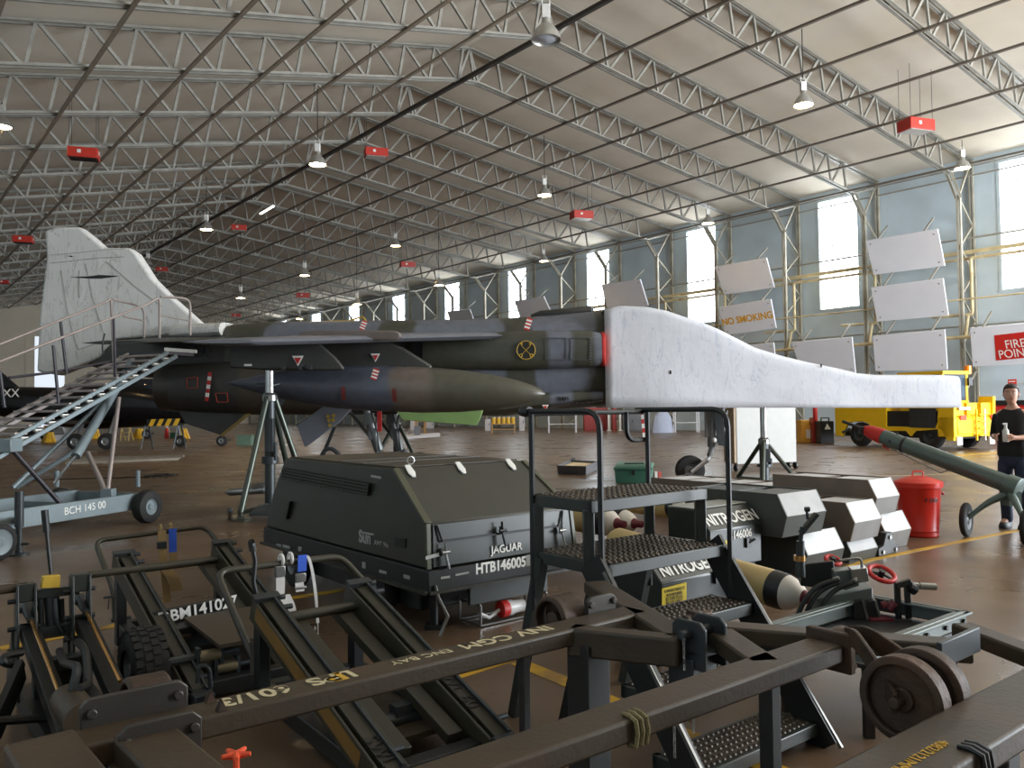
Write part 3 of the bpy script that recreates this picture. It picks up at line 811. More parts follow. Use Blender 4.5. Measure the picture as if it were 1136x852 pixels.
# open undercarriage doors
P = [at(*q, 14.2) for q in ((329, 472), (358, 451), (392, 451), (376, 468), (338, 496))]
g = MB(); g.prism(P, V((.02, .05, 0))); gd = obj('gear_door', g, M_JGREY, jet, bevel=.01)
g = MB()
for x, y in ((364, 462), (370, 461), (365, 466.5), (369.5, 466), (366, 472)): g.cyl(at(x, y, 14.2) - V((0, .012, 0)), at(x, y, 14.2), .03, n=10)
obj('door_latch', g, M_YEL, gd)
P = [at(*q, 14.75) for q in ((438, 454), (536, 455), (533, 464), (529, 472), (446, 466))]
g = MB(); g.prism(P, V((0, .05, 0))); obj('gear_door', g, M_GREENP, jet, bevel=.01)
def wheel(mb_t, mb_h, c, ax, R, w, hubr=.45):
    ax = V(ax).normalized(); c = V(c)
    mb_t.lathe([(-w * .5, R * hubr), (-w * .5, R * .78), (-w * .42, R * .93), (-w * .2, R), (w * .2, R), (w * .42, R * .93), (w * .5, R * .78), (w * .5, R * hubr)], c, ax, 30, caps=False)
    mb_h.lathe([(-w * .42, R * .06), (-w * .42, R * .14), (-w * .30, R * .2), (-w * .28, R * .38), (-w * .42, R * hubr * 1.02), (w * .42, R * hubr * 1.02), (w * .28, R * .38), (w * .30, R * .2), (w * .42, R * .14), (w * .42, R * .06)], c, ax, 24, caps=True)
# main legs
for dY, x0 in ((-1.0, 412), (.9, 436)):
    Y = YC + dY; a = at(x0 - 6, 452, Y); b = at(x0 + 8, 505, Y); c = V((b.x, Y, .62))
    g = MB(); g.tube([a, a.lerp(b, .4), b, c + V((.1, 0, .1))], .06, 10); g.tube([a + V((.25, 0, -.05)), a.lerp(b, .6)], .035, 8); g.tube([a + V((-.35, .05, 0)), a.lerp(b, .75)], .03, 8)
    g.box(a.lerp(b, .25), (.16, .14, .22)); g.box(a.lerp(b, .55), (.13, .16, .2)); g.cyl(a.lerp(b, .35), a.lerp(b, .9) + V((.03, 0, 0)), .085, n=14)
    lg = obj('main_gear_leg', g, M_HUB, jet)
    g = MB(); g.tube([a + V((.08, -.1, 0)), a.lerp(b, .5) + V((.1, -.12, 0)), b + V((.04, -.1, 0))], .012, 6); obj('brake_hose', g, M_BLACK, lg)
    for s in (-1, 1):
        T, H_ = MB(), MB(); wheel(T, H_, V((b.x + s * .36, Y, .36)), (0, 1, 0), .30, .2)
        w_ = obj('main_wheel', T, M_TYRE, jet); obj('wheel_hub', H_, M_HUB, w_)
    g = MB(); g.beam(V((b.x - .4, Y, .36)), V((b.x + .4, Y, .36)), .1, .12); g.cyl(V((b.x, Y, .36)), c + V((.1, 0, .1)), .05); obj('bogie_beam', g, M_HUB, jet)
g = MB(); g.box(at(421, 465, 14.3), (.07, .05, .42)); obj('ground_lock_sleeve', g, M_STREAM, jet)
# nose leg with trailing wheel
Y = 15.45; a = at(792, 450, Y); b = at(790, 496, Y); c = at(787, 507, Y); wc = at(765.5, 521.5, Y)
g = MB(); g.cyl(a, b, .10, .085, 14); g.tube([at(802, 452, Y), at(796, 480, Y), b], .05, 8); g.box(at(794, 487, Y), (.2, .2, .14)); g.cyl(b, c, .055, n=12)
g.box(at(785, 470, Y), (.09, .12, .5)); g.tube([at(806, 455, Y + .1), at(801, 492, Y + .1)], .03, 8)
nl = obj('nose_gear_leg', g, M_HUB, jet)
g = MB(); g.tube([c, c.lerp(wc, .35) + V((.03, -.2, .03)), wc + V((0, -.2, 0)), wc + V((0, -.05, 0))], .045, 10); obj('trailing_arm', g, M_CHROME, nl)
g = MB(); g.sphere(at(790.5, 488, Y) - V((0, .12, 0)), .05, 12, 8); g.tube([a + V((.05, -.1, 0)), at(797, 470, Y) - V((0, .12, 0)), b + V((.05, -.1, 0))], .013, 6); obj('taxi_lamp', g, M_WHITEM, nl)
T, H_ = MB(), MB(); wheel(T, H_, wc, (0, 1, 0), .275, .2); w_ = obj('nose_wheel', T, M_TYRE, jet); obj('wheel_hub', H_, M_HUB, w_)
g = MB(); P = [at(*q, 15.3) for q in ((790, 449), (800, 449), (806, 495), (797, 494))]; g.prism(P, V((0, .02, 0))); obj('nose_gear_door', g, M_GUN, jet)

# ------------------------------------------------------------------ white covers
def cover_mat(name, tint, crease_shade, lines=True):
    m = mat(name, tint, .85, 0, .035, 2.5, bump=.55, bscale=2.6)
    nt = m.node_tree; n = nt.nodes; l = nt.links; b = n['Principled BSDF']
    src = b.inputs['Base Color'].links[0].from_socket
    tc = n.new('ShaderNodeTexCoord')
    nz = n.new('ShaderNodeTexNoise'); nz.inputs['Scale'].default_value = 1.6; nz.inputs['Detail'].default_value = 7; nz.inputs['Distortion'].default_value = 1.2
    mp = n.new('ShaderNodeMapping'); mp.inputs['Scale'].default_value = (3.2, 1, .7); mp.inputs['Rotation'].default_value = (0, .35, 0)
    l.new(tc.outputs['Object'], mp.inputs['Vector']); l.new(mp.outputs['Vector'], nz.inputs['Vector'])
    r = n.new('ShaderNodeValToRGB'); e = r.color_ramp.elements
    e[0].position = .485; e[0].color = (1, 1, 1, 1); e[1].position = .515; e[1].color = (1, 1, 1, 1)
    k = e.new(.50); k.color = (*crease_shade, 1)  # shade of creases painted into the cloth colour as thin noise lines
    l.new(nz.outputs['Fac'], r.inputs['Fac'])
    mx = n.new('ShaderNodeMix'); mx.data_type = 'RGBA'; mx.blend_type = 'MULTIPLY'; mx.inputs[0].default_value = .65
    l.new(src, mx.inputs[6]); l.new(r.outputs['Color'], mx.inputs[7]); l.new(mx.outputs[2], b.inputs['Base Color'])
    return m
M_COVER = cover_mat('white nose cover fabric', (196, 197, 202), (.62, .66, .76))
M_COVERF = cover_mat('white fin cover fabric', (206, 204, 200), (.45, .44, .42))
rows = [(672, 345, .86), (690, 340.5, .85), (720, 342, .84), (742, 346, .82), (760, 352, .79), (780, 358, .75), (800, 366, .71), (822, 377, .66), (840, 386, .62), (870, 395, .57), (900, 402, .53), (930, 408, .49), (955, 414, .45), (975, 416, .42), (1010, 416, .37), (1045, 416, .32), (1066, 417, .28)]
rings = []
rnd = random.Random(3)
def cover_ring(x, yt, hw, yb=452.3):
    Xn = xx_(x, YC - hw); zt = zz(x, yt, YC - hw * .6); zb = zz(x, yb, YC - hw)
    pts = []; N = 9; rc = min(.13, hw * .45)
    for k in range(N): pts.append((-hw, zb + (zt - rc - zb) * k / (N - 1)))
    for k in range(1, 6):
        t = PI / 2 * k / 6; pts.append((-hw + rc * (1 - math.cos(t)), zt - rc * (1 - math.sin(t))))
    for k in range(5): pts.append((-(hw - rc) + 2 * (hw - rc) * k / 4, zt + .01 * math.sin(k * 2.1)))
    for k in range(5, 0, -1):
        t = PI / 2 * k / 6; pts.append((hw - rc * (1 - math.cos(t)), zt - rc * (1 - math.sin(t))))
    for k in range(N - 1, -1, -1): pts.append((hw, zb + (zt - rc - zb) * k / (N - 1)))
    return [V((Xn, YC + y + .012 * math.sin(3.1 * z + 2.3 * Xn), z)) for y, z in pts]
full = []
for (a, b) in zip(rows[:-1], rows[1:]):
    n_ = max(1, int((b[0] - a[0]) / 7))
    for k in range(n_): full.append(tuple(a[i] + (b[i] - a[i]) * k / n_ for i in range(3)))
full.append(rows[-1])
g = MB(); R_ = [cover_ring(*r) for r in full]
g.loft(R_, caps=False, closed=False)
nn = len(R_[0]); last = (len(R_) - 1) * nn
g.f.append(tuple(range(last, last + nn))); g.mi.append(0)
cv = obj('nose_cover', g, M_COVER, sharp=60)
for x, y in ((744, 413), (838, 411), (911, 405.5)):
    g = MB(); g.sphere(at(x, y, YC - (.82 if x < 800 else .6 if x < 900 else .5)), .03, 10, 6, (.6, .5, 1.2)); obj('lacing_eye', g, M_BLACK, cv)
sm = cv.modifiers.new('thick', 'SOLIDIFY'); sm.thickness = .015; sm.offset = -1
tag(cv, 'white fabric cover draped over the nose and cockpit of the jet', 'dust cover', group='white aircraft covers')
# fin cover
fin = [(50, 256), (62, 252), (88, 252), (102, 263), (115, 275), (143, 275), (150, 280), (168, 308), (190, 330), (226, 362), (258, 362), (256, 375), (160, 374), (126, 376), (112, 396), (62, 416), (41, 412), (44, 350), (52, 285)]
C0 = V((0, 0, 0)); P0 = [at(x, y, YC - .15) for x, y in fin]
for p in P0: p.y = YC
for p in P0: C0 += p / len(P0)
def fr(s, t, bulge=0): return [C0 + (p - C0) * s + V((0, t, 0)) for p in P0]
g = MB(); g.prism([p - V((0, .17, 0)) for p in P0], V((0, .34, 0)))
fc = thing('fin_cover', 'white fabric cover with dark slit, fitted over the tail fin of the jet', 'dust cover', (C0.x, YC, 2.4), group='white aircraft covers')
obj('cover_cloth', g, M_COVERF, fc, bevel=.045, segs=3)
g = MB(); Yf = YC - .18
g.prism([at(*q, Yf) for q in ((78, 307.3), (98, 306.5), (110, 305), (132, 306), (128, 307), (112, 309), (100, 309))], V((0, .04, 0))); g.prism([at(*q, Yf) for q in ((75, 284), (79, 283.5), (81, 284.3), (79, 285))], V((0, .04, 0)))
obj('slit', g, M_BLACK, fc)
g = MB(); g.prism([at(*q, YC - .05) for q in ((143, 275.5), (149, 279), (160, 294), (170, 309), (168, 309), (152, 290))], V((0, .1, 0))); obj('leading_edge_flap', g, M_WHITEM, fc)
g = MB()
for c in ([(55, 283), (90, 280), (116, 277), (139, 276)], [(55, 292), (110, 286), (138, 285)], [(68, 300), (75, 345), (86, 388)], [(95, 292), (103, 330), (115, 370)], [(118, 290), (150, 318), (180, 340)], [(88, 300), (88, 330)], [(86, 388), (120, 377)]):
    g.tube([at(x, y, Yf + .005) for x, y in c], .005, 5)
obj('seam', g, mat('grubby seam', (150, 148, 144), .8), fc)

g = MB(); g.loft(body([(200, 362, 380, .52), (222, 360.6, 379, .62), (245, 359.8, 378, .68), (258, 359.4, 377.5, .72)])); obj('spine_skirt', g, M_COVERF, fc)
# red and white streamers that hang on the jet
def streamer(x0, y0, x1, y1, Y, label, w=.06):
    a = at(x0, y0, Y); b = at(x1, y1, Y); g = MB(); N = 7
    t = thing('warning_streamer', label, 'streamer', b, 0, 'red warning streamers on the jet')
    for k in range(N):
        if k % 2 == 0: continue
        g.beam(a.lerp(b, k / N), a.lerp(b, (k + 1) / N), w * 1.02, .013, up=V((0, 1, 0)))
    obj('white_band', g, M_WHITEP, t)
    g = MB(); g.beam(a, b, w, .01, up=V((0, 1, 0))); obj('ribbon', g, M_STREAM, t)
    return t
streamer(233, 413, 229, 445, 14.55, 'red and white streamer hanging down the rear engine nacelle', .06)
streamer(418, 409, 414, 421, 12.75, 'short red streamer over the top of the drop tank', .09)
streamer(405, 356, 401, 366, 14.72, 'red and white tag lying over the spine behind the wing', .09)
streamer(588, 353, 584, 366, 14.72, 'red and white tag on the spine above the keys badge', .1)
streamer(712, 455, 715, 490, 15.0, 'thin red streamer dangling below the nose cover', .05)
# ------------------------------------------------------------------ cooling unit trolley
M_DG  = mat('dark olive paint', (46, 46, 38), .42, 0, .10, 5, second=(52, 48, 38), s_at=.62, s_scale=4, s_soft=.15)
M_DG2 = mat('dark green paint', (44, 49, 46), .35, 0, .10, 5)
M_ROOFG = mat('weathered roof panel', (60, 54, 43), .5, 0, .15, 4)
M_BLK = mat('black paint', (26, 27, 27), .45, 0, .15, 6)
M_STEELB = mat('bare steel', (150, 150, 148), .3, .8, .1, 8)
M_LBL = mat('label plate', (150, 150, 146), .5, 0, .1)
def fL(L): return lambda x, y: onL(x, y, L)
def fW(W): return lambda x, y: onW(x, y, W)
def plate(mb, pts, off):
    mb.prism(pts, off); return mb
ac = thing('cooling_unit', 'dark green wheeled air cooling unit with sloping hood marked JAGUAR HTB146005', 'cooling unit', hg(3.6, 5.9), YAW)
W0, W1, Lf, Lb = 2.93, 4.22, 4.57, 7.28
def q(w, l, z): return hg(w, l, z)
zb, zm, zt = .46, .755, 1.09
A_ = [q(W0, Lf, zb), q(W1, Lf, zb), q(W1, Lb, zb), q(W0, Lb, zb)]
B_ = [q(W0 + .015, Lf + .03, zm), q(W1 - .015, Lf + .03, zm), q(W1 - .04, Lb - .12, zm), q(W0 + .015, Lb - .12, zm)]
C_ = [q(W0 + .03, Lf + .46, zt), q(W1 - .11, Lf + .46, zt), q(W1 - .10, Lb - .36, zt), q(W0 + .03, Lb - .36, zt)]
g = MB(); g.loft([A_, B_, C_]); obj('hood', g, M_DG, ac, bevel=.012)
# corner mouldings of the sloping front
for i in (0, 1):
    g = MB(); g.beam(B_[i], C_[i], .05, .02); g.beam(A_[i], B_[i], .035, .02, up=-LD)
    obj('hood_corner', g, mat('olive corner moulding', (70, 70, 52), .4, 0, .08), ac, bevel=.004)
# front band (vertical) with raised lower lid
nf = -LD
g = MB(); P = [q(W0 + .03, Lf + .0, zb + .01), q(W1 - .03, Lf + .0, zb + .01), q(W1 - .045, Lf + .025, zm - .01), q(W0 + .045, Lf + .025, zm - .01)]
g.prism(P, nf * .008); obj('front_band', g, M_DG2, ac, bevel=.003)
g = MB()
for a, b in ((q(W0 + .10, Lf - .008, .635), q(W1 - .14, Lf - .008, .635)), (q(W0 + .10, Lf - .008, .635), q(W0 + .07, Lf + .008, .74)), (q(W1 - .14, Lf - .008, .635), q(W1 - .11, Lf + .008, .74))): g.beam(a, b, .012, .012)
obj('lid_seam', g, M_BLK, ac)
# roof panel with raised rim lines and white clips
g = MB(); g.prism([q(W0 + .06, Lf + .5, zt), q(W1 - .14, Lf + .5, zt), q(W1 - .14, Lb - .4, zt), q(W0 + .06, Lb - .4, zt)], V((0, 0, .012))); obj('roof_panel', g, M_ROOFG, ac, bevel=.004)
g = MB()
for l in (Lf + 1.0, Lf + 1.35): g.beam(q(W0 + .06, l, zt + .014), q(W1 - .14, l, zt + .014), .02, .01)
obj('roof_rib', g, M_ROOFG, ac)
for w in (W0 + .13, W0 + .56, W1 - .26):
    g = MB(); a = q(w, Lf + .47, zt + .012); d = (B_[0] - C_[0]).normalized()
    g.prism([a + WD * -.022, a + WD * .022, a + WD * .03 + d * .08, a + WD * .015 + d * .12, a + WD * -.015 + d * .12, a + WD * -.03 + d * .08], V((0, -.004, .012)))
    obj('rim_clip', g, M_WHITEM, ac, bevel=.003)
g = MB(); g.torus(q(W0 + .25, Lf + .62, zt + .04), LD, .028, .006, 18, 6); obj('lifting_ring', g, M_STEELB, ac)
# louvre in the long side
G = fW(W0 + .010)
g = MB(); P = [G(316, 519), G(411, 536), G(409, 550), G(314, 531)]; g.prism(P, -WD * .012); lv = obj('side_grille', g, mat('side grille black', (12, 12, 12), .8, 0, .05), ac)  # plain black grille plate behind the louvre bars
g = MB()
for v in (.12, .36, .62, .88):
    a = P[0].lerp(P[3], v); b = P[1].lerp(P[2], v); g.beam(a - WD * .014, b - WD * .014, .012, .012)
for u in (0, .25, .5, .75, 1): g.beam(P[0].lerp(P[1], u) - WD * .014, P[3].lerp(P[2], u) - WD * .014, .010, .012)
obj('louvre_bar', g, M_DG, lv)
G = fW(W0 + .008)
g = MB(); P = [G(439, 595), G(451, 597.5), G(451, 608), G(439, 606)]; g.prism(P, -WD * .01); obj('hand_recess', g, M_BLK, ac)
g = MB(); P = [G(322, 558), G(325, 556), G(321, 575), G(318, 576)]; g.prism(P, -WD * .03); obj('side_handle', g, M_BLK, ac)
r = -LD
text('lettering', 'Sun', .125, M_LBL, ac, G(399, 600.5) - WD * .006, r, V((0, 0, 1)), .002, bold=.004)
text('lettering', 'AWT 94a', .05, M_LBL, ac, G(416, 604) - WD * .006, r, V((0, 0, 1)), .002)
g = MB(); P = [G(399, 589), G(415, 592), G(415, 594), G(399, 591)]; g.prism(P, -WD * .004); obj('logo_bar', g, M_LBL, ac)
g = MB(); P = [G(416, 526.5), G(427, 528.5), G(427, 531), G(416, 529)]; g.prism([p - WD * .03 for p in P], -WD * .004); obj('notice', g, M_LBL, ac)
# skirt rail
g = MB(); g.hexa([q(W0 - .015, Lf - .02, .31), q(W1 + .015, Lf - .02, .31), q(W1 + .015, Lb + .02, .31), q(W0 - .015, Lb + .02, .31), q(W0 - .015, Lf - .02, .455), q(W1 + .015, Lf - .02, .455), q(W1 + .015, Lb + .02, .455), q(W0 - .015, Lb + .02, .455)])
sk = obj('skirt', g, M_BLK, ac, bevel=.006)
g = MB(); g.beam(q(W0 - .02, Lf - .03, .315), q(W1 + .02, Lf - .03, .315), .04, .02); g.beam(q(W0 - .03, Lf - .03, .315), q(W0 - .03, Lb + .02, .315), .04, .02); obj('skirt_edge', g, M_DG, sk)
G = fL(Lf - .022)
text('lettering', 'JAGUAR', .075, M_WHITEP, ac, fL(Lf - .012)(545, 614.5), WD, V((0, 0, 1)), .002, bold=.001)
text('lettering', 'HTB146005', .098, M_WHITEP, ac, G(527.5, 637), WD, V((0, 0, 1)), .002, sx=.92, bold=.003)
g = MB()
for P in ([(489, 640), (499, 638.5), (499, 641), (489, 642.5)], [(505, 637), (520, 634), (520, 636), (505, 639)], [(583, 616), (590, 614.5), (591, 627), (584, 628)], [(472, 617), (487, 613), (487, 617), (472, 621)]):
    g = MB(); g.prism([G(*p) for p in P], nf * .003); obj('data_plate', g, M_LBL, sk)
G2 = fW(W0 - .017)
for P in ([(307, 603), (312, 604), (312, 608), (307, 607)], [(314, 604), (322, 606), (322, 609), (314, 607)], [(331, 606), (335, 607), (334, 612), (331, 611)], [(402, 623), (406, 624), (406, 631), (402, 630)], [(421, 632), (429, 634), (429, 637), (421, 635)], [(448, 637), (455, 639), (455, 643), (448, 641)]):
    g = MB(); g.prism([G2(*p) for p in P], -WD * .003); obj('data_plate', g, M_LBL, sk)
# latches
for x, y, s in ((492, 612, 1), (555, 588, 0), (621, 588, 1)):
    a = fL(Lf - .012)(x, y); g = MB(); g.box(a + nf * .012, (.03, .03, .05)); g.beam(a + nf * .02, a + nf * .03 - V((-.02, 0, .11)), .025, .012); g.beam(a + nf * .02 + V((0, 0, .02)), a + nf * .02 + V((.0, 0, .06)), .016, .012)
    g.cyl(a + nf * .03 - WD * .03, a + nf * .03 + WD * .03, .01, n=8); obj('latch', g, M_STEELB if s else M_BLK, ac)
# chassis under the skirt
g = MB(); g.hexa([q(W0 + .12, Lf + .30, .12), q(W1 - .1, Lf + .30, .12), q(W1 - .1, Lb - .2, .12), q(W0 + .12, Lb - .2, .12), q(W0 + .12, Lf + .30, .32), q(W1 - .1, Lf + .30, .32), q(W1 - .1, Lb - .2, .32), q(W0 + .12, Lb - .2, .32)])
obj('chassis', g, M_BLK, ac, bevel=.01)
G = fL(Lf + .06)
P = [G(514, 655), G(594, 638), G(594, 666), G(514, 685)]; P = [V((p.x, p.y, min(p.z, .31))) for p in P]
P = [q(3.3, Lf + .06, .31), q(4.0, Lf + .06, .31), q(4.0, Lf + .06, .16), q(3.3, Lf + .06, .16)]
g = MB(); g.prism(P, LD * .03); obj('front_panel', g, M_DG2, ac, bevel=.003)
g = MB(); P = [q(3.38, Lf + .05, .15), q(3.38, Lf + .05, .012), q(3.98, Lf + .05, .012), q(3.98, Lf + .05, .15)]; g.tube(P, .01, 6); g.tube([p + LD * .25 for p in P], .01, 6)
for a in P: g.cyl(a, a + LD * .25, .008, n=6)
obj('hose_basket', g, M_STEELB, ac)
g = MB(); c = q(3.68, Lf + .09, .085); g.lathe([(-.09, .02), (-.085, .05), (.0, .055), (.02, .045), (.08, .045), (.10, .05), (.1, .02)], c, WD, 18); g.tube([c - WD * .1, c - WD * .2 + V((0, 0, -.04)), c - WD * .28 + V((0, 0, .0))], .014, 8); obj('hose_end', g, mat('white plastic connector', (214, 212, 208), .4, 0, .05), ac)
g = MB(); g.lathe([(-.11, .03), (-.1, .058), (-.05, .06), (-.04, .055)], c, WD, 18); obj('red_collar', g, M_SIGNRED, ac)
g = MB(); a = q(W0 + .03, Lf - .03, .36); g.tube([a, a + V((.02, 0, -.08)), a + V((.08, 0, -.2)), a + V((.03, -.02, -.32))], .011, 8); obj('jack_handle', g, M_STEELB, ac)
g = MB(); g.cyl(q(W0 + .2, Lf + .25, .3), q(W0 + .2, Lf + .25, .03), .03, n=12); g.box(q(W0 + .2, Lf + .25, .015), (.12, .12, .03)); obj('corner_jack', g, M_BLK, ac)
for w in (W0 + .05, W1 - .07):
    for l in (Lf + .75, Lb - .55):
        T, H_ = MB(), MB(); wheel(T, H_, q(w, l, .2), WD, .2, .12); wo = obj('wheel', T, M_TYRE, ac); obj('wheel_hub', H_, M_HUB, wo)

# ------------------------------------------------------------------ maintenance steps
st = thing('maintenance_steps', 'dark green steel work steps with perforated treads and tall tubular handrails', 'steps', hg(2.9, 2.6), YAW)
M_TREAD = mat('perforated tread', (70, 60, 49), .5, .3, .15, 6)
sa, sb = 2.54, 3.31
def tread(L_0, L_1, z, w0=sa, w1=sb, hd=.055, nm='tread'):
    g = MB(); g.hexa([hg(w0, L_0, z - .006), hg(w1, L_0, z - .006), hg(w1, L_1, z - .006), hg(w0, L_1, z - .006), hg(w0, L_0, z), hg(w1, L_0, z), hg(w1, L_1, z), hg(w0, L_1, z)])
    # raised studs of the anti-slip plate
    nw = int((w1 - w0) / .034); nl = max(3, int((L_1 - L_0) / .034))
    for i in range(nw):
        for j in range(nl):
            c = hg(w0 + (i + .5 + (.0 if j % 2 else .25)) * (w1 - w0) / (nw + .5), L_0 + (j + .5) * (L_1 - L_0) / nl, z)
            s = .0105; a = [c + WD * (s * math.cos(k * PI / 3)) + LD * (s * math.sin(k * PI / 3)) for k in range(6)]; b = [c + V((0, 0, .006)) + (p - c) * .6 for p in a]
            g.loft([a, b])
    t = obj(nm, g, M_TREAD, st)
    g = MB()
    for a, b in ((hg(w0, L_0, z - hd / 2), hg(w1, L_0, z - hd / 2)), (hg(w0, L_1, z - hd / 2), hg(w1, L_1, z - hd / 2)), (hg(w0, L_0, z - hd / 2), hg(w0, L_1, z - hd / 2)), (hg(w1, L_0, z - hd / 2), hg(w1, L_1, z - hd / 2))): g.beam(a, b, .03, hd, ext=.015)
    obj('tread_frame', g, M_DG2, t, bevel=.004); return t
tread(2.64, 3.02, 1.092, nm='top_platform'); tread(2.54, 3.02, .826, nm='lower_platform')
tread(2.38, 2.60, .573); tread(2.23, 2.45, .34); tread(2.06, 2.28, .105)
for w in (sa, sb):
    for l in (2.66, 3.0):
        g = MB(); g.beam(hg(w, l, .80), hg(w, l, 1.05), .05, .05); obj('post', g, M_DG2, st, bevel=.005)
    g = MB(); g.beam(hg(w + (.025 if w == sb else -.025), 2.02, .0), hg(w + (.025 if w == sb else -.025), 2.62, .83), .02, .14, up=LD); obj('stringer', g, M_BLK, st)
    g = MB(); g.beam(hg(w + (.035 if w == sb else -.035), 1.95, .02), hg(w + (.035 if w == sb else -.035), 2.53, .80), .012, .016, up=LD); obj('stringer_edge', g, M_STEELB, st)
    for l, l2 in ((2.98, 3.2),):
        g = MB(); g.beam(hg(w, l, .8), hg(w, l2, 0), .05, .05); obj('rear_leg', g, M_DG2, st)
    if w == sa:
        g = MB(); g.beam(hg(w, 2.6, .8), hg(w, 2.85, 0.02), .045, .045); obj('brace', g, M_BLK, st)
T0 = 1.485
def hrail(pts, nm='handrail'):
    g = MB(); g.tube(pts, .0135, 10, bend=.09); return obj(nm, g, M_BLK, st)
# left handrail: tall back post and hooped front post
hrail([hg(sa - .02, 3.02, .55), hg(sa - .02, 3.02, T0 + .0)], 'rail_post')
hrail([hg(sa - .02, 3.06, T0), hg(sa - .02, 2.56, T0), hg(sa - .02, 2.56, .60)])
g = MB(); c = hg(sa - .02, 3.06, T0); g.sphere(c, .028, 12, 8); g.cyl(c - LD * .03, c + LD * .03, .024, n=12); obj('rail_clamp', g, M_BLK, st)
hrail([hg(sb + .02, 3.02, .55), hg(sb + .02, 3.02, T0 - .01)], 'rail_post')
hrail([hg(sb + .02, 3.10, T0), hg(sb + .02, 2.50, T0), hg(sb + .02, 2.50, .50)])
hrail([hg(sa - .02, 3.05, T0 - .01), hg(sb + .02, 3.05, T0 - .01)], 'cross_rail')
hrail([hg(sb - .12, 3.04, T0 - .01), hg(sb - .12, 3.04, T0 - .16), hg(sb + .02, 3.04, T0 - .16)], 'gate_loop')
g = MB(); c = hg(2.98, 2.632, 1.062); g.box(c, (.07, .012, .035), Matrix.Rotation(YAW, 3, 'Z')); obj('red_notice', g, mat('faded red notice', (170, 70, 70), .5, 0, .2, 30, second=(220, 190, 190), s_at=.55, s_scale=40), st)
# ------------------------------------------------------------------ engine stand: channel beams at table height
M_RUST = mat('worn brown olive paint', (60, 50, 37), .5, 0, .14, 5, bump=.08, bscale=60, second=(74, 55, 36), s_at=.62, s_scale=3, s_soft=.12)
M_RUSTY = mat('rusty iron', (66, 52, 42), .6, .3, .2, 8, bump=.2, bscale=50, second=(84, 58, 40), s_at=.6)
M_STENCIL = mat('old cream stencil paint', (196, 182, 146), .65, 0, .12, 12)
M_YSTEN = mat('yellow stencil paint', (206, 160, 50), .65, 0, .12, 12)
es = thing('engine_stand', 'brown painted steel engine stand of long channel beams across the front of the photo', 'stand', hg(1.6, 1.5), YAW)
ZB = .78
def S(x, y, z=ZB): return gp(x, y, z)
def bar(nm, a, b, w=.115, h=.055, m=M_RUST, ext=0.0, z=None):
    g = MB(); g.beam(a, b, w, h, top=True, ext=ext)
    return obj(nm, g, m, es, bevel=.008)
LA, LB_, LC = 2.06, 1.40, .835
bar('main_beam', hg(.28, LA, ZB), hg(2.20, LA, ZB))
bar('main_beam', hg(.62, LB_, ZB), hg(2.33, LB_, ZB))
bar('main_beam', hg(1.2, LC, ZB), hg(3.2, LC, ZB), .16, .06)
bar('cross_member', hg(.33, LA + .06, ZB + .004), hg(.36, LB_ - .25, ZB + .004), .14, .07)
bar('cross_member', hg(.52, LA - .03, ZB + .002), hg(.55, LB_ - .2, ZB + .002), .13, .06)
bar('diagonal', hg(2.42, 2.50, ZB), hg(2.05, 1.73, ZB), .10, .05)
bar('diagonal', hg(1.86, LA - .02, ZB), hg(2.03, 1.72, ZB), .07, .09)
bar('diagonal', hg(2.24, 1.76, ZB), hg(2.64, 1.11, ZB), .09, .055)
bar('diagonal', hg(2.20, 1.70, ZB), hg(2.02, LB_, ZB), .09, .055)
bar('end_member', gp(1066, 690, ZB + .01), gp(1165, 727, ZB + .01), .075, .05)
# clevis between the two beams
cvp = hg(2.10, 1.70, ZB)
g = MB()
for s in (-.05, .05):
    c = cvp + WD * s; P = [c + LD * a + V((0, 0, b)) for a, b in ((-.06, -.10), (-.06, .03), (-.04, .05), (.05, .05), (.07, .03), (.07, -.10))]; g.prism([p + LD * 0 for p in P], WD * .014)
g.cyl(cvp - WD * .09 + LD * .0 + V((0, 0, .01)), cvp + WD * .09 + V((0, 0, .01)), .016, n=12); g.box(cvp + V((0, 0, -.05)), (.10, .10, .016), Matrix.Rotation(YAW, 3, 'Z')); g.box(cvp + LD * .03 + V((0, 0, -.12)), (.12, .10, .1), Matrix.Rotation(YAW, 3, 'Z'))
obj('clevis', g, M_GUN, es, bevel=.004)
g = MB(); c = hg(2.20, 1.80, ZB + .015); g.beam(c - WD * .03, c + WD * .07, .04, .025); g.cyl(c - WD * .05, c + WD * .08, .016, n=12); g.box(c + V((0, 0, .01)), (.035, .04, .03), Matrix.Rotation(YAW, 3, 'Z')); obj('hinge_lug', g, M_RUSTY, es, bevel=.004)
def gusset(nm, c, w, h, ax, th=.016):
    g = MB(); P = [c - ax * w / 2, c + ax * w / 2, c + ax * w / 2 + V((0, 0, h * .8)), c + ax * (w / 2 - .02) + V((0, 0, h)), c - ax * (w / 2 - .02) + V((0, 0, h)), c - ax * w / 2 + V((0, 0, h * .8))]
    n = ax.cross(V((0, 0, 1))); g.prism(P, n * th)
    for s in (-.4, .4): g.cyl(c + ax * w * s + V((0, 0, h * .6)) - n * .008, c + ax * w * s + V((0, 0, h * .6)) + n * (th + .01), .012, n=8)
    return obj(nm, g, mat('brown grey plate', (66, 62, 58), .42, .4, .15, 8), es, bevel=.003)
gusset('bracket_plate', hg(.53, LA + .065, ZB - .02), .24, .085, WD); gusset('bracket_plate', hg(.55, LA - .07, ZB - .06), .18, .09, WD)
gusset('bracket_plate', hg(2.08, LA + .07, ZB - .01), .14, .065, WD)
g = MB()
c = hg(.70, LA, ZB)
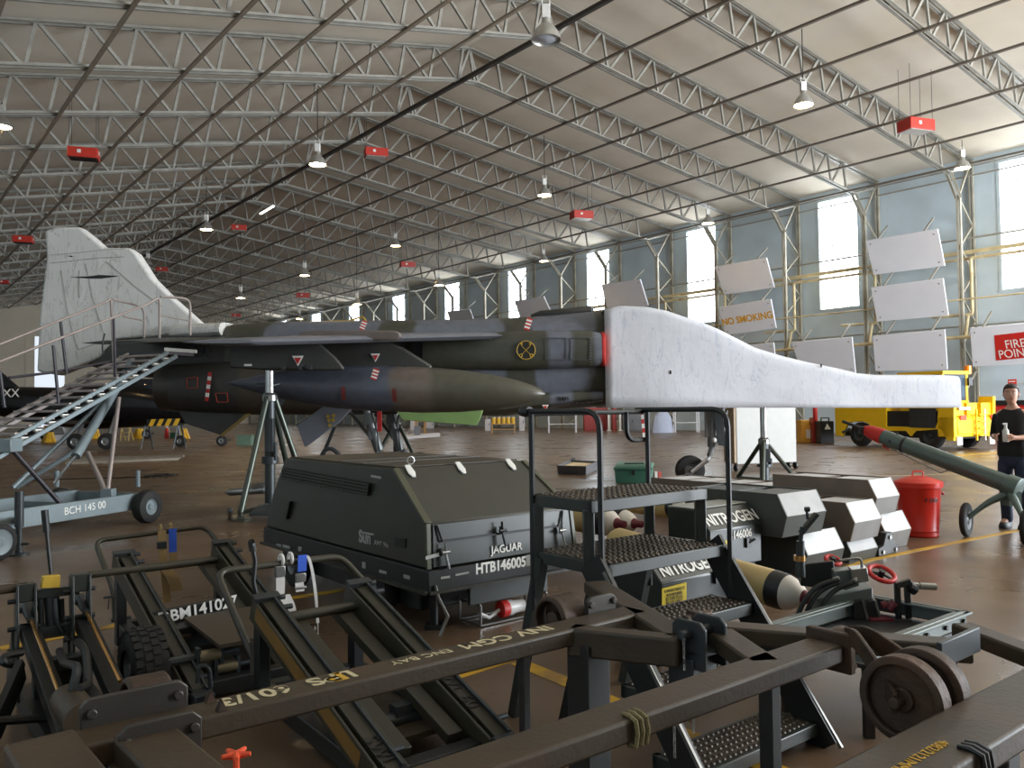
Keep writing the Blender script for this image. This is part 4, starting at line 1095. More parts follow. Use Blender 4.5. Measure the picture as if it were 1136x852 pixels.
for s in (-1, 1): g.prism([c + LD * .05 * s - WD * .012, c + LD * .05 * s + WD * .012, c + LD * .05 * s + WD * .0 + V((0, 0, .028))], -LD * .02 * s)
obj('lug', g, M_RUSTY, es)
# castor rollers
def roller(c, R, w, nm='castor_wheel'):
    g = MB(); g.lathe([(-w * .2, R * .80), (-w / 2, R * .80), (-w / 2, R * .90), (-w * .44, R), (w * .44, R), (w / 2, R * .90), (w / 2, R * .80), (w * .2, R * .80)], c, WD, 36, caps=False)
    g.lathe([(-w * .1, .015), (-w * .12, R * .83), (w * .12, R * .83), (w * .1, .015)], c, WD, 30); g.lathe([(-w * .4, .016), (-w * .38, .03), (w * .38, .03), (w * .4, .016)], c, WD, 16); return obj(nm, g, M_RUSTY, es, bevel=.003)
roller(hg(.58, LA + .15, ZB - .01), .075, .10); roller(hg(1.98, LA + .16, ZB - .03), .085, .12)
c1 = onW(996, 777, 2.02); c1 = hg(2.0, 1.0, .80)
c1 = gp(1003, 775, .775); c2 = c1 + WD * .105
roller(c1, .105, .05); roller(c2, .105, .05)
# castor fork from a plate on the second beam
fp = hg(2.35, LB_, ZB)
g = MB(); R3 = Matrix.Rotation(YAW, 3, 'Z'); g.box(fp + V((0, 0, -.03)), (.03, .15, .12), R3)
for s in (-.06, .06):
    for z in (-.07, .01): g.cyl(fp + LD * s + V((0, 0, z)) + WD * .01, fp + LD * s + V((0, 0, z)) + WD * .03, .014, n=8)
obj('castor_plate', g, M_RUSTY, es, bevel=.006)
g = MB()
hub = fp + WD * .06 + V((0, 0, -.02)); g.lathe([(-.03, .045), (.02, .05), (.05, .04)], hub, WD, 18)
for wo in (-.045, .15):
    e = c1 + WD * wo; P = [hub + WD * .03 + V((0, 0, .015)), hub.lerp(e, .35) + V((0, 0, .06)), hub.lerp(e, .72) + V((0, 0, .035)), e]
    for a, b in zip(fillet(P, .06)[:-1], fillet(P, .06)[1:]): g.beam(a, b, .012, .055, ext=.003)
g.cyl(c1 - WD * .055, c2 + WD * .055, .014, n=12); obj('castor_fork', g, M_RUSTY, es, bevel=.003)
g = MB(); c = gp(1075, 708, ZB); P = [gp(1042, 742, ZB), gp(1085, 722, ZB)]; g.beam(P[0] + V((0, 0, .035)), P[1] + V((0, 0, .035)), .016, .07); g.cyl(c2 + WD * .06 + V((0, 0, .01)), P[0] + V((0, 0, .03)), .022, n=10); obj('axle_bracket', g, M_GUN, es, bevel=.003)
# legs
def leg(p, z1, w=.05, nm='leg'):
    g = MB(); g.beam(V((p.x, p.y, z1)), V((p.x, p.y, 0)), w, w, up=WD); g.box(V((p.x, p.y, .006)), (w * 2, w * 2, .012), R3); return obj(nm, g, M_BLK, es, bevel=.004)
leg(hg(1.90, 2.0, 0), .73, .10); leg(hg(1.66, LA - .02, 0), .73, .028); leg(hg(2.06, LB_ + .02, 0), .73, .045); leg(hg(2.22, LC + .04, 0), .73, .07); leg(hg(.42, LA, 0), .72, .07); leg(hg(1.0, LB_, 0), .73, .06); leg(hg(2.9, LC, 0), .73, .07); leg(hg(1.35, LC, 0), .73, .07)
g = MB(); c = hg(2.06, LB_ + .02, .36)
g.beam(hg(1.98, LB_ + .03, .30), hg(2.02, LB_ + .03, .46), .03, .03); g.beam(hg(2.13, LB_ + .03, .30), hg(2.09, LB_ + .03, .46), .03, .03); obj('leg_gusset', g, M_BLK, es)
# hanging rope ends and chains
def chain(a, n, nm='chain'):
    g = MB()
    for k in range(n):
        c = a - V((0, 0, .016 * k)); d = WD if k % 2 else LD; s = V((0, 0, .008)); g.tube([c + s + d * .003, c + s - d * .003, c - s - d * .003, c - s + d * .003], .0016, 5, closed=True)
    return obj(nm, g, M_STEELB, es)
chain(hg(1.74, LB_ + .10, ZB - .09), 9); chain(hg(1.82, LB_ + .10, ZB - .06), 8)
chain(hg(2.0, 1.68, ZB + .0), 6)
M_ROPE = mat('old rope', (120, 110, 76), .9, 0, .2, 40, bump=.4, bscale=120)
def rope(L, W, w, zt):
    for k in range(3):
        g = MB(); o = W + k * .018
        P = [hg(o, L - w / 2 - .004, zt - .002), hg(o + .004, L - w / 2 - .006, zt - .03), hg(o, L - w / 2 - .004, zt - .06), hg(o, L, zt - .064), hg(o, L + w / 2 + .004, zt - .03), hg(o, L + w / 2, zt + .005), hg(o, L, zt + .005)]
        g.tube(P, .006, 6, closed=True); obj('rope_lashing', g, M_ROPE if L > 1 else M_BLK, es)
rope(LB_ - .045, tohg(onL(703, 810, LB_ - .06)).x, .035, ZB); rope(LC - .065, tohg(onL(1091, 810, LC - .08)).x - .03, .04, ZB)
# stencils: painted to be read from the other side
def stencil(s, W, L, size, m, sx=1.0, bold=.0):
    return text('stencil', s, size, m, es, hg(W, L, ZB + .0012), -WD, -LD, .0006, 'LEFT', sx=sx, bold=bold)
def sW(x, L=LA): return tohg(onL(x, 760, L)).x if False else None
def atA(x, y): return tohg(gp(x, y, ZB))
stencil('LPS', atA(390, 745).x, LA + .035, .085, M_STENCIL, 1.1, .002)
stencil('P', atA(377, 750).x + .012, LA + .035, .085, M_YSTEN, 1.25, .004)
stencil('601/3', atA(325, 765).x, LA + .035, .085, M_STENCIL, .96, .002)
stencil('INV CGM', atA(607, 695).x, LA + .035, .075, M_STENCIL, 1.15, .0015)
stencil('ENC BAY', atA(502, 722).x, LA + .025, .046, M_STENCIL, 1.1)
text('stencil', '4082/2121/MMR', .034, M_YSTEN, es, hg(tohg(onL(1043, 806, LC)).x, LC, ZB + .0012), -WD, -LD, .0006, 'LEFT')
# ------------------------------------------------------------------ loading trolleys with inclined channels
M_OLIVE = mat('olive drab paint', (50, 48, 36), .42, 0, .12, 6, second=(57, 49, 37), s_at=.6, s_soft=.15)
M_OLIVE2 = mat('ochre inner web', (116, 84, 32), .6, 0, .12, 6)
M_BRASS = mat('brassy bright rod', (206, 158, 96), .22, .9, .05)
M_STRAPW = mat('off white webbing', (206, 202, 198), .8, 0, .08, 20)
M_STRAPB = mat('blue webbing', (40, 84, 190), .7, 0, .08, 20)
M_STRAPT = mat('tan webbing', (150, 124, 84), .8, 0, .1, 20)
def inclined(parent, w, lu, zu, ll, zl, width=.115, depth=.10, nm='inclined_channel', m=M_OLIVE, m2=None):
    a, b = hg(w, lu, zu), hg(w, ll, zl)
    g = MB(); g.beam(a, b, width * .52, depth, top=True); d = (b - a).normalized(); n = WD.cross(d).normalized(); n = n if n.z > 0 else -n
    for s in (-.5, .5):
        g.beam(a + WD * (width * s), b + WD * (width * s), .012, depth * 1.15, top=True)
    o = obj(nm, g, m, parent, bevel=.004)
    g = MB(); g.beam(a + WD * width * .30 + n * .012, b + WD * width * .30 + n * .012, .012, .012); g.beam(a - d * .0 + n * .01, a + d * .05 + n * .01, width * 1.15, .02)
    obj('slide_rod', g, M_GUN, o)
    if m2:
        g = MB(); g.beam(a - WD * (width * .5 + .01) - V((0, 0, .03)), b - WD * (width * .5 + .01) - V((0, 0, .03)), .006, .075, top=True); obj('side_web', g, m2, o)
    return o
def hoop(parent, p, r=.019, nm='hoop_handle', bend=.07):
    g = MB(); g.tube(p, r, 12, bend=bend); return obj(nm, g, M_OLIVE, parent)
def trolley(nm, label, wa, wb, lu, zu, ll, zl, inner=(True, True)):
    t = thing(nm, label, 'trolley', hg((wa + wb) / 2, (lu + ll) / 2), YAW)
    for i, w in enumerate((wa, wb)):
        inclined(t, w, lu, zu, ll, zl, m2=None)
        g = MB(); g.beam(hg(w - .02, lu - .02, zu - .05), hg(w - .02, lu - .02, .02), .07, .06, up=WD); obj('upright', g, M_BLK, t, bevel=.005)
        # inner parallel plate
        d = zu - zl
        s = .13 if w == wa else -.13; g = MB()
        if inner[i]: g.beam(hg(w + s, lu - .02, zu - .09), hg(w + s, ll + .15, zl - .0), .075, .05, top=True); obj('inner_rail', g, M_OLIVE, t, bevel=.004)
        for f in (.03, .1, .93):
            p = hg(w + .07, lu + (ll - lu) * f, zu + (zl - zu) * f + .005); g = MB(); g.cyl(p - WD * .03, p + WD * .02, .013, n=8); obj('pin', g, M_GUN, t)
        # front feet
        g = MB(); g.beam(hg(w, ll, zl - .04), hg(w, ll, 0), .06, .06, up=WD); g.box(hg(w, ll - .03, zl - .02), (.10, .08, .05), R3); obj('foot', g, M_GUN, t, bevel=.006)
    zc = zu - .10
    g = MB(); g.cyl(hg(wa + .05, lu - .1, zc), hg(wb - .05, lu - .1, zc), .026, n=14); obj('cross_tube', g, M_OLIVE, t)
    g = MB()
    for w in (wa, wb): g.beam(hg(w, lu, .12), hg(w, ll, .07), .08, .08)
    g.beam(hg(wa, lu, .12), hg(wb, lu, .12), .08, .08); g.beam(hg(wa, ll + .1, .08), hg(wb, ll + .1, .08), .08, .08)
    obj('base_frame', g, M_BLK, t, bevel=.006)
    g = MB(); g.hexa([hg(w, l, z) for z in (.10, .125) for w, l in ((wa, ll + .3), (wb, ll + .3), (wb, lu - .3), (wa, lu - .3))]); obj('base_plate', g, M_RUST, t)
    return t
# --- right trolley
tR = trolley('ramp_trolley', 'olive loading trolley with a white and blue strap on its hoop, beside the cooling unit', 1.60, 2.11, 4.0, .585, 2.74, .15)
def PWt(x, y, w): return onW(x, y, w)
def PLt(x, y, l): return onL(x, y, l)
h0 = [onW(283, 728, 1.52), onW(240, 634, 1.52), onW(375, 618, 2.15), onW(408, 655, 2.15)]
Lr = tohg(h0[1]).y
h0[2] = onL(378, 617, Lr); h0[3] = onL(410, 652, Lr - .12)
h0[0] = onL(281, 730, Lr - .35)
hoop(tR, h0)
g = MB(); g.beam(onL(281, 712, Lr - .33), onL(281, 745, Lr - .36), .03, .04); g.beam(h0[3], hg(2.15, 3.35, .34), .026, .026); obj('hoop_socket', g, M_OLIVE, tR)
g = MB(); g.beam(hg(1.60 - .062, 3.95, .52), hg(1.60 - .062, 2.9, .15), .006, .07); obj('ochre_web', g, M_OLIVE2, tR)
text('stencil', 'SWL 60', .09, M_BLK, tR, hg(1.60 - .035, 2.93, .15 + .0725), LD * -1 + V((0, 0, -.345)), WD, .001)
text('stencil', 'SWL 60', .09, M_BLK, tR, hg(2.11 - .035, 3.2, .15 + .162), LD * -1 + V((0, 0, -.345)), WD, .001)
g = MB(); P = [hg(1.60, 3.93, .53), hg(1.61, 4.02, .60), hg(1.60, 4.03, .72), hg(1.6, 4.06, .80)]; P = [onL(x, y, 4.05) for x, y in ((286, 668), (281, 645), (283, 622), (279, 602))]
g.tube(P, .012, 8); g.tube([P[-1], P[-1] + (P[-1] - P[-2]) * .01, P[-2].lerp(P[-1], .55)], .018, 10); obj('pump_lever', g, M_BLK, tR)
g = MB(); c = onL(401, 706, 3.2); g.cyl(hg(1.78, 3.2, .14), hg(2.0, 3.2, .14), .035, n=14); g.box(hg(1.9, 3.2, .18), (.08, .06, .05), R3); g.cyl(hg(1.72, 2.95, .14), hg(1.72, 3.4, .14), .02, n=10); obj('coupling', g, M_GUN, tR)
# --- middle trolley
tM = trolley('ramp_trolley', 'olive loading trolley with plate marked DBM141027 and tan strap on its hoop', 1.37, 2.0, 5.77, .6, 4.25, .10, (False, True))
Lm = tohg(onW(105, 601, 1.30)).y
h1 = [onL(128, 688, Lm - .30), onL(126, 655, Lm - .28), onL(105, 600, Lm), onL(228, 584, Lm), onL(262, 628, Lm - .30), onL(272, 660, Lm - .42)]
hoop(tM, h1, .017)
g = MB(); c = onL(124, 662, Lm - .30); g.cyl(c - WD * .05, c + WD * .10, .008, n=8); c = onL(127, 688, Lm - .3); g.cyl(c - WD * .02, c + WD * .10, .014, n=8); g.tube([onL(121, 664, Lm - .3), onL(120, 676, Lm - .3)], .004, 5); obj('hoop_pin', g, M_GUN, tM)
# number plate box between the channels
P = [onL(x, y, 5.0) for x, y in ((170, 680), (244, 665), (250, 685), (178, 702))]
g = MB(); g.prism(P, LD * .05); npz = obj('number_plate', g, M_BLK, tM, bevel=.004)
o = onL(175, 692.5, 5.0) - LD * .008; r = onL(243, 676, 5.0) - onL(175, 692.5, 5.0)
r_ = WD
text('lettering', 'DBM141027', .092, M_WHITEP, npz, o, r, V((0, 0, 1)), .001, sx=.98, bold=.002)
g = MB(); P = [onL(x, y, 4.85) for x, y in ((180, 702), (252, 684), (262, 708), (196, 724))]; g.prism(P, LD * .25); obj('battery_box', g, M_BLK, tM, bevel=.008)
g = MB()
for k in range(3): g.box(onL(205 + 20 * k, 706 - 4.5 * k, 4.84), (.06, .03, .02), R3)
obj('terminal', g, M_RUSTY, tM)
for x, y in ((232, 727), (251, 739)):
    c = onL(x, y, 4.5); g = MB(); g.cyl(c - WD * .055, c + WD * .055, .033, n=16); ro = obj('roller', g, M_BRASS if False else mat('dull zinc roller', (150, 136, 108), .35, .6, .1), tM)
    g = MB(); g.box(c - WD * .06, (.02, .05, .1), R3); obj('roller_bracket', g, M_GUN, ro)
    g = MB(); g.box(c + WD * .06, (.02, .05, .1), R3); g.cyl(c + WD * .06, c + WD * .16, .016, n=8); obj('roller_bracket', g, M_GUN, ro)
P = [onL(x, y, 4.45) for x, y in ((196, 726), (282, 716), (283, 760), (240, 758))]
g = MB(); g.prism([hg(1.5, 4.35, .27), hg(1.93, 4.35, .27), hg(1.93, 4.95, .30), hg(1.5, 4.95, .30)], V((0, 0, .02))); obj('roller_table', g, M_RUST, tM)
g = MB(); g.tube([onL(219, 758, 4.2), onL(221, 738, 4.2), onL(232, 740, 4.2), onL(234, 762, 4.2)], .012, 8, bend=.03); obj('drawbar_eye', g, M_GUN, tM)
# chunky tyres
def tyre(parent, c, R, w):
    T, H_ = MB(), MB(); wheel(T, H_, c, WD, R, w, .5)
    n = 26
    for k in range(n):
        a = 2 * PI * k / n; d = LD * math.cos(a) + V((0, 0, 1)) * math.sin(a); tg = LD * -math.sin(a) + V((0, 0, 1)) * math.cos(a)
        for s in (-.36, -.12, .12, .36):
            e = .5 if s in (-.36, .12) else 0
            a2 = a + e * 2 * PI / n; d2 = LD * math.cos(a2) + V((0, 0, 1)) * math.sin(a2)
            M3 = Matrix((WD, d2, WD.cross(d2))).transposed(); T.box(c + d2 * (R * (1.0 if abs(s) < .2 else .955)) + WD * (w * s), (w * .2, R * .07, R * .17), M3)
    o = obj('tyre', T, M_TYRE, parent); obj('wheel_hub', H_, M_HUB, o)
tyre(tM, hg(1.17, 4.52, .20), .20, .17)
g = MB(); g.cyl(hg(1.25, 4.52, .2), hg(1.5, 4.52, .2), .025, n=10); obj('axle', g, M_GUN, tM)
c = gp(262, 838, .30); g = MB()
for k in range(5): a5 = k * 2 * PI / 5; g.cyl(c, c + V((.05 * math.cos(a5), .05 * math.sin(a5), .006)), .016, .008, 8)
g.cyl(c - V((0, 0, .22)), c, .012, n=8); obj('orange_knob', g, mat('orange plastic knob', (226, 84, 48), .45), tR)

# --- left trolley with hydraulic rams
tL = thing('ramp_trolley', 'dark loading trolley with two bright hydraulic rams, a yellow plate and a hand lever', 'trolley', hg(1.0, 4.4), YAW)
lu = 4.92
wa = tohg(onL(28, 660, lu)).x; wb = tohg(onL(88.5, 650, lu - .05)).x
for i, (x, yt, ra, rb) in enumerate(((28, 648, (34, 687), (78, 802)), (88.5, 637, (95, 678), (133, 756)))):
    l_ = lu - .05 * i; w = (wa, wb)[i]
    zt_ = onL(x, yt, l_).z
    g = MB()
    for s in (-.04, .04): g.beam(hg(w + s, l_, zt_), hg(w + s, l_ - .05, .05), .09, .012, up=WD)
    g.box(hg(w, l_, zt_ - .04), (.085, .08, .09), R3); obj('upright', g, M_DG2, tL, bevel=.004)
    a = onW(*ra, w + .02); k = onW(*rb, w + .02)
    g = MB(); g.cyl(a, k, .009, n=12); obj('ram_rod', g, M_BRASS, tL)
    dd = (k - a).normalized(); g = MB(); g.cyl(a - dd * .16, a + dd * .02, .03, .018, 14); g.cyl(a - dd * .12 + WD * .05, a - dd * .12 - WD * .05, .016, n=10); obj('ram_head', g, M_GUN, tL)
    n_ = dd.cross(WD).normalized(); n_ = n_ if n_.z > 0 else -n_
    g = MB(); g.beam(a - n_ * .04 - dd * .05, k - n_ * .05 + dd * .1, .085, .07, top=True); obj('inclined_channel', g, M_BLK, tL, bevel=.004)
    g = MB(); g.prism([hg(w - .055, l_ + .05, zt_ - .22), hg(w - .055, l_ + .22, .10), hg(w - .055, l_ - .05, .10)], WD * .012); obj('gusset', g, M_DG2, tL)
    for z in (.08, .22, .33):
        p = hg(w + .06, l_ - .01, zt_ - z); g = MB(); g.cyl(p - WD * .14, p + WD * .01, .012, n=8); obj('pin', g, M_GUN, tL)
g = MB(); q_ = onL(20, 652, lu); g.cyl(q_ + WD * .04, q_ - WD * .5, .024, n=12); obj('side_tube', g, M_RUST, tL)
g = MB(); q_ = onL(97, 638, lu); g.cyl(q_, q_ + WD * .36, .020, n=12); obj('side_tube', g, M_OLIVE, tL)
cz = onL(60, 656, lu).z
g = MB(); g.beam(hg(wa, lu, cz), hg(wb, lu - .04, cz + .0), .04, .045); obj('cross_member', g, M_DG2, tL, bevel=.004)
g = MB(); g.beam(hg(wa, 3.9, .1), hg(wb, 3.9, .1), .09, .09); obj('cross_member', g, M_DG2, tL, bevel=.004)
g = MB(); g.beam(hg(wa, lu - .25, .26), hg(wb, lu - .25, .26), .09, .06); g.hexa([hg(w, l, z) for z in (.05, .25) for w, l in ((wa, lu - .27), (wb, lu - .27), (wb, lu - .2), (wa, lu - .2))])
obj('cross_member', g, M_DG2, tL, bevel=.004)
P = [onL(x, y, lu - .06) for x, y in ((48, 640), (67, 638), (67, 652), (46, 653))]
g = MB(); g.prism(P, LD * .05); obj('yellow_plate', g, M_YEL, tL, bevel=.004)
P = [onL(x, y, lu) for x, y in ((57, 640), (54, 612), (52, 590))]; g = MB(); g.tube(P, .010, 8); lv = obj('hand_lever', g, M_BLK, tL)
P = [onL(x, y, lu) for x, y in ((52, 590), (50.5, 578), (49.5, 566))]; g = MB(); g.tube(P, .018, 10); obj('lever_grip', g, M_BLK, lv)
g = MB()
for x in (45, 68): g.cyl(onL(x, 664, lu), onL(x + 1, 700, lu), .014, n=10)
g.cyl(onL(57, 660, lu), onL(59, 702, lu), .036, n=14); g.box(onL(57, 699, lu), (.16, .10, .06), R3); g.tube([onL(61, 664, lu - .04), onL(63, 690, lu - .05), onL(70, 702, lu - .05)], .012, 8)
obj('pump_unit', g, M_GUN, tL, bevel=.003)
wm = (wa + wb) / 2
g = MB(); c = onL(86, 792, 3.75); g.cyl(c - LD * .10, c + LD * .2, .07, n=22); obj('motor_can', g, M_RUST, tL)
g = MB(); g.tube([c + LD * .1 + V((0, 0, .07)), c + V((-.05, .1, .16)), onL(70, 735, 4.3), onL(66, 722, 4.6)], .018, 8, bend=.08); g.tube([c + LD * .1 + V((0.02, 0, .07)), onL(98, 760, 4.2), onL(95, 720, 4.4), onL(86, 712, 4.6)], .02, 8, bend=.08); obj('hose', g, M_BLK, tL)
g = MB(); g.tube([onW(24, 724, wa - .05), onL(4, 728, 4.6), onL(3, 736, 4.55), onW(24, 738, wa - .05)], .018, 10, bend=.04); g.beam(hg(wa - .06, 4.6, .28), hg(wa - .2, 4.3, .12), .03, .12); obj('side_bracket', g, M_BLK, tL)
tyre(tL, hg(wa - .26, 4.3, .17), .17, .12)
g = MB(); g.beam(hg(wa, 3.75, .06), hg(wa, 4.95, .06), .07, .1); g.beam(hg(wb, 3.75, .06), hg(wb, 4.95, .06), .07, .1); g.cyl(hg(wa - .3, 4.3, .17), hg(wa, 4.3, .12), .02, n=8); obj('base_frame', g, M_BLK, tL)

# --- straps hung over the hoops
def ribbon(mb, pts, w, th=.003, side=None):
    pts = fillet([V(p) for p in pts], .05)
    for a, b in zip(pts[:-1], pts[1:]):
        d = (b - a)
        if d.length < 1e-5: continue
        s = (side or WD); n = d.normalized().cross(s).normalized()
        mb.hexa([a - s * w / 2 - n * th / 2, a + s * w / 2 - n * th / 2, b + s * w / 2 - n * th / 2, b - s * w / 2 - n * th / 2, a - s * w / 2 + n * th / 2, a + s * w / 2 + n * th / 2, b + s * w / 2 + n * th / 2, b - s * w / 2 + n * th / 2])
sR = thing('ratchet_strap', 'white webbing strap with blue end, hung over the hoop by the cooling unit', 'strap', onL(320, 660, Lr), YAW, 'ratchet straps on the hoops')
f = lambda x, y, o=.0: onL(x, y, Lr) - LD * (.03 + o)
g = MB(); ribbon(g, [f(308, 628), f(309, 650), f(308, 662)], .05, .004); ribbon(g, [f(310, 659, .01), f(316, 672, .02), f(318, 690, .01)], .085, .01); ribbon(g, [f(336, 615), f(340, 617), f(344, 632), f(348, 660), f(350, 690)], .018, .003)
g.torus(onL(312, 621, Lr), WD, .028, .009, 16, 8); g.torus(onL(322, 619, Lr), WD, .028, .009, 16, 8); ribbon(g, [f(330, 655, .005), f(329, 645, .005)], .05, .006)
obj('webbing', g, M_STRAPW, sR)
g = MB(); ribbon(g, [f(333, 615), f(332.5, 633)], .052, .006); obj('blue_webbing', g, M_STRAPB, sR)
g = MB(); c = f(331, 640); g.box(c, (.06, .02, .05), R3); g.box(f(331, 651), (.065, .025, .015), R3); obj('buckle', g, M_STEELB, sR, bevel=.004)
g = MB(); g.box(f(308, 633), (.055, .03, .06), R3); obj('buckle', g, M_STEELB, sR, bevel=.004)
g = MB(); g.torus(onL(349.5, 697, Lr), WD, .01, .002, 10, 5); g.tube([f(350, 690), f(350.5, 715)], .0025, 5); obj('cord_end', g, M_STRAPW, sR)
sM = thing('ratchet_strap', 'tan webbing strap with blue end, hung over the hoop behind the DBM141027 plate', 'strap', onL(185, 640, Lm), YAW, 'ratchet straps on the hoops')
f = lambda x, y, o=.0: onL(x, y, Lm) - LD * (.03 + o)
g = MB(); ribbon(g, [f(178, 588), f(179, 610), f(181, 630), f(184, 668)], .055, .004); ribbon(g, [f(180, 628, .02), f(190, 640, .03), f(194, 654, .02)], .08, .008); g.torus(onL(178, 586.5, Lm), WD, .026, .009, 16, 8); g.torus(onL(189, 585, Lm), WD, .026, .009, 16, 8); ribbon(g, [f(191, 612), f(191.5, 630)], .05, .004)
obj('webbing', g, M_STRAPT, sM)
g = MB(); ribbon(g, [f(190, 586), f(190.5, 612)], .052, .006); obj('blue_webbing', g, M_STRAPB, sM)
g = MB(); g.box(f(191, 624), (.065, .025, .02), R3); obj('buckle', g, M_GUN, sM, bevel=.004)
g = MB(); g.box(f(178, 604), (.065, .03, .05), R3); obj('buckle', g, M_GUN, sM, bevel=.004)
# ------------------------------------------------------------------ nitrogen trolleys
M_TANB = mat('tan gas bottle paint', (196, 170, 116), .5, 0, .08, 4, second=(120, 70, 34), s_at=.66, s_scale=4, s_soft=.05)
M_MAROON = mat('maroon valve cap', (96, 24, 36), .5, 0, .1)
M_WHITEB = mat('scuffed white bottle shoulder', (206, 198, 186), .5, 0, .08, 6, second=(170, 140, 116), s_at=.68)
M_PALEROOF = mat('pale cabinet roof', (150, 152, 146), .5, 0, .06)
M_YLAB = mat('yellow notice', (226, 200, 40), .5, 0, .04)
def bottle(nm, label, neck, back, R, group='gas bottles on the nitrogen trolleys'):
    t = thing(nm, label, 'gas bottle', (neck + back) / 2, YAW, group)
    d = (back - neck).normalized(); L = (back - neck).length
    g = MB(); g.lathe([(.22, R * .97), (.26, R), (L - .05, R), (L - .01, R * .8), (L, R * .3)], neck, d, 28); obj('body', g, M_TANB, t)
    g = MB(); g.lathe([(.14, R * .93), (.17, R * .99), (.235, R * 1.01), (.24, R * .9)], neck, d, 28); obj('black_band', g, M_BLK, t)
    g = MB(); g.lathe([(.02, R * .35), (.05, R * .58), (.10, R * .82), (.15, R * .95)], neck, d, 28); obj('shoulder', g, M_WHITEB, t)
    g = MB(); g.lathe([(-.07, R * .12), (-.065, R * .26), (0, R * .28), (.015, R * .38), (.04, R * .42)], neck, d, 20); obj('valve_cap', g, M_MAROON, t)
    return t
bottle('gas_bottle', 'large rusty tan gas bottle with black band and white neck, lying beside the steps', hg(4.47, 2.80, .345), hg(4.47, 4.42, .49), .115)
bottle('gas_bottle', 'tan gas bottle with the largest white neck seen under the top platform', onL(687, 581, 5.1), onL(687, 581, 5.1) + LD * 1.1, .125)
bottle('gas_bottle', 'gas bottle with maroon cap at the middle of the three necks under the platform', onL(706, 581, 5.15), onL(706, 581, 5.15) + LD * 1.1, .12)
bottle('gas_bottle', 'gas bottle with pale neck beside the NITROGEN cabinet marked S146006', onL(765, 564, 5.6), onL(765, 564, 5.6) + LD * 1.1, .12)
def cabinet(label, w0, w1, l0, l1, z0, z1, ch, txt, tsize, to, num=None, notice=None):
    t = thing('nitrogen_cabinet', label, 'cabinet', hg((w0 + w1) / 2, (l0 + l1) / 2), YAW, 'nitrogen trolley cabinets')
    A = [hg(w, l, z0) for w, l in ((w0, l0), (w1, l0), (w1, l1), (w0, l1))]
    B = [hg(w, l, z1 - ch) for w, l in ((w0, l0), (w1, l0), (w1, l1), (w0, l1))]
    C = [hg(w, l, z1) for w, l in ((w0, l0 + ch * .9), (w1, l0 + ch * .9), (w1, l1), (w0, l1))]
    g = MB(); g.loft([A, B, C]); obj('cabinet_body', g, M_DG2, t, bevel=.01)
    g = MB(); g.prism([C[0] + V((0, 0, .001)), C[1] + V((0, 0, .001)), C[2], C[3]], V((0, 0, .012))); obj('cabinet_roof', g, M_PALEROOF, t, bevel=.004)
    sl = (C[0] - B[0]).normalized(); n = WD.cross(sl).normalized()
    if n.z < 0: n = -n
    o = B[0].lerp(B[1], to) + sl * ((C[0] - B[0]).length * .22) + n * .004
    text('lettering', txt, tsize, M_WHITEP, t, o, WD, sl, .001, sx=.92, bold=.003)
    if num: text('lettering', num, tsize * .62, M_WHITEP, t, hg(w0 + (w1 - w0) * .36, l0 - .006, z1 - ch - tsize * .62), WD, V((0, 0, 1)), .001, sx=.95, bold=.002)
    g = MB(); c = hg(w1 - .2, l0 - .01, z0 + .18); g.box(c, (.06, .02, .08), R3); g.cyl(c, c + WD * .05 - LD * .03 + V((0, 0, .03)), .012, n=8); obj('door_handle', g, M_BLK, t)
    # carriage under the cabinet
    g = MB(); g.beam(hg(w0, l0 + .1, z0 - .04), hg(w1, l0 + .1, z0 - .04), .06, .07); g.beam(hg(w0, l1 - .1, z0 - .04), hg(w1, l1 - .1, z0 - .04), .06, .07)
    for w in (w0 + .1, w1 - .1): g.beam(hg(w, l0 + .05, z0 - .05), hg(w, l1 + .1, z0 - .05), .07, .06)
    obj('chassis', g, M_BLK, t)
    for w in (w0 + .04, w1 - .04):
        T, H_ = MB(), MB(); wheel(T, H_, hg(w, l1 - .1, .13), WD, .13, .07); wo = obj('wheel', T, M_TYRE, t); obj('wheel_hub', H_, M_HUB, wo)
    for w in (w0 + .1, w1 - .1):
        g = MB(); g.cyl(hg(w, l0 + .12, 0), hg(w, l0 + .12, z0), .025, n=10); obj('stand_leg', g, M_BLK, t)
    return t
c1_ = cabinet('green nitrogen cabinet with pale roof marked NITROGEN S146006 behind the steps', 5.44, 6.14, 4.28, 4.72, .16, .645, .16, 'NITROGEN', .15, .03, 'S146006')
g = MB(); g.hexa([hg(w, l, z) for z in (.33, .39) for w, l in ((5.47, 4.272), (5.66, 4.272), (5.66, 4.28), (5.47, 4.28))]); obj('yellow_label', g, M_YLAB, c1_)
c2_ = cabinet('nearer nitrogen cabinet with yellow notice, seen between the treads of the work steps', 3.565, 4.26, 3.15, 3.55, .30, .625, .12, 'NITROGEN', .106, .06)
G = lambda x, y: onL(x, y, 3.143)
g = MB(); P = [G(734, 653), G(761, 646), G(761, 668), G(734, 675)]; g.prism(P, -LD * .004); yl = obj('yellow_notice', g, M_YLAB, c2_)
r = WD
for k, s in enumerate(('TO PREVENT DAMAGE TO', 'FROM PRESSURISING', 'RETAIN PLUG', 'IN USE ONLY')):
    o = G(747.5, 655.5 + 4.6 * k) - LD * .006; text('lettering', s, .024 if k < 2 else .03, M_BLK, yl, o, r, V((0, 0, 1)), .0005, 'CENTER', sx=.62 if k < 2 else .8)

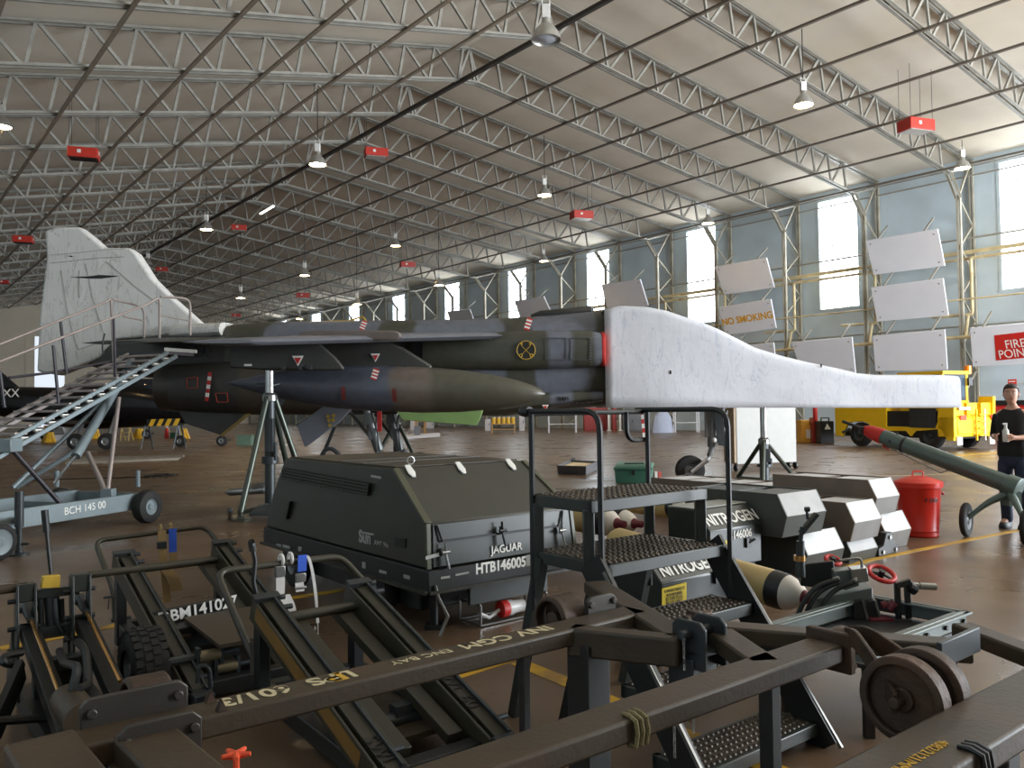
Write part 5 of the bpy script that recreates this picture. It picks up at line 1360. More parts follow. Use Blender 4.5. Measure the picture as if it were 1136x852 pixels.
# ------------------------------------------------------------------ pump cart in front of the bottle
pc = thing('pump_cart', 'grey pump cart with black hoses, upright lever and red hand wheels beside the tan bottle', 'pump cart', gp(960, 700, .2), YAW)
M_GG = mat('grey green enamel', (104, 112, 108), .4, .2, .1, 5)
zt_ = .42
def T_(x, y, z=zt_): return gp(x, y, z)
tr_ = [T_(862, 712), T_(1002, 712), T_(1064, 676), T_(1000, 655), T_(900, 668)]
base = [hg(4.0, 1.95, 0), hg(4.9, 1.95, 0), hg(4.9, 2.55, 0), hg(4.0, 2.55, 0)]
pw0, pw1, pl0, pl1 = 3.85, 4.62, 2.0, 2.62
q0 = tohg(T_(1064, 679)); pw1 = q0.x; pl0 = q0.y - .02; pl1 = pl0 + .5; pw0 = pw1 - .95
g = MB()
for a, b in (((pw0, pl0), (pw1, pl0)), ((pw1, pl0), (pw1, pl1)), ((pw1, pl1), (pw0, pl1)), ((pw0, pl1), (pw0, pl0))): g.beam(hg(*a, zt_ - .03), hg(*b, zt_ - .03), .02, .08, ext=.01); g.beam(hg(*a, zt_ ), hg(*b, zt_), .07, .012, ext=.03)
obj('tray_frame', g, M_GG, pc, bevel=.003)
g = MB(); g.hexa([hg(w, l, z) for z in (zt_ - .10, zt_ - .08) for w, l in ((pw0, pl0), (pw1, pl0), (pw1, pl1), (pw0, pl1))]); obj('tray_floor', g, M_BLK, pc)
g = MB()
for k in range(5):
    p = hg(pw0 + .12 + .2 * k, pl0 - .012, zt_ - .035); g.cyl(p, p - LD * .012, .012, n=8)
obj('bolt', g, M_BLK, pc)
for w in (pw0 + .06, pw1 - .06):
    for l in (pl0 + .04, pl1 - .04):
        g = MB(); g.beam(hg(w, l, zt_ - .08), hg(w, l, 0), .04, .04); obj('leg', g, M_BLK, pc)
# pump block with side fins
def pxbox(nm, c, Y, d, m, off=None, par=None, bev=.006):
    P = [at(*q_, Y) for q_ in c]; g = MB(); g.prism(P, V((d * SY * .4, d, 0))); return obj(nm, g, m, par or pc, bevel=bev)
Yp = 4.55
pxbox('pump_block', [(905, 664), (950, 656), (968, 652), (969, 700), (905, 706)], Yp, .25, M_GG)
pxbox('valve_block', [(925, 634), (952, 631), (953, 650), (938, 655), (926, 650)], Yp, .10, M_GG, bev=.004)
pxbox('valve_block', [(944, 632), (962, 630), (964, 645), (946, 648)], Yp - .04, .10, M_STEELB, bev=.003)
for x in (948, 962):
    P = [at(x, 668, Yp - .05), at(x + 9, 666, Yp - .05), at(x + 19, 703, Yp - .05), at(x - 2, 706, Yp - .05)]; g = MB(); g.prism(P, V((.06, .16, 0))); obj('side_fin', g, M_BLK, pc, bevel=.003)
    g = MB(); g.beam(P[1], P[2], .006, .012); obj('fin_edge', g, M_STEELB, pc)
g = MB()
for P in ([(930, 643), (905, 650), (888, 672), (878, 708)], [(948, 645), (922, 656), (908, 678), (898, 710)], [(930, 646), (908, 656), (895, 676), (890, 706)]):
    g.tube([at(x, y, Yp - .07) for x, y in P], .013, 10, bend=.12)
obj('hose', g, M_BLK, pc)
g = MB(); g.cyl(at(931, 642, Yp - .06), at(925, 644, Yp - .06), .016, n=10); obj('hose_fitting', g, M_STEELB, pc)
g = MB(); g.cyl(at(951, 643, Yp - .06), at(945, 646, Yp - .06), .016, n=10); obj('hose_fitting', g, M_STEELB, pc)
def handwheel(x, y, Y, R, r=.013):
    c = at(x, y, Y); ax = V((.15, -.5, 1)); g = MB(); g.torus(c, ax, R, r, 32, 10); a = obj('hand_wheel', g, M_SIGNRED, pc)
    g = MB(); d, s, u = frame(ax)
    for k in range(3): g.cyl(c, c + (s * math.cos(k * 2.094) + u * math.sin(k * 2.094)) * R, .006, n=6)
    g.cyl(c - d * .02, c + d * .02, .016, n=10); obj('spoke', g, M_BLK, a)
handwheel(978, 636.5, Yp, .068); handwheel(924, 621.5, Yp + .2, .04, .011)
g = MB(); g.cyl(at(963, 634, Yp), at(978, 637, Yp), .009, n=8); obj('wheel_stem', g, M_BLK, pc)
g = MB(); g.tube([at(931, 622, Yp), at(952, 619, Yp), at(956, 622, Yp), at(956, 632, Yp)], .008, 8, bend=.03); obj('bright_pipe', g, M_STEELB, pc)
pxbox('manifold', [(890, 626), (925, 622), (927, 643), (905, 652), (888, 650)], Yp + .15, .18, M_BLK)
g = MB(); g.cyl(at(888, 640, Yp + .1), at(888, 600, Yp + .1), .026, .022, 14); g.cyl(at(888, 602, Yp + .1), at(890, 584, Yp + .1), .012, n=10); g.beam(at(888, 592, Yp + .1), at(906, 570, Yp + .1), .045, .02); g.cyl(at(896, 576, Yp + .1), at(895, 566, Yp + .1), .008, n=8); g.cyl(at(893, 565, Yp + .1), at(898, 565, Yp + .1), .014, n=8)
obj('upright_lever', g, M_GUN, pc)
g = MB(); g.cyl(at(887, 622, Yp + .1), at(887, 616, Yp + .1), .032, n=14); obj('brass_collar', g, M_BRASS, pc)
Yl = 4.5
g = MB()
for x in (995, 1006): g.beam(at(x, 648, Yl), at(x + 2, 686, Yl), .03, .02)
g.beam(at(993, 650, Yl), at(1010, 645, Yl), .03, .03); g.cyl(at(1008, 650, Yl), at(1016, 655, Yl), .03, n=10); obj('lever_stand', g, M_BLK, pc, bevel=.003)
g = MB(); g.cyl(at(1008, 648, Yl), at(1020, 650, Yl), .014, n=12); g.cyl(at(1020, 650, Yl), at(1038, 651, Yl), .019, n=12); obj('grip', g, M_STEELB, pc)
g = MB(); g.cyl(at(992, 668, Yl), at(985, 676, Yl), .022, n=12); g.cyl(at(978, 672, Yl), at(984, 670, Yl), .02, n=12); g.box(at(975, 690, Yl), (.12, .1, .05)); obj('plunger', g, M_MAROON, pc)

# ------------------------------------------------------------------ stacked grey ramps
M_RGREY = mat('grey ramp paint', (142, 140, 138), .5, .2, .1, 5)
M_RBRN = mat('dull brown side plate', (118, 104, 92), .55, .1, .12, 4)
M_RWH = mat('white end plate', (194, 194, 192), .45, 0, .05)
M_RDK = mat('dark green ramp paint', (70, 72, 68), .45, .1, .12, 5)
def wedge(label, w, l0, l1, z, width, h, end=None, side=None, dark=False, pale_top=True):
    """long box-section ramp lying along the hall, its near end cut at a slope and plated"""
    m = M_RDK if dark else (side or M_RBRN)
    t = thing('wheel_ramp', label, 'ramp', hg(w, (l0 + l1) / 2, z), YAW, 'grey ramp sections stacked beside the red bin')
    a = width / 2; rk = h * .28
    # near end leans back: two sloping faces meeting at mid height
    P = [(l0 + rk * .9, z + h), (l0 + .0, z + h * .5), (l0 + rk * .5, z), (l1, z), (l1, z + h)]
    for s in (-1, 1):
        g = MB(); g.prism([hg(w + s * a, l, zz_) for l, zz_ in P], -WD * s * .02); obj('side_plate', g, m, t, bevel=.004)
    g = MB(); g.prism([hg(w - a + .015, l0 + rk * .9, z + h), hg(w - a + .015, l0, z + h * .5), hg(w - a + .015, l0 + .02, z + h * .48), hg(w - a + .015, l0 + rk * .9 + .03, z + h - .02)], WD * (width - .03)); obj('end_plate', g, end or M_RGREY, t, bevel=.003)
    g = MB(); g.prism([hg(w - a + .015, l0 + .0, z + h * .5), hg(w - a + .015, l0 + rk * .5, z), hg(w - a + .015, l0 + rk * .5 + .03, z + .01), hg(w - a + .015, l0 + .03, z + h * .5)], WD * (width - .03)); obj('lower_plate', g, M_RGREY if not dark else M_RDK, t, bevel=.003)
    g = MB(); n_ = max(2, int((l1 - l0) / .5))
    for k in range(n_):
        b0 = l0 + rk + .04 + (l1 - l0 - rk) * k / n_; b1 = b0 + (l1 - l0 - rk) / n_ - .16
        g.hexa([hg(w + s * (a - .02), l, zz_) for zz_ in (z + h - .03, z + h - .012) for s, l in ((-1, b0), (1, b0), (1, b1), (-1, b1))])
    obj('top_deck', g, (M_RWH if pale_top else M_RGREY) if not dark else M_RDK, t)
    g = MB()
    for k in range(n_ + 1):
        b0 = l0 + rk + (l1 - l0 - rk - .04) * k / n_; g.hexa([hg(w + s * (a - .02), l, zz_) for zz_ in (z + .02, z + h - .01) for s, l in ((-1, b0), (1, b0), (1, b0 + .03), (-1, b0 + .03))])
    obj('bulkhead', g, m, t)
    return t
def wp(x, y, z): return tohg(gp(x, y, z))
def wedge_px(label, pl_, pr_, z0, h, length, **k):
    """near end set by the two ends of its waist line (mid height)"""
    a = tohg(gp(*pl_, z0 + h / 2)); c = tohg(gp(*pr_, z0 + h / 2))
    wedge(label, (a.x + c.x) / 2, (a.y + c.y) / 2, (a.y + c.y) / 2 + length, z0, c.x - a.x, h, **k)
wedge_px('ramp with a ribbed white end plate standing on the floor against the red bin', (983, 592), (1011, 586), 0.0, .37, 1.15, end=M_RWH)
wedge_px('ramp with large white end plate in mid stack, on a low dark ramp', (950, 580.5), (977, 574.5), .205, .365, 1.6, end=M_RWH)
wedge('low dark ramp on the floor under the middle of the stack', 7.62, 4.15, 5.35, 0.0, .5, .2, dark=True)
wedge_px('highest white ended ramp of the stack, on the one against the bin', (973, 553), (998, 549), .375, .36, 1.2, end=M_RWH)
wedge_px('dark green ramp on top of the stack beside the NITROGEN S146006 cabinet', (878, 574), (912, 566), .37, .37, 1.1, dark=True)
wedge_px('small ramp with tilted white end plate lying on the floor, behind the pump lever', (900, 617), (933, 607), .0, .36, .75, end=M_RWH, dark=True)
wedge_px('pale topped ramp at the back of the stack, below the nose jack', (862, 563), (893, 557), .0, .5, 2.0)
ck = thing('wheel_chock', 'small black wheel chock with bolts under the middle ramps', 'chock', gp(972, 610, 0), YAW)
g = MB(); c = gp(984, 616, 0); P = [c + WD * a + V((0, 0, b)) for a, b in ((-.16, 0), (.2, 0), (.24, .08), (.16, .12), (.12, .22), (.0, .22), (-.06, .10), (-.16, .08))]; g.prism(P, LD * .1); obj('block', g, M_BLK, ck, bevel=.01)
g = MB()
for a, b in ((.17, .04), (-.08, .04), (.06, .17)): p = c + WD * a + V((0, 0, b)); g.cyl(p - LD * .015, p, .02, n=8)
obj('bolt', g, M_STEELB, ck)

# ------------------------------------------------------------------ red FOD bin
M_BIN = mat('glossy red bin', (206, 40, 24), .35, 0, .05, 3, second=(170, 34, 22), s_at=.64)
bp_ = gp(1020, 594, 0); bn = thing('refuse_bin', 'red metal bin with lid, marked FOD, standing on the floor', 'bin', bp_)
R0, R1, hb = .205, .235, .60
g = MB(); g.lathe([(0, R0 * .94), (.015, R0), (.06, R0), (.07, R0 + .012), (.085, R0 + .004), (.30, (R0 + R1) / 2), (hb - .02, R1), (hb, R1 + .015), (hb + .004, R1 - .02)], bp_, V((0, 0, 1)), 40); obj('body', g, M_BIN, bn)
g = MB(); g.lathe([(hb - .045, R1 + .022), (hb + .01, R1 + .024), (hb + .02, R1 + .012), (hb + .06, R1 * .6), (hb + .075, R1 * .35), (hb + .078, .01)], bp_, V((0, 0, 1)), 40); ld = obj('lid', g, M_BIN, bn)
g = MB(); c = bp_ + V((0, 0, hb + .07)); g.tube([c + V((-.06, 0, 0)), c + V((-.06, 0, .06)), c + V((.06, 0, .06)), c + V((.06, 0, 0))], .009, 8, bend=.03); obj('lid_handle', g, M_BIN, ld)
for s in (-1, 1):
    g = MB(); c = bp_ + V((s * (R1 + .0), 0, hb - .13)); g.tube([c + V((0, -.06, .03)), c + V((s * .03, -.06, 0)), c + V((s * .03, .06, 0)), c + V((0, .06, .03))], .008, 8, bend=.02); obj('side_handle', g, M_BIN, bn)
a_ = -PI / 2 + .32
for k, ch in enumerate('FOD'):
    a_ = -PI / 2 - .10 + .27 * k; rr = R1 - .008; nrm = V((math.cos(a_), math.sin(a_), 0)); p = bp_ + nrm * (rr + .002) + V((0, 0, hb - .20))
    text('lettering', ch, .062, M_BLK, bn, p, V((-math.sin(a_), math.cos(a_), 0)), V((0, 0, 1)), .002, 'CENTER', bold=.002)

# ------------------------------------------------------------------ tow arm on wheels
ta = thing('towing_arm', 'long green towing arm tube with red tip on a two wheeled cradle', 'towing arm', gp(1100, 592, 0))
M_TGREEN = mat('green arm paint', (84, 100, 94), .35, .1, .08, 4)
Ya, Yb = 10.6, 9.25
a = at(968, 480, Ya); b = at(1128, 541, Yb); d = (b - a).normalized()
g = MB(); g.lathe([(0, .055), (.05, .085), (.2, .095), (1.0, .10), ((b - a).length, .10)], a, b - a, 24); obj('tube', g, M_TGREEN, ta)
g = MB(); g.lathe([(-.10, .05), (-.06, .07), (.0, .086), (.14, .099), (.17, .099)], a - d * .02, d, 20); obj('red_tip', g, M_SIGNRED, ta)
g = MB(); t0 = a - d * .1; g.box(t0, (.16, .09, .08)); g.cyl(t0 - d * .05, t0 - d * .28 + V((-.05, 0, .02)), .02, n=10); g.tube([t0 + V((-.2, 0, .02)), t0 + V((-.3, 0, -.03))], .018, 8); obj('hook', g, M_BLK, ta)
g = MB()
for k in range(4): c = a + d * (.30 + .015 * k); an = k * 1.5; _, s, u = frame(d); p = c + (s * math.cos(an) + u * math.sin(an)) * .095; g.cyl(p, p + (s * math.cos(an) + u * math.sin(an)) * .02, .014, n=8)
g.lathe([(0, .1), (.005, .105), (.03, .105), (.035, .1)], a + d * .42, d, 20); obj('collar', g, M_BLK, ta)
g = MB(); p = a + d * .1 - V((0, .06, .04)); g.tube([p, p + V((.02, 0, -.10)), p + V((.09, 0, -.14)), p + V((.05, -.0, -.02))], .013, 8); obj('red_hook', g, M_SIGNRED, ta)
g = MB(); g.tube([a + d * .15 - V((0, 0, .1)), a + d * .9 - V((0, 0, .17)), a + d * 1.0 - V((0, 0, .1))], .008, 6); obj('cable', g, M_STEELB, ta)
pv = at(1120, 545, Yb)
w1 = at(1072, 578, 9.35); w1.z = .19; w2 = at(1139, 590, 8.7); w2.z = .19
g = MB()
for w_ in (w1, w2):
    s_ = pv + V((0, 0, -.02)); k = s_.lerp(w_, .5) + V((0, 0, .05)); g.tube([s_, k, w_], lambda t: .045 - .02 * t, 10, bend=.2)
g.lathe([(-.07, .115), (-.065, .125), (.065, .125), (.07, .115)], at(1124, 540, Yb), d, 20); g.box(pv + V((.02, 0, -.08)), (.14, .14, .16)); obj('cradle', g, M_TGREEN, ta)
for w_ in (w1, w2):
    T, H_ = MB(), MB(); ax = V((.72, -.69, 0)); wheel(T, H_, w_, ax, .19, .07, .6); wo = obj('wheel', T, M_TYRE, ta); obj('wheel_hub', H_, M_BLK, wo)
# ------------------------------------------------------------------ big wheeled access stairs at the left
M_SGREY = mat('blue grey stair paint', (122, 134, 138), .42, .1, .12, 4)
M_SPINK = mat('worn aluminium stair', (150, 138, 132), .4, .4, .12, 5)
M_SDARK = mat('dark handrail post', (54, 50, 56), .45, .2, .1)
ss = thing('access_stairs', 'tall grey wheeled access stairs rising towards the jet tail', 'stairs', at(80, 575, 10.6))
S0 = at(0, 494, 10.0); S1 = at(186, 391, 12.5); du = S1 - S0
hor = V((du.x, du.y, 0)).normalized(); wd = V((-hor.y, hor.x, 0)) * .78
S0 = S0 - du * .22
def SP(t, side=0.0, up=0.0): return S0.lerp(S1, t) + wd * side + V((0, 0, up))
for side, nm in ((0.0, 'n'), (1.0, 'f')):
    g = MB(); g.beam(SP(0, side), SP(1, side), .05, .05); g.beam(SP(0, side - .10 * (1 if side == 0 else 0), -.10), SP(1.03, side - .10 * (1 if side == 0 else 0), -.10), .05, .055)
    obj('stringer', g, M_SPINK if side else M_SGREY, ss, bevel=.006)
N = 17
for k in range(N):
    t = (k + .5) / N; g = MB()
    a = SP(t, 0); b = SP(t, 1)
    g.beam(a, b, .17, .03); o = obj('tread', g, M_SPINK, ss)
    g = MB(); g.beam(a - wd * .09 + V((0, 0, -.05)), a + V((0, 0, -.05)), .10, .02); g.beam(a - wd * .11 - V((0, 0, .09)), a - wd * .0 - V((0, 0, .06)), .06, .015); obj('tread_bracket', g, M_WHITEM, o)
g = MB(); a = S1 + hor * .3
g.hexa([S1 + V((0, 0, -.03)), S1 + hor * .55 + V((0, 0, -.03)), S1 + hor * .55 + wd + V((0, 0, -.03)), S1 + wd + V((0, 0, -.03)), S1 + V((0, 0, .02)), S1 + hor * .55 + V((0, 0, .02)), S1 + hor * .55 + wd + V((0, 0, .02)), S1 + wd + V((0, 0, .02))]); obj('top_platform', g, M_SDARK, ss)
g = MB(); g.beam(at(183, 387.5, 12.4), at(218, 390, 12.4), .05, .05); obj('kick_bar', g, M_WHITEM, ss)
def Yn(x): return 10.0 + x / 186 * 2.5
def rl(nm, pts, off=0.0, r=.018, m=None, bend=.1):
    g = MB(); g.tube([at(x, y, Yn(x) + off) for x, y in pts], r, 8, bend=bend); return obj(nm, g, m or M_SPINK, ss)
rl('handrail', [(-60, 424), (0, 401), (165, 337), (177, 329), (177, 375)])
rl('handrail', [(-60, 404), (0, 382), (118, 335), (123, 331), (127, 420)], .3, m=M_SPINK, bend=.06)
rl('mid_rail', [(10, 419), (60, 413), (128, 400)], .35, m=M_SDARK)
for P, off in (([(59, 383), (65, 448)], 0), ([(67, 356), (74, 415)], .3), ([(0, 412), (5, 452)], .3), ([(126, 353), (128, 418)], .0), ([(20, 470), (20, 398)], .0)):
    if P[0][0] == 20: continue
    rl('rail_post', P, off, .02, M_SDARK)
rl('platform_guard', [(124, 332), (150, 338), (160, 343), (160, 375)], .32, .016)
rl('platform_guard', [(137, 351), (160, 356)], .32, .014)
rl('platform_guard', [(178, 329), (206, 331), (211, 336), (211, 372)], .35, .02)
rl('platform_guard', [(178, 350), (211, 356)], .35, .012)
rl('drag_cord', [(115, 393), (113, 385), (116, 370)], .3, .012, M_BLK)
# chassis
Ca = at(163, 555, 11.5); Cb = at(0, 585, 9.35); cd = (Cb - Ca); cw = V((cd.y, -cd.x, 0)).normalized() * 1.25
if cw.x > 0: cw = -cw
Cb2 = Ca + cd * 1.15
zc_ = .30
for p in (Ca, Cb2): p.z = zc_
g = MB(); g.beam(Ca, Cb2, .07, .22); sbm = obj('chassis_beam', g, M_SGREY, ss, bevel=.008)
g = MB(); g.beam(Ca + cw, Cb2 + cw, .07, .22); obj('chassis_beam', g, M_SGREY, ss, bevel=.008)
for ta_, h_ in ((0, .18), (1, .18), (.35, .1)):
    g = MB(); g.beam(Ca.lerp(Cb2, ta_), Ca.lerp(Cb2, ta_) + cw, .07, h_); obj('cross_member', g, M_SGREY, ss)
nb = V((-cd.y, cd.x, 0)).normalized(); nb = nb if nb.y < 0 else -nb
r_ = -cd.normalized(); pos = onP = None
def on_plane(x, y, p0, n):
    r = ray(x, y); return CAM + r * ((p0 - CAM).dot(n) / r.dot(n))
pp = on_plane(71, 571.5, Ca + nb * .037, nb)
text('lettering', 'BCH 145 00', .13, M_WHITEP, sbm, pp, r_, V((0, 0, 1)), .002, sx=1.0)
for c in (Ca - cd.normalized() * -.15, Ca - cd.normalized() * -.15 + cw):
    T, H_ = MB(), MB(); cc = V((c.x, c.y, .225)) + nb * (.14 if c == Ca - cd.normalized() * -.15 else -.14); wheel(T, H_, cc, nb, .225, .17, .5); wo = obj('wheel', T, M_TYRE, ss); obj('wheel_hub', H_, M_SGREY, wo)
def sb(P, Y0, Y1, r, m=M_SGREY, nm='strut'):
    g = MB(); g.cyl(at(*P[0], Y0), at(*P[1], Y1), r, n=12); return obj(nm, g, m, ss)
sb([(84, 506), (146, 402)], 10.9, 12.35, .062, nm='lift_ram'); sb([(60, 536), (84, 506)], 10.8, 10.9, .02, M_CHROME, 'ram_rod')
sb([(119, 548), (132, 441)], 11.0, 11.6, .03, M_SPINK); sb([(119, 548), (97, 502)], 11.0, 11.2, .035, M_SPINK); sb([(14, 541), (118, 442)], 10.6, 11.7, .03); sb([(18, 541), (84, 500)], 11.2, 11.6, .03); sb([(12, 497), (70, 562)], 10.0, 10.35, .03, M_SDARK)
g = MB(); g.box(at(5, 494, 10.0), (.3, .25, .16)); obj('hinge_box', g, M_SGREY, ss, bevel=.01)
g = MB(); g.box(at(120, 547, 11.0), (.16, .14, .12)); obj('ram_lug', g, M_SGREY, ss, bevel=.01)
for x, y in ((63, 540), (153, 540)):
    g = MB(); g.cyl(at(x, y, 11.6 if x > 100 else 11.0), at(x, y - 18, 11.6 if x > 100 else 11.0), .03, n=10); obj('stake', g, M_SGREY, ss)
a = at(20.5, 548, 9.6); f_ = gp(21, 616, 0); g = MB(); g.cyl(V((f_.x, f_.y, .65)), V((f_.x, f_.y, .02)), .032, n=12); g.cyl(V((f_.x, f_.y, .68)), V((f_.x, f_.y, .3)), .045, n=12); g.lathe([(0, .10), (.02, .10), (.03, .04), (.06, .04)], V((f_.x, f_.y, 0)), V((0, 0, 1)), 16); g.cyl(V((f_.x - .1, f_.y, .12)), V((f_.x + .1, f_.y, .12)), .015, n=8); g.beam(V((f_.x, f_.y, .35)), Cb.lerp(Ca, .12) + V((0, 0, .05)), .06, .08)
obj('jockey_leg', g, M_GUN, ss)
T, H_ = MB(), MB(); c = gp(-2, 622, 0); c.z = .19; wheel(T, H_, c, V((1, -.5, 0)), .19, .08, .7); wo = obj('jockey_wheel', T, M_TYRE, ss); obj('wheel_hub', H_, M_SGREY, wo)
g = MB(); g.beam(V((c.x, c.y, .2)), Cb + V((-.1, 0, .05)), .06, .06); obj('jockey_arm', g, M_SGREY, ss)

# ------------------------------------------------------------------ jacks
M_JACK = mat('olive green jack paint', (74, 80, 72), .3, .5, .12, 5)
def jack(label, c, ztop, feet, Rram, zcol, body=(.075, .10)):
    t = thing('aircraft_jack', label, 'jack', V((c.x, c.y, 0)), 0, 'hydraulic jacks under the jet')
    g = MB(); g.cyl(V((c.x, c.y, zcol)), V((c.x, c.y, ztop)), Rram, n=20); g.sphere(V((c.x, c.y, ztop)), Rram * .9, 14, 8); obj('ram', g, M_CHROME, t)
    g = MB(); g.lathe([(zcol - .10, Rram * 1.1), (zcol - .09, Rram * 1.7), (zcol - .01, Rram * 1.7), (zcol + .02, Rram * 1.35), (zcol + .03, Rram * 1.1)], V((c.x, c.y, 0)), V((0, 0, 1)), 20); obj('collar', g, M_STEELB, t)
    g = MB(); g.cyl(V((c.x, c.y, .10)), V((c.x, c.y, zcol - .08)), body[0], n=20); g.box(V((c.x + .02, c.y - body[0], zcol * .66)), (.12, .10, zcol * .28)); g.cyl(V((c.x, c.y, zcol * .42)), V((c.x, c.y, zcol * .48)), body[0] * 1.6, n=20)
    g.cyl(V((c.x + .1, c.y - .06, zcol * .45)), V((c.x + .1, c.y - .06, zcol * .60)), .03, n=10); obj('cylinder', g, M_GUN, t, bevel=.005)
    for f in feet:
        top = V((c.x, c.y, zcol - .06)) + (f - V((c.x, c.y, 0))).normalized() * .08
        g = MB(); g.cyl(top, f + V((0, 0, .10)), .042, n=12); g.box(top, (.07, .07, .09)); g.cyl(f + V((0, 0, .16)), f + V((0, 0, .02)), .03, n=12); g.lathe([(0, .15), (.012, .15), (.02, .05), (.05, .04)], f, V((0, 0, 1)), 22); obj('leg', g, M_JACK, t)
        g = MB(); g.beam(f + V((0, 0, .10)), V((c.x, c.y, .14)), .05, .05); obj('ground_brace', g, M_JACK, t)
    return t
c = at(299.5, 520, 12.2); fl_ = gp(267, 577, 0); fr_ = gp(345, 566, 0); fb_ = V((c.x + .1, c.y + 1.0, 0))
jw = jack('tall tripod jack with bright ram in front of the drop tank tail', c, at(297, 390, 12.2).z, [fl_, fr_, fb_], .062, at(298, 438, 12.2).z)
g = MB(); g.hexa([p for z in (.10, .14) for p in [V((q_.x, q_.y, z)) for q_ in (gp(276, 571, .12), gp(312, 570, .12), gp(322, 560, .12), gp(286, 561, .12))]]); g.cyl(gp(255, 566, 0), gp(255, 566, .32), .03, n=10); g.box(V((c.x + .1, c.y + .1, .22)), (.3, .2, .12)); obj('pump_tray', g, M_GUN, jw, bevel=.01)
g = MB(); g.lathe([(-.25, .02), (-.2, .05), (.3, .06), (.32, .03)], at(270, 545, 12.3), V((1, .1, .05)), 14); g.beam(at(279, 540, 12.3), at(310, 532, 12.5), .15, .05); obj('tool_head', g, M_STEELB, jw)
c = at(848, 520, 15.3)
jack('tripod jack with olive legs under the white nose cover', c, 1.56, [gp(819, 535, 0), gp(880, 533, 0), gp(846, 543, 0)], .06, at(848, 487, 15.3).z, (.085, .1))
c = at(440, 500, 18.5)
jack('jack standing behind the main wheel on the far side of the jet', V((c.x, c.y, 0)), 1.75, [V((c.x - .6, c.y - .3, 0)), V((c.x + .6, c.y - .3, 0)), V((c.x, c.y + .6, 0))], .06, 1.2)
# curved pipe handle and brace behind the cooling unit
sp = thing('sling_bar', 'dark bar leaning under the open grey gear door', 'bar', at(365, 505, 13.6))
g = MB(); g.cyl(at(371, 474, 13.6), at(352, 520, 13.6), .03, n=10); obj('bar', g, M_BLK, sp)
g = MB(); g.tube([at(354, 512, 13.4), at(360, 499, 13.4), at(368, 497, 13.4), at(378, 506, 13.4), at(376, 560, 13.4)], .035, 10, bend=.08); obj('hoop', g, M_GUN, sp)

# ------------------------------------------------------------------ white screen behind the nose jack
M_SCREEN = mat('white screen panel', (170, 170, 166), .6, 0, .03)
ws = thing('rolling_screen', 'white freestanding screen on castors behind the nose jack', 'screen', gp(852, 522, 0))
a = gp(818, 523, 0); b = gp(884, 520, 0); dn = V((-(b - a).y, (b - a).x, 0)).normalized()
if dn.y < 0: dn = -dn
g = MB(); P = [V((a.x, a.y, .16)), V((b.x, b.y, .16)), V((b.x, b.y, 2.0)), V((a.x, a.y, 2.0))]; g.prism(P, dn * .34); obj('panel', g, M_SCREEN, ws, bevel=.012)
g = MB(); dx_ = (b - a).normalized(); g.prism([V((a.x, a.y, .2)) - dx_ * .01, V((a.x, a.y, 1.98)) - dx_ * .01, V((a.x, a.y, 1.98)) + dn * .33 - dx_ * .06, V((a.x, a.y, .2)) + dn * .33 - dx_ * .06], -dx_ * .06); obj('side_flap', g, mat('brown board edge', (150, 132, 110), .7), ws)
for p in (a, b):
    for o in (.05, .29):
        T = MB(); c = V((p.x, p.y, .075)) + dn * o; T.cyl(c - dx_ * .02, c + dx_ * .02, .075, n=18); T.beam(c + V((0, 0, .0)), V((c.x, c.y, .17)), .06, .03); obj('castor', T, M_BLK, ws)

# ------------------------------------------------------------------ trays and boxes on the floor
M_PLAST = mat('grey plastic tray', (104, 104, 108), .5, 0, .06)
ty = thing('plastic_tray', 'grey open plastic tray with papers on the floor', 'tray', gp(641, 526, 0))
A_ = [gp(619, 526, 0), gp(650, 527, 0), gp(662, 521, 0), gp(634, 519, 0)]
cen = (A_[0] + A_[1] + A_[2] + A_[3]) / 4
B_ = [cen + (p - cen) * 1.05 + V((0, 0, .20)) for p in A_]
g = MB()
for i in range(4):
    j = (i + 1) % 4; n_ = (A_[j] - A_[i]).cross(V((0, 0, 1))).normalized(); g.prism([A_[i], A_[j], B_[j], B_[i]], -n_ * .02)
g.prism(A_, V((0, 0, .02))); obj('tray_body', g, M_PLAST, ty)
g = MB(); g.prism([cen + (p - cen) * .8 + V((0, 0, .13)) for p in A_], V((.0, 0, .03))); obj('papers', g, mat('buff paper', (220, 200, 160), .7), ty)
g = MB(); g.box(B_[3] + V((.05, -.08, .02)), (.08, .2, .06)); obj('tray_grip', g, M_PLAST, ty)
M_GBOX = mat('green tool crate', (70, 122, 100), .5, 0, .08)
gb = thing('tool_crate', 'green plastic tool crate on the floor beyond the top platform', 'crate', gp(707, 534, 0))
A_ = [gp(683, 536, 0), gp(722, 536, 0), gp(724, 530, 0), gp(686, 529, 0)]
g = MB(); cen = (A_[0] + A_[1] + A_[2] + A_[3]) / 4; g.loft([A_, [cen + (p - cen) * 1.05 + V((0, 0, .26)) for p in A_]]); obj('crate_body', g, M_GBOX, gb, bevel=.01)
g = MB(); g.loft([[cen + (p - cen) * s + V((0, 0, z)) for p in A_] for s, z in ((1.1, .262), (1.1, .30), (1.02, .33))]); obj('crate_lid', g, M_GBOX, gb, bevel=.01)
g = MB(); g.box(A_[0].lerp(A_[1], .5) + V((0, -.03, .22)), (.06, .03, .12)); obj('latch', g, M_BLK, gb)
g = MB(); g.beam(cen + V((-.2, 0, .34)), cen + V((.2, 0, .34)), .04, .03); obj('carry_handle', g, M_BLK, gb)
bk = thing('ring_binder', 'red and white binders standing beside the green tool crate', 'binder', gp(729, 532, 0))
g = MB(); g.box(gp(727, 533, .17), (.05, .22, .32)); obj('cover', g, M_WHITEP, bk)
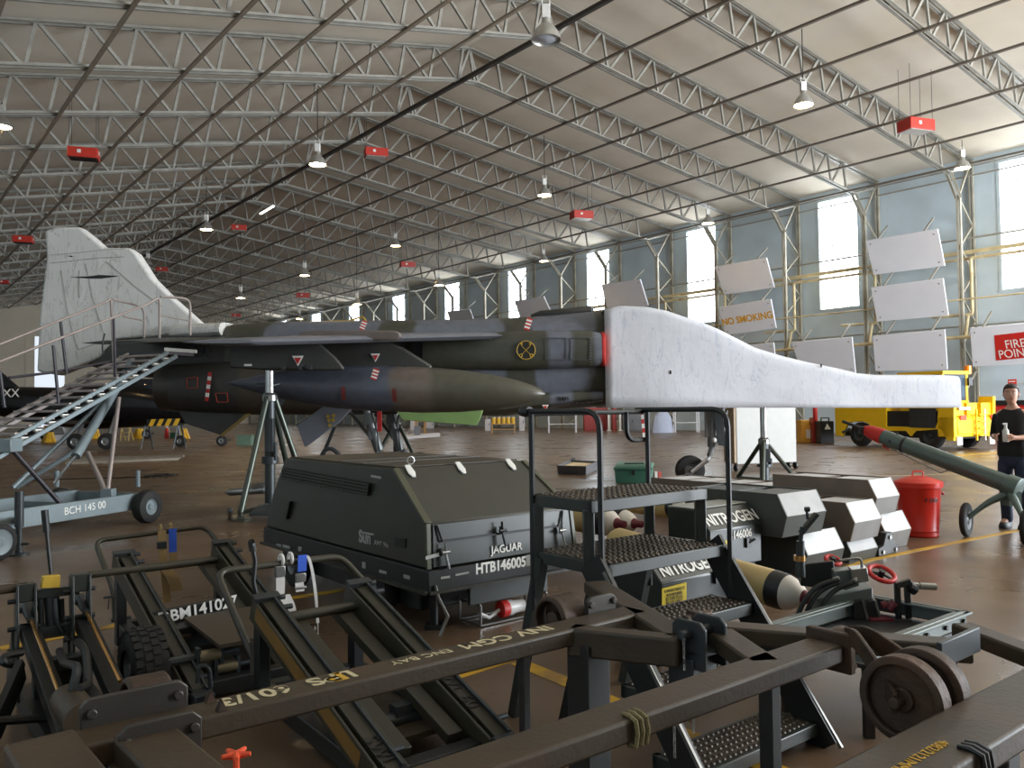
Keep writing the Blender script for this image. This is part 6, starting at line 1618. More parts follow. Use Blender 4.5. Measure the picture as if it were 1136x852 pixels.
g = MB(); g.box(gp(731, 533, .17), (.05, .22, .32)); obj('red_cover', g, mat('red binder', (200, 90, 80), .5), bk)
# far floor items on the left
M_YC = mat('yellow plastic', (216, 170, 40), .5, 0, .06)
def chock(x, y, label):
    c = gp(x, y + 4.5, 0); k = c.y / FPX
    t = thing('wheel_chock', label, 'chock', c, 0, 'yellow chocks by the black jet')
    g = MB(); w = 7.5 * k; h = 11 * k
    for s in (-1, 1): g.prism([c + V((s * w * .25, -.15, 0)), c + V((s * w, -.15, 0)), c + V((s * w * .35, 0, h)), c + V((s * w * .05, 0, h))], V((0, .25, 0)))
    g.lathe([(0, w * .9), (h * .15, w * .8), (h * .9, w * .32), (h, w * .3)], c, V((0, 0, 1)), 8); obj('block', g, M_YC, t)
chock(54, 486, 'yellow chock beside the dark low tug'); chock(154, 482, 'yellow chock between the stairs strut and the trailing wheel'); chock(203, 482, 'yellow chock below the ventral fin beside the green crate')
chock(104, 482, 'yellow chock behind the stairs lift ram')
ex = thing('fire_extinguisher', 'red extinguisher standing by a small green crate under the jetpipe', 'extinguisher', gp(185, 486, 0))
c = gp(185, 486, 0); g = MB(); g.lathe([(0, .11), (.5, .11), (.58, .05), (.62, .04)], c, V((0, 0, 1)), 14); obj('cylinder', g, M_SIGNRED, ex)
g = MB(); g.box(c + V((0, 0, .66)), (.12, .06, .1)); g.tube([c + V((.05, 0, .62)), c + V((.16, 0, .5)), c + V((.15, 0, .15))], .02, 6); obj('valve', g, M_WHITEM, ex)
cr = thing('small_crate', 'pale green crate on the floor beside the red extinguisher', 'crate', gp(194, 486, 0))
c = gp(194, 486, 0); g = MB(); g.loft([[c + V((x, y, z)) for x, y in ((-.22, -.15), (.22, -.15), (.22, .15), (-.22, .15))] for z in (0, .3)]); g.box(c + V((0, 0, .32)), (.48, .34, .04)); obj('body', g, M_GBOX, cr)
cr = thing('small_crate', 'pale green crate standing behind the ventral fin wheel', 'crate', gp(272, 494, 0))
c = gp(272, 494, 0); g = MB(); g.loft([[c + V((x, y, z)) for x, y in ((-.32, -.2), (.32, -.2), (.34, .2), (-.34, .2))] for z in (0, .42)]); g.box(c + V((0, 0, .44)), (.7, .44, .04)); obj('body', g, mat('pale green crate paint', (96, 120, 104), .5), cr)
fs = thing('folding_steps', 'small pale wooden folding steps behind the grey stairs', 'steps', gp(138, 489, 0))
c = gp(138, 489, 0)
g = MB()
for s in (-.22, .22): g.beam(c + V((s, 0, 0)), c + V((s, .15, .72)), .05, .05); g.beam(c + V((s + .05, .5, 0)), c + V((s, .15, .72)), .05, .05)
obj('frame', g, mat('pale wood', (196, 170, 110), .6), fs)
g = MB()
for z in (.2, .45, .7): g.beam(c + V((-.24, .15 * z / .72, z)), c + V((.24, .15 * z / .72, z)), .14, .03)
obj('tread', g, mat('pale wood', (196, 170, 110), .6), fs)
br = thing('striped_barrier', 'black and yellow striped barrier board under the jetpipe end', 'barrier', gp(182, 485, 0))
a = at(163, 469, 34); b = at(199, 468, 34)
g = MB(); g.beam(a, b, .05, .28); obj('board', g, M_BLK, br)
g = MB()
for k in range(4):
    p = a.lerp(b, (k + .2) / 4); g.prism([p + V((0, -.03, -.14)), p + V((.18, -.03, -.14)), p + V((.32, -.03, .14)), p + V((.14, -.03, .14))], V((0, -.01, 0)))
obj('stripe', g, M_YC, br)
for p in (a, b):
    g = MB(); g.beam(p + V((-.1, .1, -.1)), V((p.x - .25, p.y, 0)), .05, .05); g.beam(p + V((.05, .1, -.1)), V((p.x + .25, p.y, 0)), .05, .05); g.beam(p + V((-.15, .1, -.1)), p + V((.15, .1, -.1)), .06, .06); obj('trestle', g, M_GUN, br)
def sled(x, y, R, label):
    c = gp(x, y, 0); t = thing('dolly_wheel', label, 'wheel', c); T, H_ = MB(), MB(); wheel(T, H_, c + V((0, 0, R)), V((.2, -1, 0)), R, .16, .5); o = obj('tyre', T, M_TYRE, t); obj('wheel_hub', H_, M_HUB, o)
    g = MB(); g.beam(c + V((0, .05, R)), c + V((.35, .1, R * 1.1)), .06, .06); g.cyl(c + V((0, -.1, R)), c + V((0, .15, R)), .03, n=8); obj('arm', g, M_GUN, t); return t
sled(163, 487, .28, 'small dark trailing wheel under the striped barrier'); sled(246, 495, .24, 'small wheel standing under the yellow edged ventral fin')
pk = thing('metal_planks', 'pale metal planks lying flat on the floor beyond the stairs', 'planks', gp(130, 511, 0))
for k in range(3):
    g = MB(); g.beam(gp(72, 514 - 3 * k, .04), gp(198 + 3 * k, 509 - 1.5 * k, .04), .22, .07); obj('plank', g, mat('dull aluminium plank', (150, 140, 126), .4, .5, .1), pk)
co_ = thing('cable_coil', 'dark cable lying loosely coiled on the floor beyond the stairs wheel', 'cable', gp(178, 528, 0))
g = MB(); c = gp(178, 528, .02); g.tube([c + V((.42 * math.cos(t * .55) * (1 - .02 * t), .3 * math.sin(t * .55), .01 + .004 * (t % 5))) for t in range(34)], .015, 6); obj('loop', g, M_BLK, co_)
co_ = thing('floor_cable', 'thin cable trailing straight across the floor behind the stairs', 'cable', gp(100, 530, 0))
g = MB(); g.tube([gp(20, 534, .01), gp(60, 531.5, .01), gp(110, 530.5, .01), gp(165, 529, .01)], .01, 6); obj('cable', g, M_BLK, co_)

# ------------------------------------------------------------------ black jet behind
M_BJET = mat('gloss black jet paint', (14, 14, 16), .22, 0, .1, 3)
bj = thing('black_jet', 'gloss black small jet parked far behind the stairs', 'aircraft', (-13, 36, 0))
Yb_ = 36.0
rows = [(-70, 436, 446, .15), (-40, 432, 452, .45), (20, 429, 466, .8), (70, 430, 474, .95), (110, 428, 476, .95), (150, 424, 474, .9), (185, 432, 472, .75), (215, 446, 470, .5), (238, 456, 466, .2)]
g = MB(); g.loft([sect(xx_(x, Yb_), Yb_, zz(x, yt, Yb_), zz(x, yb, Yb_), hw, 2.2) for x, yt, yb, hw in rows]); obj('fuselage', g, M_BJET, bj, sharp=60)
g = MB(); P = [at(*q_, Yb_) for q_ in ((-62, 396), (-20, 396), (0, 412), (22, 431), (-50, 436))]; g.prism([p - V((0, .08, 0)) for p in P], V((0, .16, 0))); obj('fin', g, M_BJET, bj)
text('lettering', 'XX', .5, M_WHITEP, bj, at(3, 440.5, Yb_ - .95), V((1, 0, 0)), V((0, 0, 1)), .01)
for s in (-1, 1):
    g = MB(); zr = zz(90, 468, Yb_); g.loft([[V((x, Yb_ + s * d, zr + dz + t)) for x, t in ((x0, 0), ((x0 + x1) / 2, th), (x1, 0), ((x0 + x1) / 2, -th))] for d, x0, x1, dz, th in ((.5, -19.6, -16.6, 0, .14), (4.2, -19.2, -18.1, .12, .06))]); obj('wing', g, M_BJET, bj)
    g = MB(); zr = zz(0, 438, Yb_); g.loft([[V((x, Yb_ + s * d, zr - dz + t)) for x, t in ((x0, 0), ((x0 + x1) / 2, th), (x1, 0), ((x0 + x1) / 2, -th))] for d, x0, x1, dz, th in ((.2, -24.6, -23.0, 0, .08), (2.0, -24.6, -23.8, .3, .04))]); obj('tailplane', g, M_BJET, bj)
g = MB(); g.loft([sect(xx_(x, Yb_), Yb_, zz(x, yt, Yb_), zz(x, yb, Yb_), hw, 2.0) for x, yt, yb, hw in ((120, 430, 446, .2), (140, 420, 446, .45), (170, 420, 446, .45), (200, 440, 452, .15))]); obj('canopy', g, mat('dark canopy', (30, 34, 40), .08), bj)
for x, dY in ((84, -1.5), (118, -1.7)):
    c = at(x, 488, Yb_ - 1.6); c.z = .34; T, H_ = MB(), MB(); wheel(T, H_, c, V((.15, -1, 0)), .34, .22, .5); wo = obj('main_wheel', T, M_TYRE, bj); obj('wheel_hub', H_, M_HUB, wo)
    g = MB(); g.cyl(c, c + V((0, .9, 1.2)), .07, n=10); obj('gear_leg', g, M_HUB, bj)
c = at(200, 488, Yb_); c.z = .26; T, H_ = MB(), MB(); wheel(T, H_, c, V((0, 1, 0)), .26, .16); wo = obj('nose_wheel', T, M_TYRE, bj); obj('wheel_hub', H_, M_HUB, wo); g = MB(); g.cyl(c, c + V((-.1, 0, .8)), .06, n=10); obj('gear_leg', g, M_HUB, bj)
g = MB(); g.tube([at(60, 476, Yb_ - 1.2), at(68, 470, Yb_ - 1.2), at(77, 466, Yb_ - 1.1)], .06, 8); obj('highlight_tube', g, M_CHROME, bj)  # bright tube added to stand for a highlight on the fuselage
tg = thing('tow_tug', 'small dark low tug with fat tyres behind the foot of the stairs', 'tug', gp(45, 490, 0))
c = gp(45, 490, 0); 
for s in (-1.0, .35):
    T, H_ = MB(), MB(); wheel(T, H_, c + V((s, 0, .33)), V((.3, -1, 0)), .33, .24, .5); wo = obj('wheel', T, M_TYRE, tg); obj('wheel_hub', H_, M_HUB, wo)
g = MB(); g.hexa([c + V((x, y, z)) for z, k in ((.35, 1), (.75, .8)) for x, y in ((-1.4 * k, .1), (.7 * k, .1), (.7 * k, 1.2), (-1.4 * k, 1.2))]); obj('body', g, M_BLK, tg, bevel=.05)
g = MB(); g.box(c + V((.5, .1, .80)), (.5, .5, .16)); obj('seat', g, mat('tan seat', (190, 140, 80), .6), tg)
# ------------------------------------------------------------------ things along the far walls
def far_y(x): return 478.5
def fbox(nm, label, cat, x0, y0, x1, y1, m, depth=.6, Yd=None, group=None):
    """small far box standing on the floor, its face where the photo has it"""
    a = gp(x0, y1, 0) if Yd is None else None
    Y = Yd or a.y; p0 = at(x0, y1, Y); p1 = at(x1, y0, Y)
    t = thing(nm, label, cat, V(((p0.x + p1.x) / 2, Y, 0)), 0, group)
    g = MB(); z0 = 0.0; g.hexa([V((x, y, z)) for z in (z0, p1.z) for x, y in ((p0.x, Y), (p1.x, Y), (p1.x, Y + depth), (p0.x, Y + depth))]); obj('body', g, m, t, bevel=.02); return t, p0, p1, Y
M_PALE = mat('pale far cupboard', (196, 194, 196), .6, 0, .05)
M_DRED = mat('dark red cabinet paint', (150, 40, 34), .5, 0, .06)
M_WOODB = mat('bench wood', (170, 132, 84), .6, 0, .1)
M_FGREY = mat('far grey box', (110, 112, 116), .6, 0, .08)
def doors(t, p0, p1, Y, m, n=2):
    for k in range(n):
        g = MB(); xa = p0.x + (p1.x - p0.x) * (k + .04) / n; xb = p0.x + (p1.x - p0.x) * (k + .96) / n
        g.hexa([V((x, y, z)) for z in (.08, p1.z - .05) for x, y in ((xa, Y - .02), (xb, Y - .02), (xb, Y), (xa, Y))]); d = obj('door', g, m, t)
        g = MB(); g.box(V((xb - .08, Y - .04, p1.z * .55)), (.04, .05, .14)); obj('handle', g, M_BLK, d)
t = fbox('steel_cabinet', 'dark red steel cabinet far behind the hooped handrail of the steps', 'cabinet', 648, 452, 674, 478, M_DRED, .6); doors(*t, M_DRED)
t = fbox('steel_cabinet', 'narrow red locker beside the far red cabinet', 'cabinet', 679.5, 453, 684, 478, M_DRED, .6); doors(*t, M_DRED, 1)
t = fbox('steel_cabinet', 'dark grey cabinet with two doors beside the far white posts', 'cabinet', 691, 458, 716, 478, M_FGREY, .6); doors(*t, M_FGREY)
t = fbox('steel_cabinet', 'pale narrow cupboard beside the far bench of yellow tins', 'cabinet', 538, 465, 544, 478, M_PALE, .5); doors(*t, M_PALE, 1)
t = fbox('steel_cabinet', 'white cupboard far behind the main undercarriage leg', 'cabinet', 455, 464, 463, 477, M_PALE, .5); doors(*t, M_PALE, 1)
t = fbox('steel_cabinet', 'pale blue cupboard far under the green gear door', 'cabinet', 472, 466, 481, 476, mat('pale blue cupboard', (150, 160, 176), .6), .5); doors(*t, M_PALE, 1)
t = fbox('steel_cabinet', 'cream upright cupboard far behind the clamped post of the steps', 'cabinet', 576, 460, 582, 478, M_PALE, .5); doors(*t, M_PALE, 1)
for x, lab in ((675.5, 'white post beside the far red cabinet'), (688, 'white post beside the far dark grey cabinet')):
    p = gp(x, 478, 0); t = thing('white_post', lab, 'post', V((p.x, p.y, 0))); g = MB(); g.beam(V((p.x, p.y, 0)), V((p.x, p.y, 1.35)), .12, .10, up=V((0, 1, 0))); obj('shaft', g, M_WHITEP, t); g = MB(); g.box(V((p.x, p.y, .03)), (.3, .3, .06)); obj('foot', g, M_WHITEP, t)
def bench(label, x0, x1, ytop, Y, m, shelf=True, tins=None, group=None):
    a = at(x0, ytop, Y); b = at(x1, ytop, Y); t = thing('work_bench', label, 'bench', V(((a.x + b.x) / 2, Y, 0)))
    g = MB(); g.hexa([V((x, y, z)) for z in (a.z - .06, a.z) for x, y in ((a.x, Y), (b.x, Y), (b.x, Y + .6), (a.x, Y + .6))]); obj('top', g, m, t)
    for x in (a.x + .05, b.x - .05):
        for y in (Y + .04, Y + .56):
            g = MB(); g.beam(V((x, y, 0)), V((x, y, a.z - .05)), .07, .07, up=V((0, 1, 0))); obj('leg', g, m, t)
    if shelf:
        z = a.z * .45; g = MB(); g.hexa([V((x, y, zz_)) for zz_ in (z - .04, z) for x, y in ((a.x, Y), (b.x, Y), (b.x, Y + .55), (a.x, Y + .55))]); obj('shelf', g, m, t)
    return t, a, b
bt, a, b = bench('wooden bench with yellow tins far behind the drop tank nose', 545, 572, 470, 50, M_WOODB)
for k in range(5):
    p = a.lerp(b, (k + .5) / 5.0); c = V((p.x, p.y + .15, a.z)); tn = thing('paint_tin', 'yellow paint tin on the far wooden bench', 'tin', c, 0, 'yellow tins on the far bench')
    g = MB(); g.lathe([(0, .12), (.36, .12), (.37, .10)], c, V((0, 0, 1)), 14); obj('can', g, M_YC, tn); g = MB(); g.lathe([(.36, .125), (.39, .125), (.39, .02)], c, V((0, 0, 1)), 14); obj('lid', g, M_WHITEM, tn)
bench('pale trestle bench far behind the upper end of the steps', 608, 640, 458, 50, M_PALE)
bench('grey desk far behind the nose wheel leg', 748, 776, 455, 48, M_PALE)
bench('wooden trestle far behind the fin cover base of the wheels', 460, 472, 467, 52, M_WOODB)
pl_ = thing('timber_pile', 'flat boards lying on the floor under the green gear door', 'boards', gp(465, 485, 0))
for k in range(3):
    g = MB(); g.beam(gp(446, 486 - 1.2 * k, .05), gp(484, 483.5 - 1.2 * k, .05), .5, .08); obj('board', g, M_PALE, pl_)
g = MB(); c = gp(463, 484.5, 0); g.box(c + V((0, 0, .35)), (.3, .4, .5)); obj('block', g, M_FGREY, pl_)
sh = thing('covered_heap', 'pale blue dust sheet heap beside the far desk', 'dust sheet', gp(735, 479, 0))
c = gp(735, 479, 0); c = V((at(735, 478, 48).x, 48, 0)); g = MB(); rr = random.Random(5)
g.loft([[c + V((1.0 * s * math.cos(k * PI / 8) * (1 + .08 * math.sin(5 * k + z)), .6 * s * math.sin(k * PI / 8), z)) for k in range(16)] for z, s in ((0, .62), (.3, .58), (.8, .5), (1.1, .38), (1.22, .2), (1.26, .04))]); obj('sheet', g, mat('pale blue sheet', (170, 178, 198), .8, 0, .06, 2, bump=.4, bscale=6), sh)
g = MB(); g.box(c + V((0, .1, .55)), (.7, .5, 1.0)); obj('crate', g, M_FGREY, sh)
# crates left of the yellow tractor
t, p0, p1, Y = fbox('wooden_crate', 'orange wooden crate with open front beside the black container', 'crate', 889, 466, 908, 483, mat('orange crate', (222, 166, 60), .6, 0, .08), .6, 33)
g = MB(); m_ = (p0 + p1) / 2; g.box(V((m_.x, Y - .02, .35)), ((p1.x - p0.x) * .45, .03, .35)); obj('white_panel', g, M_WHITEP, t)
g = MB(); g.box(V((m_.x + .12, Y - .02, .85)), ((p1.x - p0.x) * .4, .03, .3)); obj('opening', g, mat('dark orange inside', (130, 70, 20), .7), t)
t, p0, p1, Y = fbox('black_container', 'black plastic container with white mark beside the tractor rear', 'container', 910, 467, 925, 483, M_BLK, .5, 32)
g = MB(); m_ = (p0 + p1) / 2; g.prism([V((m_.x - .1, Y - .01, .55)), V((m_.x + .14, Y - .01, .55)), V((m_.x, Y - .01, .78))], V((0, -.01, 0))); obj('mark', g, M_WHITEP, t)
g = MB(); g.tube([V((m_.x - .15, Y + .2, p1.z)), V((m_.x - .15, Y + .2, p1.z + .12)), V((m_.x + .15, Y + .2, p1.z + .12)), V((m_.x + .15, Y + .2, p1.z))], .03, 6); obj('grip', g, M_BLK, t)
t, p0, p1, Y = fbox('red_drum_stand', 'dark red low stand behind the black container', 'stand', 902, 468, 909.5, 482, M_DRED, .3, 32.6)
g = MB(); g.cyl(V((p0.x + .1, Y, p1.z)), V((p0.x + .1, Y, p1.z + .8)), .09, n=10); obj('pipe', g, M_SIGNRED, t)
q0 = tohg(onW(1099, 470, 38.3)); q1 = tohg(onW(1150, 449, 38.3))
t = thing('fire_cabinet', 'large red fire cabinet with dark lid behind the person', 'cabinet', hg(38.8, (q0.y + q1.y) / 2), YAW)
def cbox(mb, Wa, Wb, La, Lb, z0, z1): return mb.hexa([hg(w, l, z) for z in (z0, z1) for w, l in ((Wa, La), (Wb, La), (Wb, Lb), (Wa, Lb))])
g = MB(); cbox(g, 38.3, 39.2, q1.y, q0.y, 0, q1.z); obj('body', g, M_SIGNRED, t, bevel=.02)
g = MB(); cbox(g, 38.2, 39.25, q1.y - .05, q0.y + .15, q1.z, q1.z + .2); obj('lid', g, M_BLK, t)
for la, lb in ((q1.y + .1, (q0.y + q1.y) / 2 - .03), ((q0.y + q1.y) / 2 + .03, q0.y - .1)):
    g = MB(); cbox(g, 38.26, 38.3, la, lb, .1, q1.z - .08); obj('door', g, M_SIGNRED, t)
sg = thing('fire_sign', 'small red sign on a bracket above the head of the person', 'sign', onW(1122, 425, 39.4))
a = onW(1118, 421, 39.4); b = onW(1127.5, 420.5, 39.4); c = onW(1127.5, 427, 39.4); d = onW(1118, 427.5, 39.4); g = MB(); g.prism([a, b, c, d], WD * .03); obj('plate', g, M_SIGNRED, sg)
g = MB(); g.beam(a.lerp(c, .5), a.lerp(c, .5) + WD * 1.9, .05, .05); obj('bracket', g, M_STEEL, sg)
g = MB(); g.prism([a.lerp(b, .2).lerp(d, .3) - WD * .005, a.lerp(b, .8).lerp(c, .3) - WD * .005, a.lerp(b, .8).lerp(c, .45) - WD * .005, a.lerp(b, .2).lerp(d, .45) - WD * .005], -WD * .004); obj('white_line', g, M_WHITEP, sg)

# ------------------------------------------------------------------ yellow tractor
M_TY = mat('tractor yellow', (238, 196, 20), .4, 0, .04, 3)
K = at(1058, 480, 26.3); K.z = 0
e = V((.9, .436, 0)); s = V((-.436, .9, 0)); WT, LT = 2.05, 5.0
tk_ = thing('yellow_tractor', 'yellow airfield tow tractor parked by the wall beyond the nose cover', 'tractor', K + s * 2.5 + e, math.atan2(e.y, e.x))
def tp(u, v, z): return K + e * u + s * v + V((0, 0, z))
def tbox(mb, u0, u1, v0, v1, z0, z1): return mb.hexa([tp(u, v, z) for z in (z0, z1) for u, v in ((u0, v0), (u1, v0), (u1, v1), (u0, v1))])
def sd(x, y):   # point on the near side (u = 0)
    r = ray(x, y); n = e; return CAM + r * ((K - CAM).dot(n) / r.dot(n))
def sv(x): return (sd(x, 470) - K).dot(s)
def sz(x, y): return sd(x, y).z
def prof(mb, pts, u0, u1): return mb.prism([sd(x, y) + e * u0 for x, y in pts], e * (u1 - u0))
# side bodywork with wheel arches, both flanks
for u0, u1 in ((0, .12), (WT - .12, WT)):
    g = MB(); prof(g, [(926, 446), (968, 446), (968, 481), (964, 470), (956, 467), (944, 468), (938, 473), (934, 484), (927, 483)], u0, u1); obj('rear_wing', g, M_TY, tk_)
    g = MB(); prof(g, [(968, 446), (983, 448), (983, 473), (1038, 474), (1042, 463), (1058, 463), (1058, 489), (1051, 489), (1044, 476), (1016, 478), (1010, 484), (1005, 478), (968, 478)], u0, u1); obj('side_sill', g, M_TY, tk_)
    g = MB(); prof(g, [(1042, 440), (1058, 440), (1058, 466), (1040, 466)], u0, u1); obj('cab_side', g, M_TY, tk_)
v1, v2, v3 = sv(926), sv(968), sv(983); vc = sv(1040)
g = MB(); tbox(g, .12, WT - .12, v2, v1, sz(940, 468), sz(940, 447)); tbox(g, .12, WT - .12, v3, v2, .6, sz(970, 447)); obj('rear_deck', g, M_TY, tk_, bevel=.03)
g = MB(); tbox(g, .05, WT - .05, vc, v3, .45, sz(1000, 456)); obj('engine_bay', g, M_BLK, tk_)
g = MB(); prof(g, [(1009, 453), (1038, 453), (1038, 475), (1009, 474)], -.02, .02); obj('engine_cover', g, M_GUN, tk_)
g = MB(); tbox(g, 0, WT, -.02, vc, .42, sz(1058, 463)); tbox(g, .15, WT - .15, -.05, 0, .5, 1.0); obj('front_body', g, M_TY, tk_, bevel=.03)
for u in (.1, .75, 1.45):
    g = MB(); tbox(g, u, u + .5, .05, .5, sz(1058, 463), sz(1058, 447)); obj('battery_housing', g, M_TY, tk_, bevel=.02)
cz0, cz1 = sz(1058, 458), sz(1058, 412)
cab0, cab1, cl0, cl1 = .25, 1.5, .55, vc + 1.6
g = MB(); tbox(g, cab0, cab1, cl0, cl1, .9, cz0 + .4); obj('cab_body', g, M_TY, tk_, bevel=.04)
g = MB()
for u, v in ((cab0, cl0), (cab1, cl0), (cab0, cl1), (cab1, cl1)): g.beam(tp(u + (.04 if u == cab0 else -.04), v + (.04 if v == cl0 else -.04), cz0 + .3), tp(u + (.04 if u == cab0 else -.04), v + (.04 if v == cl0 else -.04), cz1), .10, .10, up=e)
tbox(g, cab0 - .05, cab1 + .05, cl0 - .08, cl1 + .05, cz1 - .06, cz1 + .05); obj('cab_frame', g, M_TY, tk_)
M_TGL = mat('dark cab glass', (62, 74, 86), .06, 0, .1, 1)
g = MB(); tbox(g, cab0 + .06, cab1 - .06, cl0 + .01, cl0 + .03, cz0 + .4, cz1 - .06); tbox(g, cab0 + .01, cab0 + .03, cl0 + .06, cl1 - .06, cz0 + .4, cz1 - .06); tbox(g, cab1 - .03, cab1 - .01, cl0 + .06, cl1 - .06, cz0 + .4, cz1 - .06); obj('window_glass', g, M_TGL, tk_)
g = MB(); c = tp(cab1 + .05, cl0, cz1 - .05); g.cyl(c, c + V((0, 0, .28)), .11, n=14); obj('beacon', g, mat('amber beacon', (230, 130, 20), .3), tk_)
g = MB(); c = tp(cab1, cl0 - .1, cz1 - .3); g.box(c, (.12, .1, .25)); obj('mirror', g, M_BLK, tk_)
for u in (.25, 1.75):
    g = MB(); tbox(g, u, u + .28, -.08, -.05, .95, 1.12); obj('tail_light', g, mat('red tail light', (220, 70, 20), .4), tk_)
g = MB(); tbox(g, .2, .75, -.075, -.05, 1.28, 1.38); obj('number_plate', g, mat('grey plate', (170, 170, 176), .5), tk_)
for k in range(4):
    g = MB(); tbox(g, .98, 1.32, -.22, -.02, .45 + .22 * k, .49 + .22 * k); obj('rung', g, M_TY, tk_)
for u in (.95, 1.35):
    g = MB(); g.beam(tp(u, -.12, .3), tp(u, -.12, 1.3), .05, .05, up=e); obj('ladder_rail', g, M_WHITEP if u > 1 else M_TY, tk_)
g = MB(); tbox(g, .1, .35, -.05, .02, .16, .42); tbox(g, 1.7, 1.95, -.05, .02, .16, .42); obj('mud_flap', g, M_WHITEP, tk_)
for x in (952, 1030):
    v = sv(x)
    for u in (.16, WT - .16):
        T, H_ = MB(), MB(); wheel(T, H_, tp(u, v, .43), e, .43, .30, .55); wo = obj('wheel', T, M_TYRE, tk_); obj('wheel_hub', H_, M_GUN, wo)
g = MB(); tbox(g, .3, WT - .3, sv(1058) + .3, v1 - .2, .35, .6); obj('chassis', g, M_BLK, tk_)
# ------------------------------------------------------------------ the person at the right edge
M_SKIN = mat('skin', (206, 158, 134), .5, 0, .04, 8)
M_SHIRT = mat('black jersey top', (24, 23, 25), .8, 0, .1, 12, bump=.2, bscale=30)
M_JEAN = mat('dark blue denim', (38, 48, 70), .8, 0, .15, 10, bump=.2, bscale=60)
M_HAIR = mat('dark hair', (34, 26, 24), .5, 0, .25, 30, bump=.5, bscale=70)
M_SHOE = mat('black shoe', (26, 26, 28), .5, 0, .1)
PB = gp(1127, 586, 0)
pf = V((-.80, -.60, 0)).normalized(); plf = V((0, 0, 1)).cross(pf)
pr = thing('person', 'person in black top and dark jeans holding a white bottle, standing by the towing arm', 'person', PB)
def J(f, l, z): return PB + pf * f + plf * l + V((0, 0, z))
def skin(nm, verts, edges, m, parent, root=0, sub=2):
    me = bpy.data.meshes.new(nm); Mi = wmat(parent).inverted()
    me.from_pydata([tuple(Mi @ p) for p, r in verts], edges, [])
    o = bpy.data.objects.new(nm, me); COL.objects.link(o); o.parent = parent; me.materials.append(m)
    md = o.modifiers.new('skin', 'SKIN'); md.use_smooth_shade = True
    for i, (p, r) in enumerate(verts):
        sv_ = me.skin_vertices[0].data[i]; sv_.radius = (r, r) if not isinstance(r, tuple) else r; sv_.use_root = (i == root)
    s2 = o.modifiers.new('sub', 'SUBSURF'); s2.levels = sub; s2.render_levels = sub
    return o
vs, es_ = [], []
def addv(p, r, prev=None):
    vs.append((p, r)); i = len(vs) - 1
    if prev is not None: es_.append((prev, i))
    return i
pel = addv(J(0, 0, .93), (.10, .08)); spn = addv(J(0, 0, 1.08), (.10, .08), pel); ch_ = addv(J(.01, 0, 1.26), (.11, .085), spn); up_ = addv(J(0, 0, 1.38), (.075, .06), ch_); nk = addv(J(0, 0, 1.455), .05, up_); hd0 = addv(J(.01, 0, 1.52), .052, nk)
for sg in (1, -1):
    sh_ = addv(J(0, sg * .155, 1.365), .058, up_); el = addv(J(-.05, sg * .225, 1.10), .042, sh_)
    wr_ = addv(J(.19, sg * .13 - .01, 1.085), .028, el); pm = addv(J(.245, sg * .095, 1.09), (.034, .018), wr_)
    base_ = J(.275, sg * .085, 1.09)
    for k in range(4):
        a_ = base_ + V((0, 0, .030 - .020 * k)); f1 = addv(a_, .0095, pm); f2 = addv(a_ + pf * .03 - plf * sg * .018, .0085, f1); f3 = addv(a_ + pf * (.035 - .004 * k) - plf * sg * .045, .0075, f2)
    t1 = addv(J(.24, sg * .075, 1.125), .011, pm); t2 = addv(J(.262, sg * .045, 1.135), .0095, t1)
    hp = addv(J(0, sg * .085, .86), .08, pel); kn_ = addv(J(.015, sg * .095, .49), .052, hp); an = addv(J(-.02, sg * .10, .10), .04, kn_); toe = addv(J(.12, sg * .11, .045), .035, an)
body_ = skin('body', vs, es_, M_SKIN, pr)
# head with face
hf = V((-.55, -.83, 0)).normalized(); hl = V((0, 0, 1)).cross(hf); HC = J(.02, 0, 1.60)
def Hh(f, l, z): return HC + hf * f + hl * l + V((0, 0, z))
g = MB()
rings = []
for z, fr_, bk_, hw in ((-.115, .062, .0, .03), (-.105, .078, .02, .045), (-.08, .085, .045, .058), (-.04, .088, .075, .068), (0, .088, .092, .073), (.04, .086, .098, .074), (.075, .074, .09, .066), (.1, .05, .07, .05), (.115, .02, .03, .02)):
    rings.append([Hh((fr_ if math.cos(2 * PI * k / 20) > 0 else bk_) * math.cos(2 * PI * k / 20), hw * math.sin(2 * PI * k / 20), z) for k in range(20)])
g.loft(rings)
hd_ = obj('head', g, M_SKIN, pr, sharp=80, sub=1)
g = MB(); g.loft([[Hh(.082, -.006, .03), Hh(.082, .006, .03), Hh(.088, 0, .032)], [Hh(.085, -.016, -.022), Hh(.085, .016, -.022), Hh(.112, 0, -.018)], [Hh(.083, -.012, -.032), Hh(.083, .012, -.032), Hh(.09, 0, -.032)]]); obj('nose', g, M_SKIN, hd_, sharp=80)
for sg in (1, -1):
    g = MB(); g.sphere(Hh(.079, sg * .032, .012), .0085, 10, 6); obj('eye', g, M_WHITEM, hd_)
    g = MB(); g.sphere(Hh(.0845, sg * .032, .012), .006, 8, 6); g.tube([Hh(.083, sg * .018, .033), Hh(.086, sg * .032, .037), Hh(.076, sg * .048, .031)], .0035, 5); obj('eyebrow', g, M_HAIR, hd_)
    g = MB(); g.sphere(Hh(-.01, sg * .075, -.005), .028, 10, 8, (.55, .55, 1)); obj('ear', g, M_SKIN, hd_)
g = MB(); g.tube([Hh(.081, -.022, -.058), Hh(.0885, 0, -.056), Hh(.081, .022, -.058)], .0055, 6); obj('lips', g, mat('lips', (160, 84, 78), .5), hd_)
g = MB(); rings = []
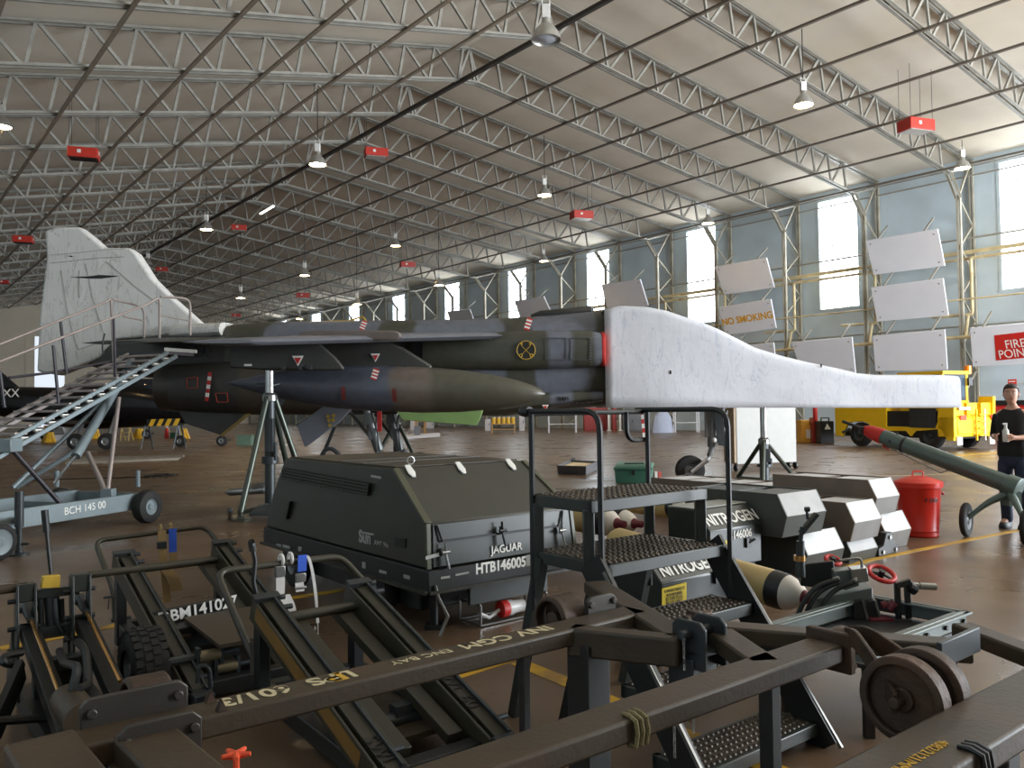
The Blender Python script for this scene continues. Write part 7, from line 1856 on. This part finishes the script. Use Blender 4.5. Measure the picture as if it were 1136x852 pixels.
for z, fr_, bk_, hw in ((-.06, -.03, .09, .066), (-.02, -.015, .105, .080), (.02, -.01, .113, .084), (.055, .03, .112, .083), (.075, .079, .108, .079), (.09, .08, .098, .074), (.118, .05, .07, .05), (.13, .02, .03, .02)):
    rings.append([Hh((fr_ if math.cos(2 * PI * k / 20) > 0 else bk_) * math.cos(2 * PI * k / 20), hw * math.sin(2 * PI * k / 20), z) for k in range(20)])
g.loft(rings); g.sphere(Hh(-.115, .0, .055), .045, 12, 8); obj('hair', g, M_HAIR, hd_, sharp=80)
# clothes
def ringP(f, l, z, a, b, n=20): return [J(f + a * math.cos(2 * PI * k / n), l + b * math.sin(2 * PI * k / n), z) for k in range(n)]
g = MB(); g.loft([ringP(.0, 0, .86, .125, .178), ringP(.005, 0, .93, .128, .18), ringP(.01, 0, 1.03, .122, .168), ringP(.02, 0, 1.14, .13, .172), ringP(.03, 0, 1.24, .138, .182), ringP(.015, 0, 1.33, .118, .19), ringP(.0, 0, 1.395, .085, .165), ringP(0, 0, 1.43, .062, .09), ringP(.0, 0, 1.445, .056, .066)], caps=False)
top_ = obj('top', g, M_SHIRT, pr, sharp=80, sub=1)
for sg in (1, -1):
    a, b, c = J(0, sg * .145, 1.375), J(-.05, sg * .225, 1.10), J(.05, sg * .185, 1.09)
    g = MB(); g.tube([a, a.lerp(b, .3), a.lerp(b, .7), b, b.lerp(c, .5)], lambda t: .078 - .022 * t, 14); obj('sleeve', g, M_SHIRT, top_, sharp=80, sub=1)
g = MB(); g.loft([ringP(0, 0, .70, .10, .05), ringP(0, 0, .78, .125, .165), ringP(.0, 0, .87, .118, .17), ringP(.0, 0, .95, .112, .162)]); je = obj('jeans', g, M_JEAN, pr, sharp=80, sub=1)
for sg in (1, -1):
    rr_ = [(.0, .088, .85, .10, .088), (.005, .09, .74, .098, .086), (.015, .095, .60, .084, .076), (.018, .097, .48, .07, .066), (.0, .10, .32, .068, .064), (-.02, .10, .14, .062, .062), (-.018, .10, .05, .066, .066)]
    g = MB(); g.loft([[J(f + a * math.cos(2 * PI * k / 16), sg * l + b * math.sin(2 * PI * k / 16), z) for k in range(16)] for f, l, z, a, b in rr_]); obj('trouser_leg', g, M_JEAN, je, sharp=80, sub=1)
for sg in (1, -1):
    g = MB(); o_ = J(-.02, sg * .105, 0)
    g.loft([[o_ + pf * (x * sc + .03) + plf * (y * sc) + V((0, 0, z)) for x, y in ((-.10, -.03), (-.10, .03), (.0, .045), (.10, .045), (.15, .02), (.15, -.02), (.10, -.042), (.0, -.04))] for z, sc in ((0, 1.0), (.025, 1.02), (.06, .85), (.085, .55))]); obj('shoe', g, M_SHOE, pr, sharp=60, bevel=.004)
bo = thing('spray_bottle', 'white plastic bottle held in the hands of the person', 'bottle', J(.30, .04, 1.1))
c = J(.285, .035, 1.04); g = MB(); g.lathe([(0, .03), (.01, .035), (.13, .035), (.16, .018), (.17, .014)], c, V((0, 0, 1)), 18); obj('body', g, M_WHITEM, bo)
g = MB(); g.lathe([(.17, .017), (.20, .017), (.205, .01)], c, V((0, 0, 1)), 14); g.box(c + pf * .015 + V((0, 0, .212)), (.05, .02, .02)); obj('cap', g, M_WHITEP, bo)
